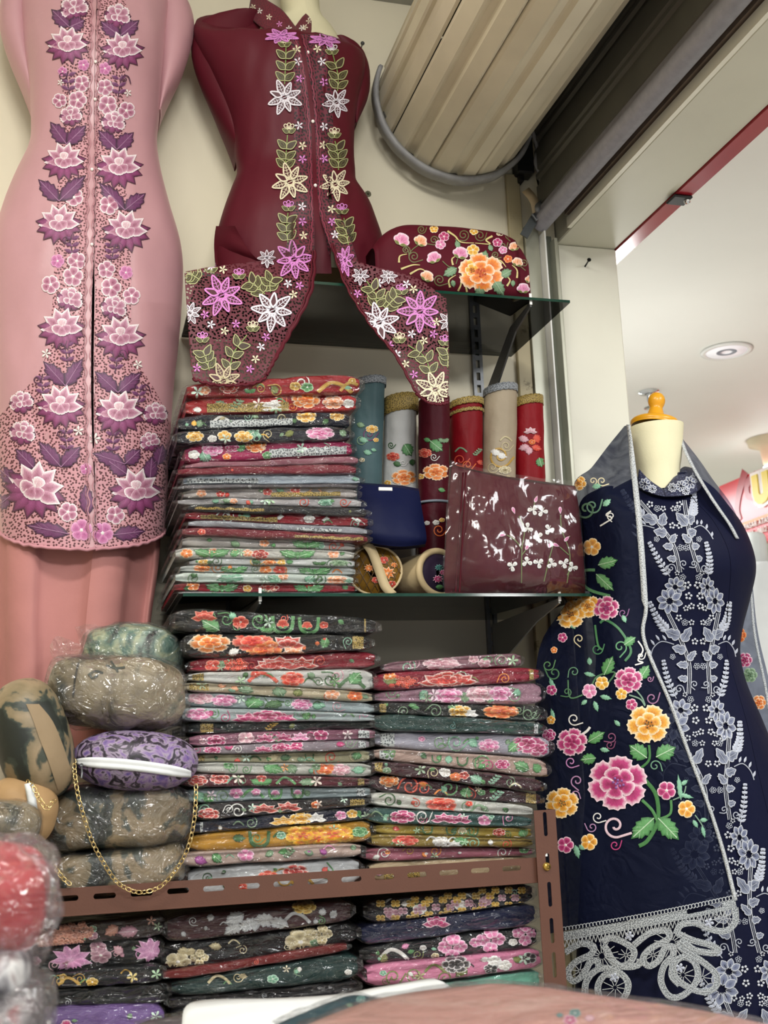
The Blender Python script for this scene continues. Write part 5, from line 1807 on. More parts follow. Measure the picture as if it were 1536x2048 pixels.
def hemlace(s):
    L0, L1 = (1118, 1872), (1472, 1806)
    pt = lambda u, v: (lerp(L0[0], L1[0], u), lerp(L0[1], L1[1], u) + 10 * math.sin(u * PI) * .3 + v)
    c1, c2 = '#a0a5a8', '#b9bdc0'
    for k in range(8):
        HB.line([pt(u, 2) for u in [k / 8 + i / 32 for i in range(5)]], 18, c1, 16)
    for k in range(52):
        u = (k + .5) / 52
        x, y = pt(u, -12)
        s.ring([(x + 4 * math.cos(a), y + 4.5 * math.sin(a)) for a in (0, 1.26, 2.5, 3.77, 5.03)], 1.6, c2)
    band = 13

    def rib(P):
        HB.line(P, band, c1, 10 * len(P))
        s.line([(x - band * .46, y) for x, y in P], 1.3, c2, 10 * len(P))
        s.line([(x + band * .46, y) for x, y in P], 1.3, c2, 10 * len(P))
    # scallop scrolls left to right
    rib([(1130, 1905), (1160, 1888), (1186, 1892), (1182, 1908), (1150, 1925), (1136, 1945), (1146, 1962), (1166, 1950), (1180, 1925), (1194, 1922), (1198, 1938)])
    rib([(1204, 1884), (1222, 1876), (1250, 1886), (1268, 1902), (1262, 1922), (1242, 1932), (1224, 1918), (1214, 1900), (1206, 1890)])
    rib([(1214, 1908), (1228, 1926), (1252, 1934), (1276, 1930), (1280, 1918)])
    rib([(1170, 1995), (1172, 1965), (1190, 1942), (1214, 1936), (1240, 1946), (1256, 1966), (1250, 1992), (1228, 2008), (1202, 1998), (1196, 1972), (1210, 1950), (1232, 1952)])
    rib([(1268, 1890), (1300, 1866), (1334, 1862), (1336, 1878), (1300, 1898), (1286, 1918), (1298, 1932), (1318, 1920), (1330, 1896), (1346, 1894), (1346, 1912)])
    rib([(1352, 1868), (1362, 1850), (1390, 1846), (1420, 1858), (1450, 1862), (1470, 1845), (1470, 1815)])
    rib([(1354, 1866), (1384, 1880), (1420, 1890), (1436, 1900), (1424, 1906), (1390, 1900), (1366, 1884), (1362, 1896), (1400, 1920), (1430, 1946), (1432, 1972), (1410, 1984), (1380, 1976), (1352, 1956), (1344, 1926)])
    rib([(1346, 1912), (1328, 1932), (1322, 1962), (1336, 1990), (1358, 1994), (1384, 1976), (1396, 1950), (1388, 1924), (1366, 1914), (1348, 1928), (1344, 1952), (1360, 1970)])
    random.seed(5)
    # bars of the lace ground
    for (cx, cy, n_, r0, r1) in ((1204, 1912, 14, 6, 34), (1344, 1886, 14, 6, 36), (1230, 1975, 9, 4, 26), (1366, 1950, 9, 4, 24), (1446, 1836, 9, 2, 26), (1160, 1942, 8, 2, 18), (1306, 1910, 8, 2, 18), (1252, 1910, 8, 2, 16), (1405, 1955, 8, 2, 22)):
        for i in range(n_):
            a = i * 2 * PI / n_
            s.line([(cx + math.cos(a) * r0, cy + math.sin(a) * r0), (cx + math.cos(a + .15) * r1, cy + math.sin(a + .15) * r1 * .85)], 1.5, c2, 6)
    for k in range(46):
        u = k / 46
        x, y = pt(u, 10)
        x2, y2 = pt(u + .012, 24)
        s.line([(x, y), (x2, y2)], 1.5, c2, 4)
        s.line([(x2, y2), (pt(u + .022, 10))], 1.5, c2, 4)
    for cx, cy in ((1228, 1955), (1360, 1936), (1418, 1846), (1258, 1872)):
        for i in range(5):
            s.petal(cx, cy, 10, 6, i * 1.25, 'silv', 1, 'slim')


part(ts, BS, 'lace_bars', hemlace, .0045)
HB.build('silver_lace_band', ts, None, lace_mat('silver_band', '#a4a9ac', '#54595e', 420, .36))


# ================================================================ brown slotted rack
M_RACK = plain('brown_powder_coat', '#583628', .5, var=.05, nscale=20, bstr=.08, bscale=300)
M_BRASS = plain('brass', '#c9a95a', .25, .9)
YR = 2.0


def slot_plate(org, U, V, L, H, slots, th):
    """flat bar with real stadium holes; slots: (centre along U, centre along V, length, width, along 'U' or 'V')"""
    mb = MB()
    org, U, V = Vector(org), Vector(U), Vector(V)
    Nn = U.cross(V).normalized() * th
    n = 28
    cuts = [0] + [(a[0] + b[0]) / 2 for a, b in zip(slots, slots[1:])] + [L]
    for (cu, cv, sl, sw, d), u0, u1 in zip(slots, cuts, cuts[1:]):
        outer, inner = [], []
        for k in range(n):
            a = 2 * PI * (k + .5) / n
            ca, sa = math.cos(a), math.sin(a)
            r = sw / 2
            h = sl / 2 - r
            q = (math.copysign(h, ca) + r * ca, r * sa) if d == 'U' else (r * ca, math.copysign(h, sa) + r * sa)
            inner.append((cu + q[0], cv + q[1]))
            tx = min((u1 - cu) / ca if ca > 1e-9 else (u0 - cu) / ca if ca < -1e-9 else 1e9, (H - cv) / sa if sa > 1e-9 else (-cv) / sa if sa < -1e-9 else 1e9)
            outer.append((cu + ca * tx, cv + sa * tx))
        for cx_, cy_ in ((u0, 0), (u1, 0), (u1, H), (u0, H)):
            k = min(range(n), key=lambda i: (outer[i][0] - cx_) ** 2 + (outer[i][1] - cy_) ** 2)
            outer[k] = (cx_, cy_)
        W3 = lambda p, o: org + U * p[0] + V * p[1] + o
        z = Vector()
        mb.grid([[W3(p, z) for p in outer], [W3(p, z) for p in inner], [W3(p, Nn) for p in inner], [W3(p, Nn) for p in outer], [W3(p, z) for p in outer]], True)
    return mb


tr = thing('slotted_rack', 'brown steel rack with slotted beam and corner post', 'rack', (.3, 2.2, 0))
bl, br_ = px(81, 1834, YR), px(1074, 1764, YR)
zb = (bl.z + br_.z) / 2
zt = (px(109, 1778, YR).z + px(1071, 1715, YR).z) / 2
X1 = px(1078, 1760, YR).x
X0 = -.75
xs0, xs1 = px(134, 1798, YR).x, px(1023, 1735, YR).x
step = (xs1 - xs0) / 13
H = zt - zb
sl = []
x = xs0 - 8 * step
while x < X1 - .02:
    if x > X0 + .03:
        sl.append((x - X0, H * .62, step * .60, H * .21, 'U'))
    x += step
slot_plate((X0, YR, zb), (1, 0, 0), (0, 0, 1), X1 - X0, H, sl, -.0018).build('front_beam', M_RACK, tr, True)
mb = MB()
mb.box((X0, YR - .0005, zb - .002), (X1, YR + .03, zb + .0005), .0006)
mb.build('beam_flange', M_RACK, tr, True)
pl, pr_ = px(1067.3, 1629, YR - .006), px(1110, 1629, YR - .006)
zp = px(1088, 1620, YR - .006).z
PW = pr_.x - pl.x
cz = [px(1090, y, YR - .006).z for y in (1648, 1720, 1789, 1862, 1931)]
slp = [(zp - z, PW * .5, .043 * (.55 if i == 1 else 1), .0075, 'U') for i, z in enumerate(cz)]
d_ = (slp[-1][0] - slp[2][0]) / 2
while slp[-1][0] + d_ < zp - .03:
    slp.append((slp[-1][0] + d_, PW * .5, .043, .0075, 'U'))
slot_plate((pl.x, YR - .006, zp), (0, 0, -1), (1, 0, 0), zp, PW, slp, .0018).build('corner_post', M_RACK, tr, True)
mb = MB()
mb.box((pr_.x - .0002, YR - .006, 0.001), (pr_.x + .0016, YR + .03, zp), .0005)
mb.build('post_flange', M_RACK, tr, True)
mb = MB()
mb.lathe([(.0075, 0), (.0075, -.002), (.0055, -.005), (.002, -.006)], (px(1093, 1733, YR - .007).x, YR - .008, px(1093, 1733, YR - .007).z), (0, 1, 0), 16)
mb.build('bolt', M_BRASS, tr)
mb = MB()
mb.box((pl.x + .010, YR - .0065, px(1092, 1712, YR).z), (pl.x + .022, YR - .0061, px(1092, 1700, YR).z))
mb.build('sticker', M_WHITEP, tr, True)
for xx in (X0, X1 - .01):
    mb = MB()
    mb.box((xx, 2.44, .001), (xx + .03, 2.445, zp), .0005)
    mb.build('rear_post', M_RACK, tr, True)
mb = MB()
mb.box((X0, YR, .001), (X0 + .03, YR + .004, zp), .0005)
mb.build('left_post', M_RACK, tr, True)
ZS = px(560, 1766, 2.04).z
ZL = px(560, 2070, 2.04).z
M_BOARD = plain('brown_shelf_board', '#6a4838', .6)
for nm, z in (('shelf_board', zb + .002), ('shelf_board', ZL - .02)):
    mb = MB()
    mb.box((X0, YR + .004, z), (X1, 2.44, z + .008))
    mb.build(nm, M_BOARD, tr, True)

# ================================================================ packets
ORD = ['topmost', 'second', 'third', 'fourth', 'fifth', 'sixth', 'seventh', 'eighth', 'ninth', 'tenth', 'eleventh', 'twelfth', 'thirteenth', 'fourteenth', 'fifteenth', 'sixteenth', 'seventeenth', 'eighteenth', 'nineteenth', 'twentieth', 'twenty-first', 'twenty-second']


def stack(rows, Y, depth, where, group, seed, base, gap=.6, layers=2):
    """rows: (xl, xr, centre left, centre right, thick left, thick right, colour, words, motifs, trim); neighbours share their boundary"""
    n = len(rows)
    TL = [r[2] - r[4] / 2 for r in rows]
    TR = [r[3] - r[5] / 2 for r in rows]
    BL = [r[2] + r[4] / 2 for r in rows]
    BR = [r[3] + r[5] / 2 for r in rows]
    for i in range(n - 1):
        m = (BL[i] + TL[i + 1]) / 2
        BL[i] = TL[i + 1] = m
        m = (BR[i] + TR[i + 1]) / 2
        BR[i] = TR[i + 1] = m
    if base:
        BL[-1], BR[-1] = base
    for i, r in enumerate(rows):
        xl, xr_, _, _, _, _, col, words, mot, trim = r
        lab = f'{words}, {ORD[i]} down the {where}' if i else f'{words}, topmost in the {where}'
        packet(lab, group, xl, xr_, TL[i] + gap, TR[i] + gap, BL[i] - gap, BR[i] - gap, Y + .008 * math.sin(seed + i * 2.3), depth, col, mot, trim, seed=seed + i, layers=layers if (r[4] + r[5]) > 40 else 1)


G_, S_, W_ = GOLD, SILVER, WHITELACE
yb = px(560, 1193, 2.1)
zG = GU
pb = lambda x, Y, z: 1024 - F * ((Vector((x, Y, z)) - EYE).dot(UPV)) / ((Vector((x, Y, z)) - EYE).dot(FWD))
gl0, gr0 = pb(.20, 2.10, GL + .0075), pb(.53, 2.10, GL + .0075)
GLASS = [
    (375, 722, 780, 764, 30, 40, '#8e1a22', 'red floral cloth with gold scallop', [('R', .24, 0, 16, 'red'), ('D', .1, .1, 10, 'peach'), ('S', .42, .1, 9, 'gold'), ('L', .5, .2, 14, 'olv'), ('S', .66, -.1, 13, 'wht'), ('V', .36, .2, 10, 'grn'), ('C', .85, .25, 28, 'gold'), ('C', .95, .25, 20, 'gold')], ()),
    (373, 714, 810, 803, 34, 36, '#a42a2a', 'red cloth with orange flowers', [('R', .7, -.2, 24, 'org'), ('S', .55, -.2, 11, 'org2'), ('R', .86, 0, 18, 'peach'), ('L', .2, 0, 16, 'sage'), ('R', .52, .1, 15, 'wht'), ('F', .3, .05, 16, 'sage'), ('S', .62, .2, 8, 'org'), ('D', .95, .1, 10, 'wht')], ((.12, .6, G_),)),
    (358, 702, 845, 838, 28, 30, '#1b1d2a', 'black floral cloth with white lace', [('R', .74, -.2, 17, 'yel'), ('R', .92, -.2, 13, 'yel'), ('S', .6, -.1, 9, 'cream'), ('L', .12, .1, 13, 'sage'), ('C', .25, 0, 18, 'wht'), ('L', .85, .2, 10, 'dgrn'), ('S', .4, -.3, 7, 'mint')], ((.18, .66, W_),)),
    (355, 703, 872, 866, 28, 28, '#20222c', 'dark cloth with yellow flowers', [('R', .1, 0, 15, 'yel'), ('D', .27, 0, 12, 'yel'), ('R', .38, .1, 16, 'yel'), ('S', .52, 0, 9, 'cream'), ('L', .64, 0, 12, 'olv'), ('R', .82, 0, 24, 'pink'), ('L', .95, 0, 12, 'sage'), ('D', .2, .2, 8, 'wht'), ('L', .47, .1, 9, 'mint')], ()),
    (371, 706, 909, 894, 42, 36, '#9c2252', 'magenta floral cloth with white lace', [('R', .16, -.15, 18, 'pink'), ('R', .42, -.3, 18, 'org'), ('L', .33, -.2, 14, 'grn'), ('L', .12, .3, 22, 'mint'), ('D', .05, .1, 10, 'wht'), ('R', .28, -.25, 12, 'mag')], ((.5, 1.0, W_),)),
    (372, 718, 930, 918, 13, 18, '#8e5a66', 'plain mauve cloth', [('S', .5, .1, 4, 'mauve')], ()),
    (357, 715, 942, 937, 16, 20, '#741c2c', 'plain dark red cloth', [('L', .3, 0, 5, 'red2')], ()),
    (368, 722, 958, 958, 24, 22, '#a3adb6', 'pale blue-grey cloth with silver lace', [('L', .97, 0, 9, 'mint')], ((.02, .42, W_),)),
    (356, 716, 974, 972, 9, 8, '#5c585c', 'thin dark grey cloth', [('S', .4, 0, 3, 'grey')], ()),
    (368, 716, 986, 984, 22, 22, '#b3aca8', 'grey-white cloth with small flowers', [('L', .22, -.3, 8, 'mint'), ('L', .55, -.3, 10, 'mint'), ('D', .64, -.3, 9, 'red'), ('D', .1, 0, 9, 'peach')], ((.5, .9, G_),)),
    (357, 725, 1003, 1006, 16, 20, '#a8a4a4', 'grey cloth with green and coral flowers', [('S', .68, 0, 9, 'red2'), ('R', .8, 0, 13, 'mint'), ('S', .9, 0, 8, 'red2'), ('D', .3, 0, 7, 'peach'), ('L', .2, 0, 8, 'mint')], ()),
    (378, 736, 1014, 1023, 18, 20, '#1f1f22', 'black cloth with gold lace', [('L', .9, 0, 5, 'olv')], ((.0, .42, G_),)),
    (372, 738, 1029, 1042, 22, 24, '#8c1a28', 'red and white cloth with gold lace', [('C', .2, -.3, 10, 'wht'), ('C', .6, -.35, 30, 'wht'), ('C', .85, -.35, 30, 'wht')], ((.08, .5, G_),)),
    (378, 737, 1045, 1061, 16, 16, '#8f9197', 'blue-grey cloth', [('S', .5, 0, 5, 'grey')], ((.6, .85, W_),)),
    (366, 738, 1059, 1077, 20, 18, '#6f1a28', 'dark red cloth with gold lace end', [('D', .1, .1, 7, 'red2')], ((.6, .97, G_),)),
    (366, 712, 1081, 1092, 20, 22, '#b0aaa4', 'grey cloth with large green leaves', [('V', .72, 0, 26, 'grn'), ('D', .47, 0, 9, 'peach'), ('S', .87, .1, 9, 'red2'), ('L', .3, .2, 14, 'sage')], ()),
    (352, 710, 1106, 1110, 26, 24, '#b9b8b0', 'pale cloth with green leaf pairs', [('V', .2, 0, 30, 'grn'), ('V', .68, 0, 30, 'grn'), ('D', .06, .1, 11, 'org'), ('R', .47, .1, 15, 'red'), ('L', .33, 0, 16, 'grn'), ('D', .88, 0, 10, 'peach'), ('D', .4, 0, 9, 'peach')], ()),
    (380, 712, 1121, 1126, 18, 20, '#c6c8c6', 'white cloth with orange buds', [('D', .08, .1, 9, 'yel'), ('S', .16, 0, 9, 'dgrn'), ('R', .48, .1, 12, 'org'), ('L', .4, 0, 12, 'dgrn'), ('L', .6, 0, 13, 'grn'), ('V', .78, .1, 12, 'dgrn'), ('R', .9, 0, 15, 'sage')], ()),
    (362, 714, 1135, 1141, 22, 20, '#c4c8c4', 'white cloth with leaves and orange flowers', [('R', .12, 0, 15, 'org'), ('V', .3, .1, 24, 'grn'), ('D', .48, .1, 11, 'org'), ('D', .56, .1, 11, 'red2'), ('V', .76, .1, 28, 'grn')], ()),
    (352, 710, 1153, 1159, 24, 22, '#bfcac2', 'white cloth with pale green leaves', [('L', .3, .1, 30, 'mint'), ('L', .55, .1, 24, 'mint'), ('L', .75, 0, 20, 'mint'), ('R', .9, .1, 18, 'peach'), ('L', .1, -.2, 12, 'dgrn'), ('D', .6, -.2, 9, 'peach')], ()),
    (350, 712, 1172, 1177, 22, 20, '#9a2430', 'red cloth with green leaf pairs', [('V', .26, 0, 28, 'grn'), ('D', .1, -.1, 11, 'org'), ('R', .52, 0, 17, 'red'), ('V', .74, 0, 26, 'grn'), ('L', .07, .2, 10, 'dgrn'), ('D', .4, .1, 8, 'yel')], ()),
    (358, 710, 1187, 1189, 10, 10, '#aaa6a8', 'pale grey cloth with leaves', [('L', .2, 0, 9, 'grn'), ('V', .75, 0, 11, 'grn'), ('D', .5, 0, 6, 'peach')], ()),
]
stack(GLASS, 2.10, .34, 'glass shelf stack', 'cloth packets on the glass shelf', 11, (gl0, gr0))

RA = [
    (352, 755, 1241, 1254, 52, 38, '#17181a', 'black cloth with green scrolls and coral buds', [('P', .14, -.3, 22, 'red2'), ('L', .17, .2, 26, 'grn'), ('S', .25, -.1, 12, 'grn'), ('S', .3, .2, 9, 'grn'), ('D', .32, 0, 14, 'red2'), ('S', .41, -.1, 16, 'grn'), ('S', .46, .2, 12, 'sage'), ('U', .53, .05, 28, 'grn'), ('B', .53, .05, 15, 'red2'), ('U', .66, .05, 26, 'grn'), ('B', .65, .1, 13, 'red2'), ('V', .45, .3, 12, 'grn'), ('L', .28, -.3, 14, 'mint')], ((.93, .985, G_),)),
    (372, 742, 1290, 1283, 54, 32, '#1b1a1a', 'black cloth with orange and red flowers', [('R', .13, -.1, 34, 'org'), ('R', .36, -.15, 34, 'red2'), ('P', .55, -.15, 30, 'red'), ('R', .42, .28, 30, 'org2'), ('P', .58, .3, 22, 'peach'), ('L', .75, 0, 18, 'grn'), ('L', .26, .35, 14, 'wht')], ((.9, .97, G_),)),
    (382, 752, 1334, 1317, 38, 32, '#86182a', 'crimson cloth with a large red bloom', [('P', .48, 0, 40, 'red'), ('P', .42, .1, 26, 'red'), ('P', .60, .05, 28, 'red'), ('D', .12, .1, 14, 'red2'), ('H', .24, .1, 18, 'red2'), ('L', .17, 0, 12, 'sage'), ('S', .33, .2, 9, 'red')], ()),
    (378, 748, 1351, 1361, 28, 44, '#bdbdb8', 'white cloth with red petals and green scrolls', [('C', .4, 0, 24, 'red2'), ('R', .56, .05, 20, 'red2'), ('S', .76, .05, 13, 'dgrn'), ('S', .7, .2, 8, 'dgrn'), ('L', .9, -.1, 26, 'grn'), ('C', .88, .28, 22, 'dgrn'), ('L', .66, -.2, 12, 'sage'), ('S', .8, -.2, 12, 'blush')], ((.0, .08, G_),)),
    (368, 748, 1372, 1396, 22, 30, '#b3a78c', 'beige cloth with soft green leaves', [('L', .32, 0, 20, 'sage'), ('L', .5, 0, 26, 'sage'), ('L', .6, 0, 18, 'olv'), ('D', .78, 0, 13, 'peach'), ('D', .9, 0, 13, 'org2')], ((.02, .13, G_),)),
    (362, 752, 1397, 1417, 32, 30, '#a3b0b2', 'blue-grey cloth with pink buds and a green leaf', [('R', .1, -.1, 22, 'blush'), ('R', .22, 0, 22, 'pink'), ('L', .38, 0, 34, 'grn'), ('L', .48, .1, 26, 'dgrn'), ('R', .62, 0, 18, 'pink'), ('L', .7, .1, 12, 'mint')], ()),
    (366, 752, 1428, 1436, 34, 30, '#9fabac', 'blue-grey cloth with magenta roses', [('R', .08, 0, 22, 'pink'), ('P', .34, .1, 30, 'mag'), ('R', .44, .05, 28, 'mag'), ('P', .52, .05, 24, 'mag'), ('S', .16, -.1, 9, 'grn'), ('L', .64, 0, 16, 'grn'), ('S', .6, -.2, 9, 'mint')], ()),
    (378, 752, 1456, 1448, 24, 22, '#18201e', 'black-green cloth with a gold end', [('F', .45, 0, 13, 'gold'), ('L', .55, 0, 9, 'olv')], ((.06, .13, G_),)),
    (380, 754, 1480, 1465, 26, 24, '#8a5a6c', 'mauve cloth with magenta scallops', [('R', .14, .1, 17, 'mag'), ('D', .3, 0, 14, 'blush'), ('P', .4, 0, 18, 'mag'), ('P', .5, 0, 18, 'mag'), ('P', .59, 0, 16, 'pink'), ('D', .7, 0, 13, 'mag'), ('L', .47, .3, 9, 'sage')], ((.9, .97, W_),)),
    (382, 742, 1502, 1489, 20, 18, '#8b8088', 'grey-mauve cloth with magenta petals', [('R', .12, 0, 15, 'mag'), ('S', .26, 0, 8, 'wht'), ('P', .4, 0, 18, 'mag'), ('R', .5, 0, 17, 'mag'), ('P', .58, 0, 14, 'mag')], ((.93, .99, W_),)),
    (380, 742, 1518, 1511, 20, 24, '#aca684', 'olive-beige cloth with green bands', [('C', .36, 0, 10, 'dgrn'), ('L', .46, 0, 16, 'cream'), ('L', .53, 0, 12, 'dgrn'), ('U', .66, 0, 11, 'dgrn'), ('S', .78, 0, 11, 'red2'), ('L', .92, 0, 18, 'grn')], ((.02, .08, G_),)),
    (386, 745, 1534, 1543, 24, 28, '#b4b4ac', 'grey-white cloth with lime leaves', [('L', .45, 0, 28, 'grn'), ('L', .55, 0, 22, 'sage'), ('D', .74, -.15, 15, 'org2'), ('R', .82, 0, 18, 'blush'), ('L', .92, 0, 14, 'mint'), ('S', .22, 0, 8, 'grn')], ()),
    (364, 742, 1560, 1563, 30, 20, '#58202c', 'dark red cloth with red and white blooms', [('R', .08, 0, 18, 'red'), ('R', .2, -.2, 17, 'red'), ('C', .28, 0, 14, 'mint'), ('V', .42, .1, 18, 'grn'), ('D', .42, -.2, 9, 'red'), ('C', .55, 0, 16, 'grn'), ('L', .66, .1, 18, 'sage')], ((.93, .98, G_),)),
    (372, 744, 1592, 1583, 34, 24, '#9caaac', 'pale blue cloth with green leaf scrolls', [('L', .07, .1, 22, 'mint'), ('D', .27, -.1, 12, 'pink'), ('C', .36, 0, 18, 'grn'), ('U', .48, 0, 17, 'grn'), ('B', .48, 0, 11, 'pink'), ('U', .6, 0, 16, 'dgrn'), ('B', .6, 0, 10, 'pink'), ('S', .2, .1, 12, 'sage')], ((.92, .99, W_),)),
    (396, 742, 1624, 1602, 36, 18, '#201c1e', 'black cloth with red and white poppies', [('R', .06, .2, 19, 'red'), ('S', .18, -.1, 8, 'wht'), ('S', .23, .1, 13, 'wht'), ('P', .38, -.05, 26, 'red'), ('P', .52, -.1, 24, 'red'), ('D', .68, 0, 8, 'org2')], ((.88, .97, G_),)),
    (388, 746, 1656, 1622, 24, 24, '#171b30', 'navy cloth with a yellow bloom', [('S', .32, 0, 10, 'sage'), ('P', .5, 0, 24, 'yel'), ('R', .6, 0, 20, 'yel'), ('P', .68, -.05, 18, 'wht'), ('D', .82, 0, 10, 'pink'), ('L', .92, 0, 10, 'grn')], ((.0, .05, W_),)),
    (380, 745, 1688, 1660, 36, 40, '#b8862a', 'mustard cloth with orange and red bloom', [('U', .38, 0, 26, 'dgrn'), ('R', .62, 0, 30, 'must'), ('R', .78, .02, 36, 'must'), ('L', .27, -.1, 14, 'dgrn'), ('R', .93, 0, 14, 'grn'), ('C', .5, -.1, 13, 'dgrn'), ('R', .7, .2, 22, 'must')], ()),
    (366, 725, 1720, 1703, 30, 24, '#b09a90', 'pinkish beige cloth with pink flowers', [('L', .1, .1, 16, 'purp'), ('L', .19, 0, 17, 'grn'), ('D', .35, -.1, 14, 'pink'), ('L', .48, -.1, 12, 'sage'), ('F', .6, 0, 12, 'sage'), ('L', .7, 0, 11, 'sage')], ()),
    (378, 722, 1752, 1727, 32, 30, '#c9cbcc', 'white satin cloth with red flowers and gold', [('R', .46, 0, 17, 'red2'), ('D', .3, .3, 12, 'red2'), ('V', .24, .2, 14, 'dgrn'), ('R', .62, -.1, 22, 'red'), ('S', .8, 0, 12, 'grn'), ('S', .55, .1, 17, 'gold'), ('C', .66, .2, 18, 'gold')], ()),
]
bz = zb + .011
stack(RA, 2.05, .36, 'middle rack stack', 'cloth packets on the rack', 41, (pb(.17, 2.05, bz), pb(.5, 2.05, bz)))
RB = [
    (772, 1046, 1334, 1320, 22, 34, '#84606a', 'mauve cloth with pale pink blossom', [('R', .4, 0, 30, 'blush'), ('S', .16, .1, 13, 'mint'), ('P', .44, -.1, 26, 'blush'), ('L', .72, 0, 13, 'grn'), ('S', .84, 0, 11, 'sage'), ('D', .64, -.2, 9, 'blush')], ()),
    (750, 1082, 1366, 1345, 40, 34, '#851a30', 'crimson cloth with a wide red bloom', [('P', .4, 0, 40, 'red'), ('R', .44, .1, 28, 'red'), ('P', .5, 0, 34, 'red'), ('L', .1, -.1, 18, 'olv'), ('H', .18, .1, 15, 'red2'), ('D', .09, -.3, 11, 'org')], ((.93, .985, G_),)),
    (753, 1088, 1394, 1385, 26, 44, '#9a7484', 'dusty mauve cloth with pink blossoms', [('R', .43, 0, 24, 'pink'), ('R', .62, -.05, 24, 'blush'), ('R', .74, -.05, 20, 'pink'), ('L', .28, 0, 17, 'mint'), ('L', .52, .1, 17, 'sage'), ('C', .6, .2, 22, 'sage'), ('L', .68, .2, 13, 'mint'), ('S', .82, .1, 12, 'sage'), ('L', .84, -.1, 14, 'mint')], ()),
    (752, 1090, 1415, 1430, 26, 30, '#1d1e1c', 'black cloth with orange flowers', [('R', .74, -.05, 30, 'org2'), ('R', .5, .1, 20, 'yel'), ('P', .55, .1, 16, 'wht'), ('L', .46, -.25, 22, 'grn'), ('S', .35, .1, 12, 'sage'), ('S', .9, .05, 11, 'sage')], ((.02, .06, G_),)),
    (752, 1092, 1443, 1455, 34, 24, '#1d3c38', 'plain dark green cloth', [('S', .45, .1, 5, 'teal')], ((.93, .98, W_),)),
    (754, 1104, 1478, 1494, 34, 40, '#a2a0ac', 'lilac-grey cloth with magenta flowers', [('R', .64, .1, 18, 'pink'), ('R', .86, -.1, 26, 'mag'), ('R', .92, .1, 22, 'mag'), ('L', .78, .1, 20, 'grn'), ('S', .45, 0, 15, 'mint'), ('L', .55, 0, 16, 'mint'), ('S', .36, 0, 12, 'sage')], ((.02, .1, W_),)),
    (752, 1098, 1506, 1538, 26, 34, '#ad9488', 'beige-pink cloth with green bands', [('U', .35, 0, 12, 'dgrn'), ('U', .5, 0, 14, 'dgrn'), ('S', .62, 0, 14, 'grn'), ('L', .42, 0, 14, 'mint'), ('R', .73, 0, 13, 'mag'), ('L', .84, 0, 20, 'grn'), ('L', .93, 0, 16, 'grn')], ((.02, .1, W_),)),
    (748, 1088, 1533, 1573, 26, 26, '#3c1a24', 'dark maroon cloth with white and orange buds', [('D', .42, -.1, 9, 'wht'), ('D', .48, .1, 10, 'org2'), ('D', .53, -.1, 9, 'red'), ('L', .6, .1, 18, 'mint'), ('F', .72, 0, 13, 'mint'), ('S', .8, 0, 9, 'sage'), ('S', .35, 0, 10, 'cream')], ((.0, .05, G_),)),
    (744, 1086, 1562, 1600, 34, 28, '#3a1822', 'dark maroon cloth with red scrolls', [('R', .1, -.2, 17, 'org'), ('S', .22, .05, 17, 'red2'), ('S', .3, .1, 12, 'red2'), ('S', .45, -.1, 16, 'grn'), ('L', .55, .1, 22, 'grn'), ('F', .74, .1, 14, 'mint'), ('L', .42, 0, 12, 'mint')], ((.9, .97, G_),)),
    (746, 1070, 1598, 1625, 28, 26, '#c4c4bc', 'cream cloth with red leaves', [('R', .42, 0, 26, 'red2'), ('D', .46, .2, 14, 'red2'), ('S', .1, 0, 12, 'dgrn'), ('S', .58, 0, 11, 'sage'), ('C', .66, .1, 14, 'sage'), ('L', .16, .1, 9, 'dgrn')], ()),
    (740, 1068, 1630, 1645, 34, 26, '#2c4f4c', 'teal cloth with magenta rose and white petals', [('R', .2, 0, 22, 'mag'), ('S', .32, -.1, 13, 'wht'), ('P', .45, -.1, 22, 'mag'), ('P', .55, -.1, 20, 'mag'), ('D', .7, 0, 12, 'pink'), ('L', .1, .1, 12, 'mint')], ()),
    (750, 1068, 1658, 1665, 22, 24, '#a08a3a', 'olive-gold cloth with green bands', [('U', .33, 0, 13, 'dgrn'), ('U', .48, 0, 13, 'dgrn'), ('B', .55, 0, 11, 'cream'), ('U', .62, 0, 12, 'dgrn'), ('R', .78, 0, 11, 'red'), ('L', .93, 0, 17, 'grn')], ()),
    (746, 1070, 1680, 1687, 24, 22, '#8a7436', 'brown-gold cloth with red bloom', [('R', .2, -.05, 22, 'red2'), ('R', .42, 0, 14, 'wht'), ('L', .54, -.1, 20, 'grn'), ('P', .5, .2, 14, 'wht'), ('S', .62, .1, 11, 'mint')], ()),
    (735, 1070, 1712, 1703, 30, 22, '#a05c6c', 'rose pink cloth with small dots', [('D', .12, -.2, 5, 'org'), ('S', .25, -.3, 8, 'gold'), ('D', .35, 0, 3, 'wht'), ('D', .55, 0, 3, 'wht')], ()),
    (742, 1068, 1730, 1716, 14, 12, '#b09c7c', 'beige cloth with gold lace', [('D', .05, 0, 7, 'pink')], ((.08, .3, G_),)),
]
stack(RB, 2.056, .36, 'right rack stack', 'cloth packets on the rack', 71, (pb(.52, 2.05, bz), pb(.85, 2.05, bz)))
ZB2 = ZL - .02 + .0085
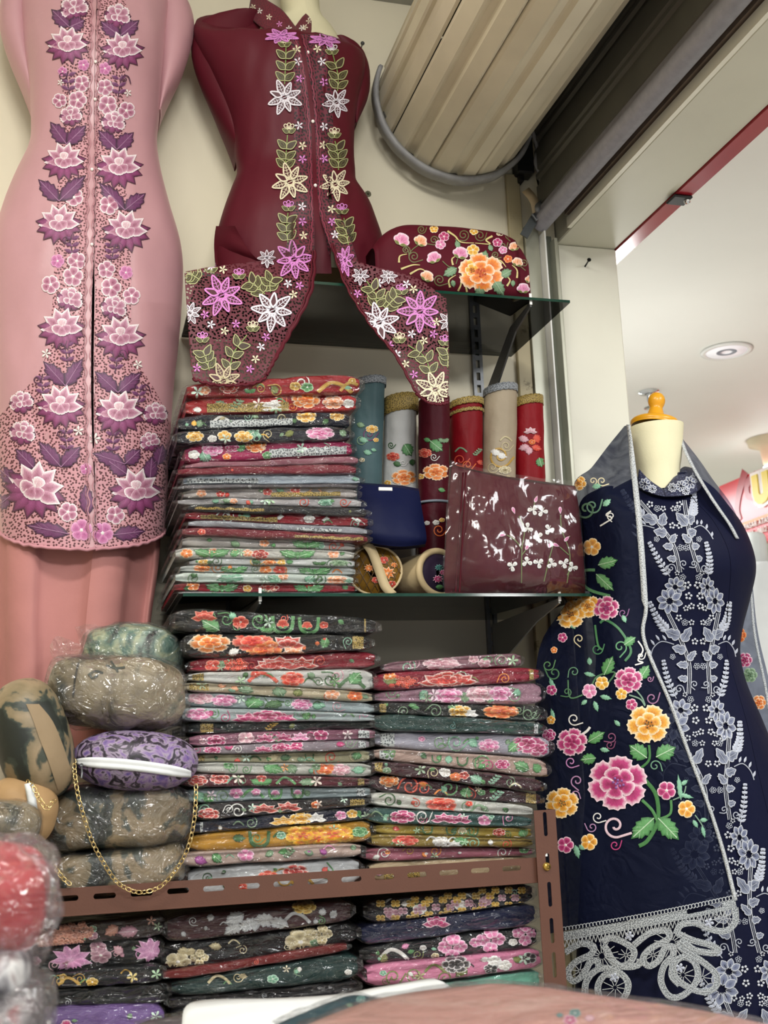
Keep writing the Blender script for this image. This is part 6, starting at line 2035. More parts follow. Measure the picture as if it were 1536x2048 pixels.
RC = [
    (62, 330, 1878, 1850, 48, 40, '#2a201e', 'black cloth with salmon hydrangea', [('H', .2, .1, 34, 'salm'), ('H', .05, .15, 24, 'salm'), ('H', .34, -.1, 26, 'salm'), ('L', .6, 0, 20, 'salm'), ('L', .72, .1, 22, 'mauve')], ()),
    (54, 322, 1925, 1902, 52, 52, '#141416', 'black cloth with mauve-pink daisies', [('M', .33, .05, 36, 'pinkw'), ('D', .55, 0, 18, 'mauve'), ('D', .53, -.35, 14, 'mauve'), ('M', .93, 0, 30, 'pinkw'), ('L', .68, -.15, 16, 'blush')], ()),
    (50, 326, 1964, 1946, 34, 40, '#121416', 'black cloth with gold lace edge', [('S', .25, 0, 10, 'gold'), ('S', .4, 0, 9, 'gold'), ('C', .32, .1, 18, 'gold')], ()),
    (50, 336, 1998, 1988, 36, 40, '#121313', 'plain black cloth', [('S', .3, .3, 6, 'grey')], ()),
    (56, 330, 2032, 2020, 34, 28, '#6c5288', 'violet cloth with white buds', [('B', .28, -.2, 14, 'mag'), ('S', .6, 0, 8, 'wht'), ('L', .93, -.1, 13, 'wht'), ('L', .88, .1, 13, 'wht')], ()),
]
stack(RC, 2.05, .34, 'left stack under the beam', 'cloth packets under the beam', 101, (pb(-.1, 2.05, ZB2), pb(.1, 2.05, ZB2)))
RD = [
    (336, 704, 1860, 1822, 52, 44, '#40282c', 'brown-plum cloth with grey leaves', [('L', .36, -.2, 26, 'grey'), ('L', .44, .15, 26, 'grey'), ('L', .35, .25, 24, 'grey'), ('L', .52, 0, 24, 'grey'), ('L', .6, .2, 24, 'grey'), ('C', .7, .05, 22, 'grey'), ('L', .84, -.1, 14, 'grey'), ('L', .9, .05, 14, 'grey'), ('R', .74, -.4, 20, 'gold'), ('L', .23, -.35, 13, 'grey')], ()),
    (325, 714, 1918, 1862, 54, 40, '#141315', 'black cloth with cream blossoms', [('D', .08, .25, 22, 'cream'), ('L', .1, -.15, 16, 'cream'), ('L', .14, -.1, 14, 'cream'), ('K', .19, .25, 16, 'cream'), ('D', .71, .1, 26, 'cream'), ('K', .82, -.05, 18, 'cream'), ('L', .68, -.3, 16, 'cream'), ('L', .75, -.3, 16, 'cream'), ('L', .27, -.2, 14, 'cream')], ()),
    (328, 696, 1952, 1895, 18, 16, '#6a1a1c', 'plain dark red cloth', [('S', .5, 0, 4, 'red2')], ()),
    (345, 718, 1980, 1934, 34, 50, '#183230', 'dark green cloth with pale edge', [('S', .35, -.2, 9, 'cream'), ('C', .25, -.2, 18, 'cream'), ('L', .68, -.2, 9, 'wht')], ()),
    (340, 718, 2006, 1976, 24, 26, '#191418', 'plain black-plum cloth', [('S', .5, 0, 4, 'grey')], ()),
    (345, 716, 2035, 2008, 30, 30, '#23232a', 'plain charcoal cloth', [('S', .5, 0, 4, 'grey')], ()),
]
stack(RD, 2.05, .34, 'middle stack under the beam', 'cloth packets under the beam', 131, (pb(.2, 2.05, ZB2), pb(.45, 2.05, ZB2)))
RE = [
    (740, 1070, 1826, 1785, 50, 38, '#1c1a20', 'black cloth with yellow and violet lattice flowers', [('W', .2, .1, 34, 'gold'), ('W', .4, .1, 32, 'gold'), ('W', .6, .1, 32, 'gold'), ('W', .8, .05, 30, 'gold'), ('D', .3, .1, 12, 'wht'), ('D', .14, .2, 13, 'mauve'), ('D', .7, .1, 11, 'mauve'), ('D', .55, .15, 11, 'wht')], ()),
    (727, 1074, 1872, 1826, 44, 44, '#161d3e', 'navy cloth with a single pink bloom', [('P', .42, -.3, 24, 'mag')], ()),
    (732, 1078, 1912, 1876, 42, 46, '#1b1c1e', 'black cloth with pink cherry blossoms', [('K', .5, .1, 25, 'pink'), ('K', .72, -.05, 25, 'pink'), ('K', .92, -.2, 22, 'pink'), ('C', .16, .1, 24, 'wht'), ('L', .1, .2, 18, 'olv'), ('D', .33, -.1, 6, 'wht'), ('S', .3, .2, 9, 'olv'), ('D', .85, .1, 8, 'wht'), ('D', .4, .35, 7, 'cream')], ()),
    (738, 1086, 1955, 1918, 46, 44, '#cf7e9e', 'pink cloth with white and black flowers', [('S', .14, .1, 15, 'olv'), ('S', .26, .1, 14, 'olv'), ('R', .5, -.2, 24, 'blk'), ('L', .53, .2, 20, 'olv'), ('C', .38, -.1, 17, 'olv'), ('D', .72, -.15, 12, 'wht'), ('D', .78, .1, 12, 'wht'), ('D', .7, .2, 12, 'blk'), ('D', .92, -.1, 13, 'blk'), ('L', .85, -.1, 12, 'olv'), ('S', .44, .4, 13, 'olv')], ()),
    (800, 1084, 1995, 1960, 34, 46, '#7cc0a8', 'plain mint cloth', [('S', .8, 0, 4, 'mint')], ()),
    (745, 1080, 2035, 2005, 34, 36, '#4a4448', 'plain grey cloth', [('S', .8, 0, 4, 'grey')], ()),
]
stack(RE, 2.05, .34, 'right stack under the beam', 'cloth packets under the beam', 161, (pb(.52, 2.05, ZB2), pb(.85, 2.05, ZB2)))


# ================================================================ rolls and bags on the glass shelf
def roll(label, xt, yt, xb, yb_, hw, Y, col, mots, trim=None, rows2=(), slim=0, seed=0, tie=None):
    zt_ = px(xt, yt, Y).z
    top = px(xt, yt, Y)
    bb = px(xb, yb_, Y)
    d = (top - bb).normalized()
    zf = GL + .0062
    foot = bb + d * ((zf - bb.z) / d.z)
    R = hw * (top - EYE).dot(FWD) / F
    t = thing('cloth_roll', label, 'cloth roll', foot, 'cloth rolls standing on the glass shelf')
    mb = MB()
    rows = []
    u, v = Vector((1, 0, 0)), Vector((0, 1, 0))
    nz = 30
    for i in range(nz):
        s_ = i / (nz - 1)
        c = foot.lerp(top, s_)
        q = []
        for k in range(40):
            a = k * 2 * PI / 40
            r = R * (1 + .035 * noise.noise(Vector((math.cos(a) * 4 + seed, math.sin(a) * 4, s_ * 14 + a))) + .06 * noise.noise(Vector((math.cos(a) * 1.5 + seed, math.sin(a) * 1.5, s_ * 5))) + .03 * math.sin(a * 2 + s_ * 3 + seed) - slim * (1 - s_) * .2)
            q.append(c + u * math.cos(a) * r + v * math.sin(a) * r * .9 + Vector((0, 0, .006 * math.sin(a + 2.2) * s_)))
        rows.append(q)
    top_r = rows[-1]
    c = sum(top_r, Vector()) / 40
    rows.append([c + (p - c) * .72 + Vector((0, 0, .001)) for p in top_r])
    rows.append([c + (p - c) * .6 - Vector((0, 0, .02)) for p in top_r])
    mb.grid(rows, True, True)
    rc = mb.build('rolled_cloth', cl(col, rough=.45, bscale=26, bstr=.4, bdist=.008, sheen=.2), t)
    b = mb.bvh()
    sp = MB()
    P = []
    for k in range(60):
        a = k * .34
        q = 1 - k / 75
        P.append(c + Vector((math.cos(a) * R * q * .93, math.sin(a) * R * q * .84, .002)))
    sp.tube(P, .0022, 5)
    sp.build('spiral_edge', cl(col, rough=.45, bscale=26, bstr=.4, bdist=.008, sheen=.2) if trim is None else trim[0], t)
    if trim:
        m, h = trim
        tb = MB()
        for z0, z1 in [(0, h)] + list(rows2):
            rr = []
            for i in range(4):
                f = 1 - lerp(z0, z1, i / 3) / (top - foot).length
                cc = foot.lerp(top, f)
                rr.append([cc + u * math.cos(k * PI / 20) * R * 1.07 + v * math.sin(k * PI / 20) * R * .97 + Vector((0, 0, .006 * math.sin(k * PI / 20 + 2.2) + .0015 * (k % 2) + .001)) for k in range(40)])
            tb.grid(rr, True)
        tb.build('lace_trim', m, t, solid=.001)
    for q in mots:
        s = Stitch(b, .0014)
        motif(s, q[0], q[1], q[2], q[3], q[4], q[5] if len(q) > 5 else .4)
        s.build(MOTIF_NAME[q[0]], rc)
    if tie:
        cc = px(xb, tie, Y)
        f = (cc.z - foot.z) / (top.z - foot.z)
        cc = foot.lerp(top, f)
        mb = MB()
        mb.tube([cc + u * math.cos(k * PI / 20) * R * 1.05 + v * math.sin(k * PI / 20) * R * .96 for k in range(40)], .003, 6, True)
        mb.build('tie', cl('#8a94a0'), t)
    return t


roll('teal cloth roll with silver trim behind the tall glass shelf stack', 738, 764, 728, 1000, 33, 2.38, '#4c6468', [('S', 738, 868, 14, 'plm'), ('R', 744, 858, 13, 'yel'), ('L', 728, 880, 13, 'mint'), ('L', 736, 905, 12, 'mint'), ('D', 752, 880, 6, 'yel'), ('L', 722, 850, 12, 'sage'), ('S', 722, 880, 10, 'sage'), ('D', 724, 920, 6, 'cream'), ('L', 748, 900, 8, 'mint')], (S_, .018), seed=1)
roll('white cloth roll with gold lace top and orange flower', 801, 798, 800, 980, 34, 2.39, '#c9cac8', [('R', 808, 955, 26, 'org'), ('R', 786, 913, 14, 'red2'), ('L', 816, 900, 26, 'grn', 1.2), ('L', 825, 925, 14, 'dgrn', 1.5), ('S', 782, 890, 7, 'dgrn'), ('S', 806, 926, 7, 'wht'), ('L', 795, 928, 12, 'dgrn'), ('D', 775, 966, 8, 'yel')], (G_, .042), seed=2)
roll('maroon cloth roll with orange flower and grey tie', 868, 800, 868, 1090, 32, 2.33, '#4a0e1c', [('R', 872, 944, 27, 'org'), ('R', 849, 906, 15, 'red2'), ('L', 873, 892, 26, 'grn', .9), ('V', 888, 880, 12, 'sage'), ('S', 868, 914, 8, 'wht'), ('D', 841, 953, 8, 'yel'), ('L', 884, 980, 10, 'grn'), ('L', 855, 880, 10, 'grn'), ('S', 878, 1060, 13, 'org2'), ('D', 884, 1040, 6, 'yel'), ('D', 854, 1046, 6, 'wht'), ('D', 872, 1045, 7, 'wht')], None, seed=3, tie=1008)
roll('red cloth roll with two gold trim bands beside the beige roll', 932, 806, 934, 960, 34, 2.39, '#7e101a', [('S', 920, 920, 14, 'red2'), ('C', 922, 900, 12, 'sage'), ('F', 958, 905, 12, 'sage'), ('L', 962, 925, 11, 'red2'), ('S', 935, 930, 12, 'org2')], (G_, .016), ((.026, .034),), seed=4)
roll('beige cloth roll with silver trim and cream scrolls', 1001, 778, 997, 960, 33, 2.38, '#aa9c86', [('S', 1000, 912, 24, 'gold'), ('S', 1012, 892, 11, 'cream'), ('L', 992, 905, 15, 'wht'), ('L', 1005, 912, 14, 'wht'), ('R', 1010, 940, 13, 'cream'), ('S', 985, 935, 12, 'cream'), ('C', 1012, 878, 12, 'cream'), ('L', 1018, 955, 10, 'cream')], (S_, .018), seed=5)
roll('bright red cloth roll with pale petals next to the pillar guide', 1055, 800, 1060, 970, 30, 2.40, '#86121c', [('P', 1061, 860, 14, 'blush'), ('L', 1048, 878, 15, 'blush', .4), ('L', 1047, 895, 15, 'blush', 2.7), ('L', 1058, 902, 17, 'blush', 1.6), ('L', 1074, 878, 18, 'red2', 1.3), ('L', 1074, 896, 14, 'red2', .4), ('L', 1081, 925, 20, 'grn', 1.4), ('D', 1064, 884, 7, 'org2')], (G_, .022), seed=6)


def pillow(xl, xr_, yt, yb_, Y, dep, ex=2.6, ang=0.0, nu=26, nv=20, wr=.0, seed=0.0, grow=1.0, sag=0.0, Yz=0.0):
    """soft bag body: a superellipsoid filling a pixel box at depth Y, turned by ang in the picture plane"""
    c = px((xl + xr_) / 2, (yt + yb_) / 2, Y)
    k = (c - EYE).dot(FWD) / F
    a, b = (xr_ - xl) / 2 * k * grow, (yb_ - yt) / 2 * k * grow
    ca, sa = math.cos(ang), math.sin(ang)
    sg = lambda v, p: math.copysign(abs(v) ** p, v)
    rows = []
    p = 2 / ex
    for i in range(nv):
        th = lerp(-PI / 2 + .02, PI / 2 - .02, i / (nv - 1))
        r = []
        for j in range(nu):
            ph = 2 * PI * j / nu
            X = a * sg(math.cos(th), p) * sg(math.cos(ph), p)
            Yv = dep * grow * sg(math.cos(th), p) * sg(math.sin(ph), p)
            Z = b * sg(math.sin(th), p) - sag * (X / a) ** 2
            q = c + Vector((X * ca - Z * sa, Yv + X * Yz, X * sa + Z * ca))
            if wr:
                q += Vector((noise.noise(q * 17 + Vector((seed, 0, 0))), noise.noise(q * 17 + Vector((0, seed, 0))), noise.noise(q * 17 + Vector((0, 0, seed))))) * wr
                q += Vector((noise.noise(q * 45 + Vector((seed, 0, 0))), noise.noise(q * 45 + Vector((0, seed, 0))), noise.noise(q * 45 + Vector((0, 0, seed))))) * wr * .5
            r.append(q)
        rows.append(r)
    mb = MB()
    mb.grid(rows, True, True)
    return mb


FILM2 = film_mat('crinkled_plastic_film', 22, .02, strength=1.0, base=.05, edge=.45, dist=.03, stretch=(1, 1, 1))


def tail(xy, Y, seed=0, m=None):
    """loose crumpled end of a plastic bag"""
    mb = MB()
    rows = [[px(x, y, Y + .006 * math.sin(seed + i + j * 1.7)) for j, (x, y) in enumerate(crom(r, 12))] for i, r in enumerate(xy)]
    R = [crom([tuple(r[j]) for r in rows], 12) for j in range(12)]
    R = [[Vector(p) + Vector((0, .006 * noise.noise(Vector(p) * 60), .004 * noise.noise(Vector(p) * 70))) for p in r] for r in R]
    mb.grid(R)
    return mb


# navy pouch
M_NAVYS = cloth('navy_sateen', '#0e1436', .5, .0, .08)
t = thing('pouch', 'plain navy fabric pouch resting on the quilted round bag', 'pouch', px(785, 1085, 2.2))
mb = MB()
mb.grid(sheet([[(716, 968, 2.20), (760, 972, 2.19), (800, 976, 2.19), (838, 982, 2.20)], [(714, 1010, 2.18), (760, 1014, 2.165), (800, 1018, 2.165), (845, 1024, 2.18)], [(716, 1060, 2.165), (760, 1066, 2.15), (805, 1070, 2.15), (853, 1072, 2.165)], [(722, 1080, 2.17), (765, 1090, 2.16), (808, 1093, 2.16), (851, 1088, 2.17)]], 20, 24, .004, 12, 3))
mb.grid(sheet([[(716, 968, 2.20), (760, 972, 2.19), (800, 976, 2.19), (838, 982, 2.20)], [(716, 975, 2.25), (760, 978, 2.26), (800, 980, 2.26), (838, 986, 2.25)], [(722, 1078, 2.25), (760, 1088, 2.26), (800, 1090, 2.26), (849, 1086, 2.25)], [(722, 1080, 2.17), (765, 1090, 2.16), (808, 1093, 2.16), (851, 1088, 2.17)]], 20, 24))
mb.build('body', M_NAVYS, t)
mb = MB()
a, b = px(757, 974, 2.183), px(785, 982, 2.183)
mb.box((a.x, 2.182, b.z), (b.x, 2.186, a.z), .001)
mb.build('label_tab', M_WHITEP, t, True)

M_MUST = cloth('mustard_quilt', '#7c5a20', .5, .15, .15, bscale=30, bstr=.5)
M_CREAMS = cloth('cream_sateen', '#c8b48c', .35, .3, .08)
M_PLUMC = cloth('dark_plum_quilt', '#2c2234', .5, .1, .1)


def drum_bag(label, xc, yc, rx, ry, Y, dep, body, name, yaw, strap, quilt, mots):
    c = px(xc, yc, Y)
    k = (c - EYE).dot(FWD) / F
    ax = Vector((math.sin(yaw), math.cos(yaw), 0))
    u = Vector((math.cos(yaw), -math.sin(yaw), 0))
    t = thing(name, label, 'handbag', (c.x, Y + dep / 2, GL + .0065))
    a, b = rx * k, ry * k
    ring = lambda s_, o: [c + u * math.cos(q * PI / 20) * a * s_ + Vector((0, 0, 1)) * math.sin(q * PI / 20) * b * s_ + ax * o for q in range(40)]
    mb = MB()
    mb.grid([ring(.3, -.006), ring(.6, -.005), ring(.9, .001), ring(.985, .006)], True, True)
    fp = mb.build('front_panel', body, t)
    bv = mb.bvh()
    mb = MB()
    mb.grid([ring(.985, .006), ring(1.0, .010), ring(1.0, dep), ring(.95, dep + .006)], True, True)
    mb.build('side_wall', M_CREAMS if not quilt else body, t)
    mb = MB()
    mb.tube(ring(.985, .004), .0028 if quilt else .0075, 8, True)
    mb.build('piping', M_CREAMS, t)
    s = Stitch(bv, .0015)
    if quilt:
        for i in range(-3, 4):
            s.line([(xc + i * 16 - 30, yc - 55), (xc + i * 16 + 30, yc + 55)], 1.4, '#5c421a', 12)
            s.line([(xc + i * 16 + 30, yc - 55), (xc + i * 16 - 30, yc + 55)], 1.4, '#5c421a', 12)
        s.build('quilting', fp)
        s = Stitch(bv, .0022)
    for q in mots:
        s = Stitch(bv, .0022)
        motif(s, *q)
        s.build(MOTIF_NAME[q[0]], fp)
    if strap:
        mb = MB()
        rows = []
        for x, y, d in crom(strap, 20):
            rows.append([px(x - 9, y + 3, Y - d), px(x, y, Y - d - .001), px(x + 9, y - 3, Y - d)])
        mb.grid(rows)
        mb.build('strap', M_CREAMS, t, solid=.002)


drum_bag('round mustard quilted bag with a cream strap and orange flower embroidery', 750, 1140, 55, 50, 2.20, .13, M_MUST, 'round_bag', .15, [(733, 1088, .012), (745, 1105, .014), (758, 1140, .013), (770, 1172, .014), (784, 1188, .012)], True, [('M', 775, 1146, 17, 'org'), ('M', 738, 1136, 11, 'org'), ('D', 768, 1120, 10, 'red2'), ('D', 752, 1160, 9, 'red2'), ('D', 784, 1168, 9, 'red2'), ('M', 788, 1130, 8, 'org')])
drum_bag('round plum and cream bag lying beside the mustard quilted bag', 880, 1146, 54, 45, 2.20, .13, M_PLUMC, 'round_bag', -.45, None, False, [('M', 878, 1135, 9, 'teal'), ('M', 876, 1158, 11, 'mag'), ('L', 880, 1174, 11, 'grn'), ('M', 886, 1145, 8, 'mag')])

# maroon cushion cover in plastic
M_CUSH = cloth('maroon_cotton', '#480e1a', .6, .05, .12, nscale=5, bscale=14, bstr=.3, bdist=.01)
t = thing('cushion_packet', 'large maroon folded cover with tiny white flowers in shiny plastic', 'folded cloth', px(1030, 1190, 2.12))
CU = [[(903, 930, 2.13), (960, 945, 2.10), (1050, 962, 2.09), (1150, 972, 2.12)], [(897, 1000, 2.115), (965, 1010, 2.075), (1060, 1020, 2.07), (1158, 1020, 2.10)], [(892, 1090, 2.105), (965, 1100, 2.06), (1065, 1105, 2.055), (1166, 1105, 2.09)], [(888, 1150, 2.10), (970, 1155, 2.065), (1070, 1158, 2.06), (1170, 1160, 2.09)], [(890, 1186, 2.11), (970, 1188, 2.095), (1070, 1188, 2.095), (1170, 1188, 2.11)]]
g = sheet(CU, 34, 40, .006, 9, 1)
CB = [[(a, b, 2.19 + .01 * math.sin(i + j)) for j, (a, b, c) in enumerate(r)] for i, r in enumerate(CU)]
g2 = sheet(CB, 34, 40)
mb = MB()
mb.grid([a + b[::-1] for a, b in zip(g, g2)], True, True)
FCV = mb.build('folded_cover', M_CUSH, t)
bv = mb.bvh()
mb = MB()
for o in (0, 9, 17):
    mb.tube([px(lerp(912, 894, k / 19) + o * lerp(.7, 1, k / 19) + 8, lerp(945, 1184, k / 19), 2.106 - .0028 * o * .8) for k in range(20)], .0016, 5)
mb.build('folded_edges', M_CUSH, t)
for P in ([(1043, 1166), (1044, 1098), (1049, 1060), (1038, 1032)], [(1088, 1163), (1098, 1120), (1108, 1084)], [(1134, 1166), (1140, 1110), (1124, 1060), (1121, 1030)], [(1044, 1098), (1030, 1080), (1014, 1070)], [(1044, 1110), (1060, 1088)], [(1138, 1110), (1120, 1094)], [(1130, 1080), (1140, 1072)], [(1066, 1020), (1072, 992)], [(1134, 1150), (1144, 1136)]):
    s = Stitch(bv, .0016)
    s.line(P, 2.0, '#6c7a3c')
    s.build('stalk', FCV)
for i, (x, y) in enumerate(((1056, 1056), (1025, 1132), (1054, 1124), (1077, 1126), (1103, 1127), (1128, 1126), (1145, 1134), (1077, 1075), (1085, 1023), (1066, 1020), (1098, 1059))):
    s = Stitch(bv, .002)
    for a in (.5, 2.6, 4.6):
        s.petal(x, y, 11, 8, a + i, 'wht', 1, 'round')
    for a in (1.4, 3.4):
        s.line([(x, y), (x + math.cos(a + i) * 9, y + math.sin(a + i) * 9)], 1.1, '#e8e4dc')
    s.build('white_flower', FCV)
for x, y, a in ((1030, 1028, 1.2), (1012, 1070, 0), (1059, 1087, -1), (1105, 1083, -1), (1119, 1093, .4), (1139, 1072, -.8), (1121, 1028, 1.5), (1075, 991, -1.2)):
    s = Stitch(bv, .002)
    s.petal(x, y, 15, 7, a + PI, 'pink', 1, 'slim')
    s.build('pink_bud', FCV)
mb = MB()
CF = [[(a + (a - 1030) * .02 + (0), b + (-10 if i == 0 else 2 if i == 4 else 0), c - .010) for a, b, c in r] for i, r in enumerate(CU)]
mb.grid([[p + Vector((0, .006 * noise.noise(p * 24) + .003 * noise.noise(p * 60), 0)) for p in r] for r in sheet(CF, 50, 50)])
mb.build('plastic_sleeve', film_mat('glossy_stretched_film', 9, .015, strength=.5, base=.015, edge=.32, dist=.007, stretch=(1.7, 1, .6)), t)

# maroon bundle on the upper shelf
M_BUN = cloth('maroon_velvet_cloth', '#50101e', .6, .05, .1)
t = thing('folded_bundle', 'large maroon folded bundle embroidered with a big orange flower on the upper glass shelf', 'folded cloth', (.86, 2.3, GU + .0065))
zf = GU + .0068
top_ = px(900, 456, 2.2).z
xl_, xr__ = px(752, 540, 2.17).x, px(1070, 560, 2.17).x
rows_ = []
HH = top_ - zf
for i in range(44):
    u = i / 43
    X = lerp(xl_, xr__, u)
    e = abs(2 * u - 1)
    hh = HH * (1 - .34 * e ** 5)
    r = []
    for k in range(30):
        a = k * 2 * PI / 30
        sy_, sz_ = math.cos(a), math.sin(a)
        yy = 2.315 + .165 * math.copysign(abs(sy_) ** .38, sy_) * (1 - .15 * e ** 6)
        zz = zf + hh / 2 + hh / 2 * math.copysign(abs(sz_) ** .45, sz_)
        r.append(Vector((X + .01 * sy_ * (1 if u > .9 else 0), yy + .004 * noise.noise(Vector((X * 12, zz * 12, 1))), zz)))
    rows_.append(r)
mb = MB()
mb.grid(rows_, True, True)
FCV = mb.build('folded_cloth', M_BUN, t)
bv = mb.bvh()
s = Stitch(bv, .0014)
s.rose(962, 545, 46, 'org', .85, .4, '#b8461c')
s.rose(944, 540, 24, 'yel', .9, .2, '#8a3a14')
s.build('large_flower', FCV)
for x, y, r, p in ((799, 480, 19, 'pink'), (871, 516, 17, 'pink'), (918, 507, 18, 'pink'), (837, 482, 16, 'peach'), (850, 553, 16, 'peach'), (1051, 497, 15, 'pink'), (1046, 578, 15, 'pink'), (1030, 494, 13, 'peach'), (1033, 525, 13, 'peach'), (1058, 560, 12, 'peach')):
    s = Stitch(bv, .0014)
    s.bud(x, y + r * .5, r * 1.3, p, -PI / 2 + .5 * math.sin(x), 'olv')
    s.build('flower_bud', FCV)
for x, y, r, c in ((946, 500, 13, 'yel'), (888, 473, 11, 'mag'), (881, 489, 11, 'pink'), (995, 485, 10, 'mag'), (1006, 500, 9, 'pink'), (1016, 518, 9, 'org2'), (868, 458, 9, 'yel'), (948, 462, 9, 'yel'), (1000, 464, 9, 'cream')):
    s = Stitch(bv, .0014)
    s.daisy(x, y, r, c, 5, x, .9)
    s.build('small_flower', FCV)
s = Stitch(bv, .0012)
for x, y, r, a, d in ((828, 513, 12, 1, 1), (843, 459, 9, 0, 1), (927, 470, 12, 2, -1), (960, 471, 12, 0, 1), (879, 560, 12, 1, 1), (868, 480, 10, 2, -1), (1006, 492, 8, 0, 1), (991, 510, 8, 1, 1), (1048, 527, 9, 2, 1), (812, 500, 8, 0, -1), (1018, 470, 8, 2, 1)):
    s = Stitch(bv, .0012)
    s.spiral(x, y, r, a, 2.2, '#6a6438', 1.7, d, r)
    s.build('scroll', FCV)
for P in ([(895, 462), (910, 472), (922, 484), (948, 486)], [(985, 472), (972, 480), (980, 488), (950, 486)], [(802, 538), (825, 530), (840, 530)], [(820, 548), (840, 538), (855, 545)], [(798, 525), (800, 512), (814, 508)], [(906, 530), (904, 518), (912, 512)], [(900, 575), (898, 560), (912, 550)], [(916, 582), (922, 568), (920, 550)], [(934, 584), (930, 566), (924, 552)], [(1014, 572), (1020, 560), (1010, 550)], [(1034, 556), (1034, 540), (1024, 530)], [(988, 520), (1002, 522), (1012, 534)], [(1060, 535), (1066, 520), (1052, 510)]):
    s = Stitch(bv, .0012)
    s.line(P, 4.2, '#d8c884', 16, True)
    s.build('curved_petal', FCV)
for P in ([(805, 488), (816, 500), (818, 512)], [(840, 488), (826, 498), (818, 508)], [(885, 522), (896, 532), (906, 536)], [(916, 515), (912, 528)], [(995, 490), (992, 476)]):
    s = Stitch(bv, .0012)
    s.line(P, 1.8, '#6a7440')
    s.build('stem', FCV)
for x, y, x2, y2, wd in ((914, 536, 886, 552, 18), (966, 522, 972, 500, 16), (1002, 552, 1024, 540, 18), (988, 560, 1008, 592, 22), (958, 572, 962, 598, 20), (918, 496, 912, 480, 11), (984, 502, 978, 488, 10), (905, 560, 908, 575, 10), (1026, 560, 1026, 574, 9)):
    s = Stitch(bv, .0016)
    s.leaf(x, y, x2, y2, wd, 'sage')
    s.build('leaf', FCV)

# ================================================================ bags on the rack, left
M_CAMO = print_mat('camouflage_print', ['#1a201b', '#343c34', '#75684f', '#8f7d62', '#3c4238'], 11, (.45, .485, .50, .60, .63), dist=.5)
M_TAUPE = print_mat('taupe_print', ['#3c3e36', '#6c614e', '#84775e', '#8f826a', '#4a5448'], 8.0, (.36, .42, .5, .6, .66))
M_GREENP = print_mat('painted_green_print', ['#141c1c', '#567468', '#a5ac8c', '#7c9286', '#242c2c'], 11.0, (.34, .43, .5, .58, .66))
M_PURP = print_mat('purple_tree_print', ['#141018', '#3c3044', '#94889a', '#7c6292', '#544880'], 34.0, (.36, .44, .5, .58, .68), dist=2.2, detail=9)
M_ZIP = plain('white_zip_tape', '#dfe3e4', .6, bstr=.2)
M_GOLD = plain('gold_chain_metal', '#d8bf86', .22, .95)
M_TAN = cloth('tan_satin', '#a58660', .45, .2, .1, bscale=24, bstr=.45)
GB = 'fabric bags heaped on the rack'


def chain(P, name, parent, pitch=.0088):
    P = [Vector(p) for p in P]
    D = [0]
    for a, b in zip(P, P[1:]):
        D.append(D[-1] + (b - a).length)
    mb = MB()
    n = int(D[-1] / pitch)
    k = 0
    for i in range(n):
        d = (i + .5) * pitch
        while k < len(D) - 2 and D[k + 1] < d:
            k += 1
        p = P[k].lerp(P[k + 1], (d - D[k]) / (D[k + 1] - D[k]))
        t_ = (P[k + 1] - P[k]).normalized()
        s_ = t_.cross(Vector((0, -1, 0))).normalized()
        up = s_.cross(t_)
        ang = .45 if i % 2 else -.45
        s2 = s_ * math.cos(ang) + up * math.sin(ang)
        mb.tube([p + t_ * math.cos(q * PI / 6) * pitch * .66 + s2 * math.sin(q * PI / 6) * pitch * .36 for q in range(12)], .00085, 5, True)
    return mb.build(name, M_GOLD, parent)


def bag(name, label, args, m, film=None, tails=(), fs=0, cat='bag'):
    mb = pillow(*args[0], **args[1])
    c = px((args[0][0] + args[0][1]) / 2, args[0][3], args[0][4])
    t = thing(name, label, cat, c, GB)
    mb.build('body', m, t)
    if film:
        k = dict(args[1])
        k.update(grow=1.05, wr=args[1].get('wr', 0) * 1.0 + .004, seed=fs, nu=44, nv=34)
        pillow(*args[0], **k).build('plastic_wrap', film, t)
    for i, (q, Y) in enumerate(tails):
        tail(q, Y, fs + i).build('loose_plastic', film or FILM2, t)
    return t, mb


bag('fabric_bag', 'green painted-print fabric bag in crinkled plastic, topmost of the left heap', ((168, 372, 1254, 1370, 2.19, .10), dict(ex=3.0, ang=-.10, wr=.009, seed=1)), M_GREENP, FILM2, [([[(100, 1290), (112, 1272), (140, 1280), (172, 1300)], [(102, 1310), (125, 1305), (150, 1310), (174, 1320)], [(118, 1328), (135, 1330), (152, 1326), (176, 1330)]], 2.16), ([[(150, 1252), (180, 1248), (220, 1256)], [(156, 1275), (190, 1268), (222, 1266)], [(160, 1296), (186, 1290), (215, 1280)]], 2.17)], 1)
tb, mbb = bag('fabric_bag', 'beige taupe fabric bag wrapped in clear plastic above the purple purse', ((100, 366, 1318, 1456, 2.10, .11), dict(ex=3.4, ang=-.12, wr=.008, seed=2)), M_TAUPE, FILM2, [([[(330, 1390), (350, 1400), (372, 1396)], [(326, 1440), (350, 1440), (372, 1430)], [(330, 1470), (352, 1490), (370, 1492)]], 2.07)], 2)
s = Stitch(mbb.bvh(), .0015)
s.line([(157, 1325), (150, 1358), (146, 1395)], 4, '#1c1c1c')
for P in ([(176, 1350), (190, 1342), (206, 1346)], [(212, 1330), (232, 1336), (250, 1334)], [(180, 1348), (184, 1356), (196, 1350)], [(222, 1322), (236, 1344)]):
    s.line(P, 4, '#3a4038')
s.build('printed_twigs', tb)

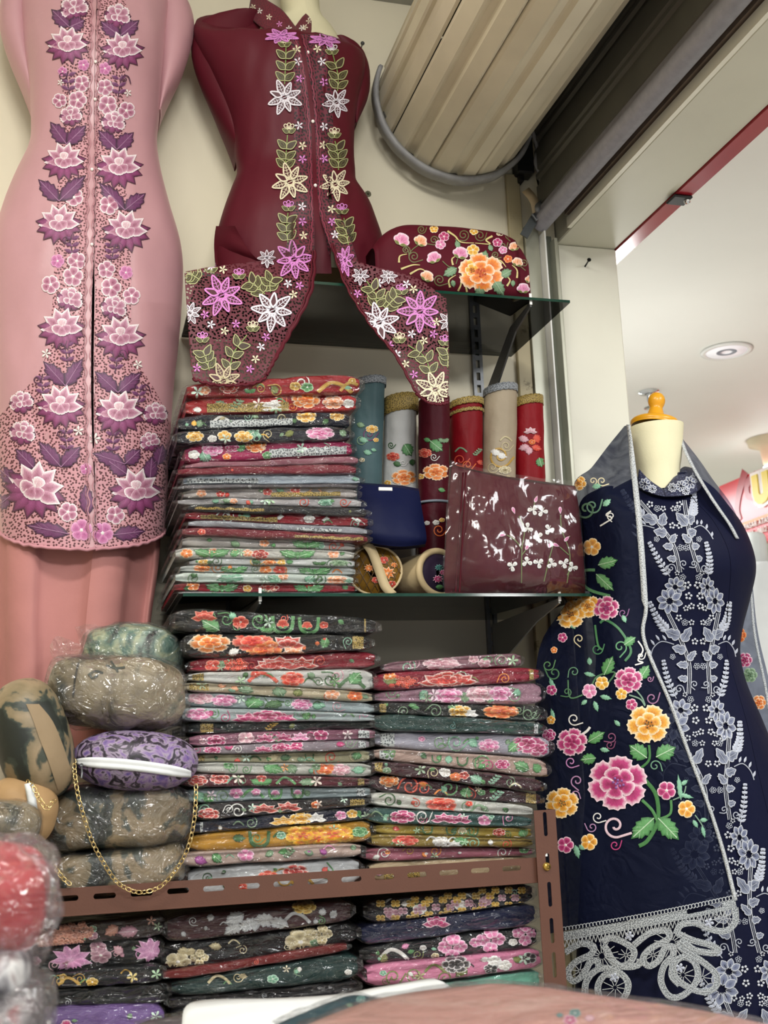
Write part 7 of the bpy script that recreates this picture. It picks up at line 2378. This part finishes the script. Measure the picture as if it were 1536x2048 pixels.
t, mbp = bag('chain_purse', 'purple tree-print purse with a white zip and a looping gold chain', ((148, 396, 1462, 1580, 2.03, .07), dict(ex=2.3, ang=-.08, seed=3, sag=0)), M_PURP)
bv = mbp.bvh()
mb = MB()
zr = []
for k in range(40):
    u = k / 39
    x = lerp(152, 388, u)
    y = lerp(1523, 1549, u) + 5 * math.sin(u * PI) * -1
    r = []
    for j, o in enumerate((-11, -5, -1, 1, 5, 11)):
        oo = o * (1 - abs(2 * u - 1) ** 6 * .6)
        d = ray(x, y + oo).normalized()
        h = bv.ray_cast(EYE, d)[0]
        if h is None:
            r = None
            break
        r.append(h - d * (.003 if j not in (2, 3) else .0015))
    if r:
        zr.append(r)
mb.grid(zr)
zt_o = mb.build('zip_tape', M_ZIP, t, solid=.0015)
mb = MB()
mb.tube([px(163, 1532, 1.975), px(164, 1545, 1.972), px(163, 1556, 1.972)], .0016, 6)
mb.lathe([(.003, 0), (.003, .004)], px(163, 1530, 1.976), (0, 1, 0), 8)
mb.build('zip_pull', M_STEEL, zt_o)
cp = [(148, 1518, 1.985), (150, 1550, 1.975), (156, 1590, 1.968), (167, 1632, 1.966), (184, 1682, 1.966), (205, 1722, 1.968), (232, 1762, 1.975), (262, 1781, 1.98), (290, 1784, 1.981), (322, 1772, 1.98), (350, 1742, 1.976), (372, 1705, 1.972), (385, 1660, 1.972), (391, 1610, 1.976), (392, 1560, 1.985)]
chain([px(*q) for q in crom(cp, 160)], 'gold_chain', t)
t, _m = bag('fabric_bag', 'camouflage-print fabric bag in plastic under the purple purse', ((86, 374, 1568, 1692, 2.12, .11), dict(ex=4, ang=.0, wr=.006, seed=4)), M_CAMO, FILM2, [([[(76, 1664), (90, 1650), (110, 1630)], [(74, 1680), (95, 1672), (115, 1660)], [(88, 1690), (105, 1690), (122, 1684)]], 2.08)], 4)
t, _m = bag('fabric_bag', 'brown camouflage bag in plastic lying on the rack beam, lowest of the heap', ((96, 368, 1688, 1780, 2.13, .11), dict(ex=4, ang=.06, wr=.006, seed=5)), M_CAMO, FILM2, (), 5)
chain([px(*q) for q in crom([(98, 1722, 2.0), (112, 1738, 1.995), (126, 1756, 1.99), (142, 1770, 1.99)], 30)], 'gold_chain', t)
tb, mbb = bag('fabric_bag', 'dark camouflage and tan bag leaning at the far left of the heap', ((-6, 140, 1356, 1605, 2.02, .09), dict(ex=2.5, ang=.28, wr=.002, seed=6)), M_CAMO)
bv = mbb.bvh()
M_TAN2 = cloth('tan_panel', '#8f7c62', .5, .15, .1)
cast_patch(bv, [(1408, 52, 78), (1440, 66, 104), (1480, 80, 122), (1520, 96, 136), (1556, 108, 146), (1580, 116, 146)], 8, 20, .002).build('tan_panel', M_TAN2, tb)
t, _m = bag('zip_bag', 'small tan satin bag with a pale zip and gold chain at the left edge', ((-30, 112, 1556, 1690, 1.99, .07), dict(ex=2.6, ang=-.25, wr=.002, seed=7)), M_TAN)
mb = MB()
mb.grid([[px(x - 8, y + 2, 1.918), px(x - 3, y + 1, 1.915), px(x + 3, y, 1.915), px(x + 9, y - 1, 1.918)] for x, y in ((57, 1566), (60, 1582), (63, 1600), (66, 1620))])
mb.build('zip_tape', M_ZIP, t, solid=.001)
chain([px(*q) for q in crom([(54, 1562, 1.93), (66, 1572, 1.91), (74, 1590, 1.905), (84, 1606, 1.90), (94, 1616, 1.90), (104, 1606, 1.90), (112, 1600, 1.91)], 40)], 'gold_chain', t)
bag('fabric_bag', 'olive fabric bag in plastic at the left edge under the tan zip bag', ((-60, 82, 1602, 1682, 1.93, .09), dict(ex=2.6, ang=-.12, wr=.003, seed=8)), M_TAUPE, FILM2, (), 8)
bag('fabric_bag', 'lower olive fabric bag in plastic at the left edge above the red packet', ((-60, 98, 1680, 1750, 1.92, .09), dict(ex=2.6, ang=-.05, wr=.003, seed=9)), M_TAUPE, FILM2, (), 9)

# ================================================================ foreground
M_TBL = plain('table_laminate', '#8a8078', .5)
ZT = 1.085
ZB_T = 1.0
t = thing('display_table', 'plain display table under the foreground fabrics', 'table', (.3, 1.0, 0))
mb = MB()
mb.box((-.75, .50, ZB_T - .03), (1.0, 1.55, ZB_T), .004)
mb.build('table_top', M_TBL, t, True)
for x, y in ((-.7, .55), (.95, .55), (-.7, 1.5), (.95, 1.5)):
    mb = MB()
    mb.box((x - .02, y - .02, .001), (x + .02, y + .02, ZB_T - .03))
    mb.build('leg', M_TBL, t, True)


def flat_packet(label, pts, ztop, zbot, m, film, name='folded_cloth_packet', mots=(), seed=0, front=.62, cat='folded cloth', bulge=.008):
    """cloth pile lying on the table; pts give the back rim from left to right as pixels at height ztop"""
    R = [pz(x, y, ztop) for x, y in crom(pts, 40)]
    t = thing(name, label, cat, ((R[0].x + R[-1].x) / 2, 1.0, zbot), 'cloth packets in the foreground')
    rows = []
    for p in R:
        r = [Vector((p.x, p.y, zbot)), Vector((p.x, p.y + .004, (ztop + zbot) / 2)), p]
        f = Vector((lerp(p.x, .25, .15), front, ztop))
        for k in range(1, 16):
            q = p.lerp(f, k / 15)
            q.z = ztop + bulge * math.sin(min(1, k / 6) * PI / 2) + .006 * noise.noise(Vector((q.x * 9 + seed, q.y * 14, seed)))
            r.append(q)
        r.append(Vector((f.x, f.y - .004, zbot)))
        rows.append(r)
    mb = MB()
    mb.grid(rows, True, True)
    fco = mb.build('folded_cloth', m, t)
    if mots:
        bq = mb.bvh()
        for q in mots:
            s = Stitch(bq, .0015)
            motif(s, *q)
            s.build(MOTIF_NAME[q[0]], fco)
    if film:
        fm = MB()
        fm.grid([[p + Vector((0, .004 if i < 3 else 0, .004 + .004 * noise.noise(p * 30))) for i, p in enumerate(r)] for r in rows], True)
        fm.build('plastic_sleeve', film, t)
    return t


M_PINKF = print_mat('pink_floral_print', ['#8a5a50', '#b07e72', '#b88478', '#c0988c', '#9a6a62'], 6, (.3, .4, .5, .6, .7), .5)
flat_packet('white folded cloth lying at the bottom of the picture', [(364, 2050), (372, 2012), (420, 1999), (560, 1996), (680, 1988), (745, 1976), (800, 1967), (858, 1957), (876, 1963), (874, 1985), (890, 1996)], ZT + .052, ZB_T + .001, M_WCL, None, seed=1, front=1.0, name='folded_cloth')
flat_packet('teal and pink embroidered packet tucked under the large pink packet', [(545, 2052), (600, 2028), (660, 2004), (705, 1990), (750, 1996), (830, 2010), (900, 2030)], ZT + .078, ZT + .056, cl('#24505c'), FILM, mots=[('D', 722, 1999, 10, 'teal'), ('D', 740, 2008, 10, 'teal'), ('L', 700, 2010, 10, 'mint')], seed=2, front=.95)
flat_packet('magenta packet edge showing behind the large pink packet', [(880, 1990), (896, 1980), (915, 1974), (940, 1972), (965, 1980), (985, 1996)], ZT + .078, ZT + .056, cl('#9a2c50'), FILM, seed=3, front=1.05)
flat_packet('large dusty pink floral packet in plastic across the bottom edge', [(590, 2060), (650, 2034), (745, 2000), (840, 1982), (930, 1972), (985, 1967), (1060, 1971), (1140, 1982), (1250, 1998), (1400, 2020), (1540, 2050)], ZT + .104, ZT + .080, M_PINKF, film_mat('soft_plastic_film', 12, .06, strength=.7, base=.05, edge=.4), mots=[('D', 1140, 2040, 14, 'mag'), ('D', 1150, 2026, 12, 'teal'), ('L', 1180, 2036, 14, 'blush'), ('L', 1120, 2030, 10, 'teal')], seed=4, front=.75)
flat_packet('clear grey packet corner at the bottom left of the white cloth', [(268, 2052), (300, 2040), (340, 2034), (368, 2032), (376, 2050)], ZT + .045, ZB_T + .001, cl('#6a6468'), FILM, seed=5, front=.98)

M_REDC = cloth('red_cotton', '#a81c24', .5, .1, .1)
FILM3 = film_mat('thick_crinkled_film', 26, .06, (.92, .90, .92), .9, .05, .45, .03)
for k, (label, a, b_, m) in enumerate((
        ('blurred red cloth packet in crumpled plastic at the lower left corner', ((-120, 92, 1690, 1905, 1.10, .09), dict(ex=2.6, ang=-.12, wr=.003, seed=21)), 21, M_REDC),
        ('blurred grey floral packet in plastic, second in the lower left corner', ((-140, 62, 1880, 1985, 1.08, .09), dict(ex=2.8, ang=-.05, wr=.003, seed=22)), 22, print_mat('grey_floral', ['#26262a', '#5a585c', '#9a9a9c', '#c8c8c6', '#6c4c50'], 18, (.3, .42, .5, .58, .68))),
        ('blurred dark packet in torn plastic, lowest in the lower left corner', ((-150, 84, 1970, 2110, 1.06, .09), dict(ex=2.8, ang=.0, wr=.003, seed=23)), 23, print_mat('dark_floral', ['#161416', '#3a3236', '#5c5658', '#8c8a88', '#7a3a3c'], 14, (.3, .42, .52, .6, .7))))):
    mb = pillow(*a, **b_) if False else pillow(*a[0], **a[1])
    t = thing('folded_cloth_packet', label, 'folded cloth', px(0, a[0][3], a[0][4]), 'packets in the lower left corner')
    mb.build('folded_cloth', m, t)
    kk = dict(a[1])
    kk.update(grow=1.09, wr=.018, seed=b_, nu=48, nv=36)
    pillow(*a[0], **kk).build('plastic_sleeve', FILM3, t)
    if k == 0:
        tail([[(62, 1700), (84, 1724), (102, 1740)], [(76, 1780), (96, 1790), (108, 1800)], [(70, 1830), (90, 1850), (96, 1868)]], 1.06, 3).build('loose_plastic', FILM3, t)
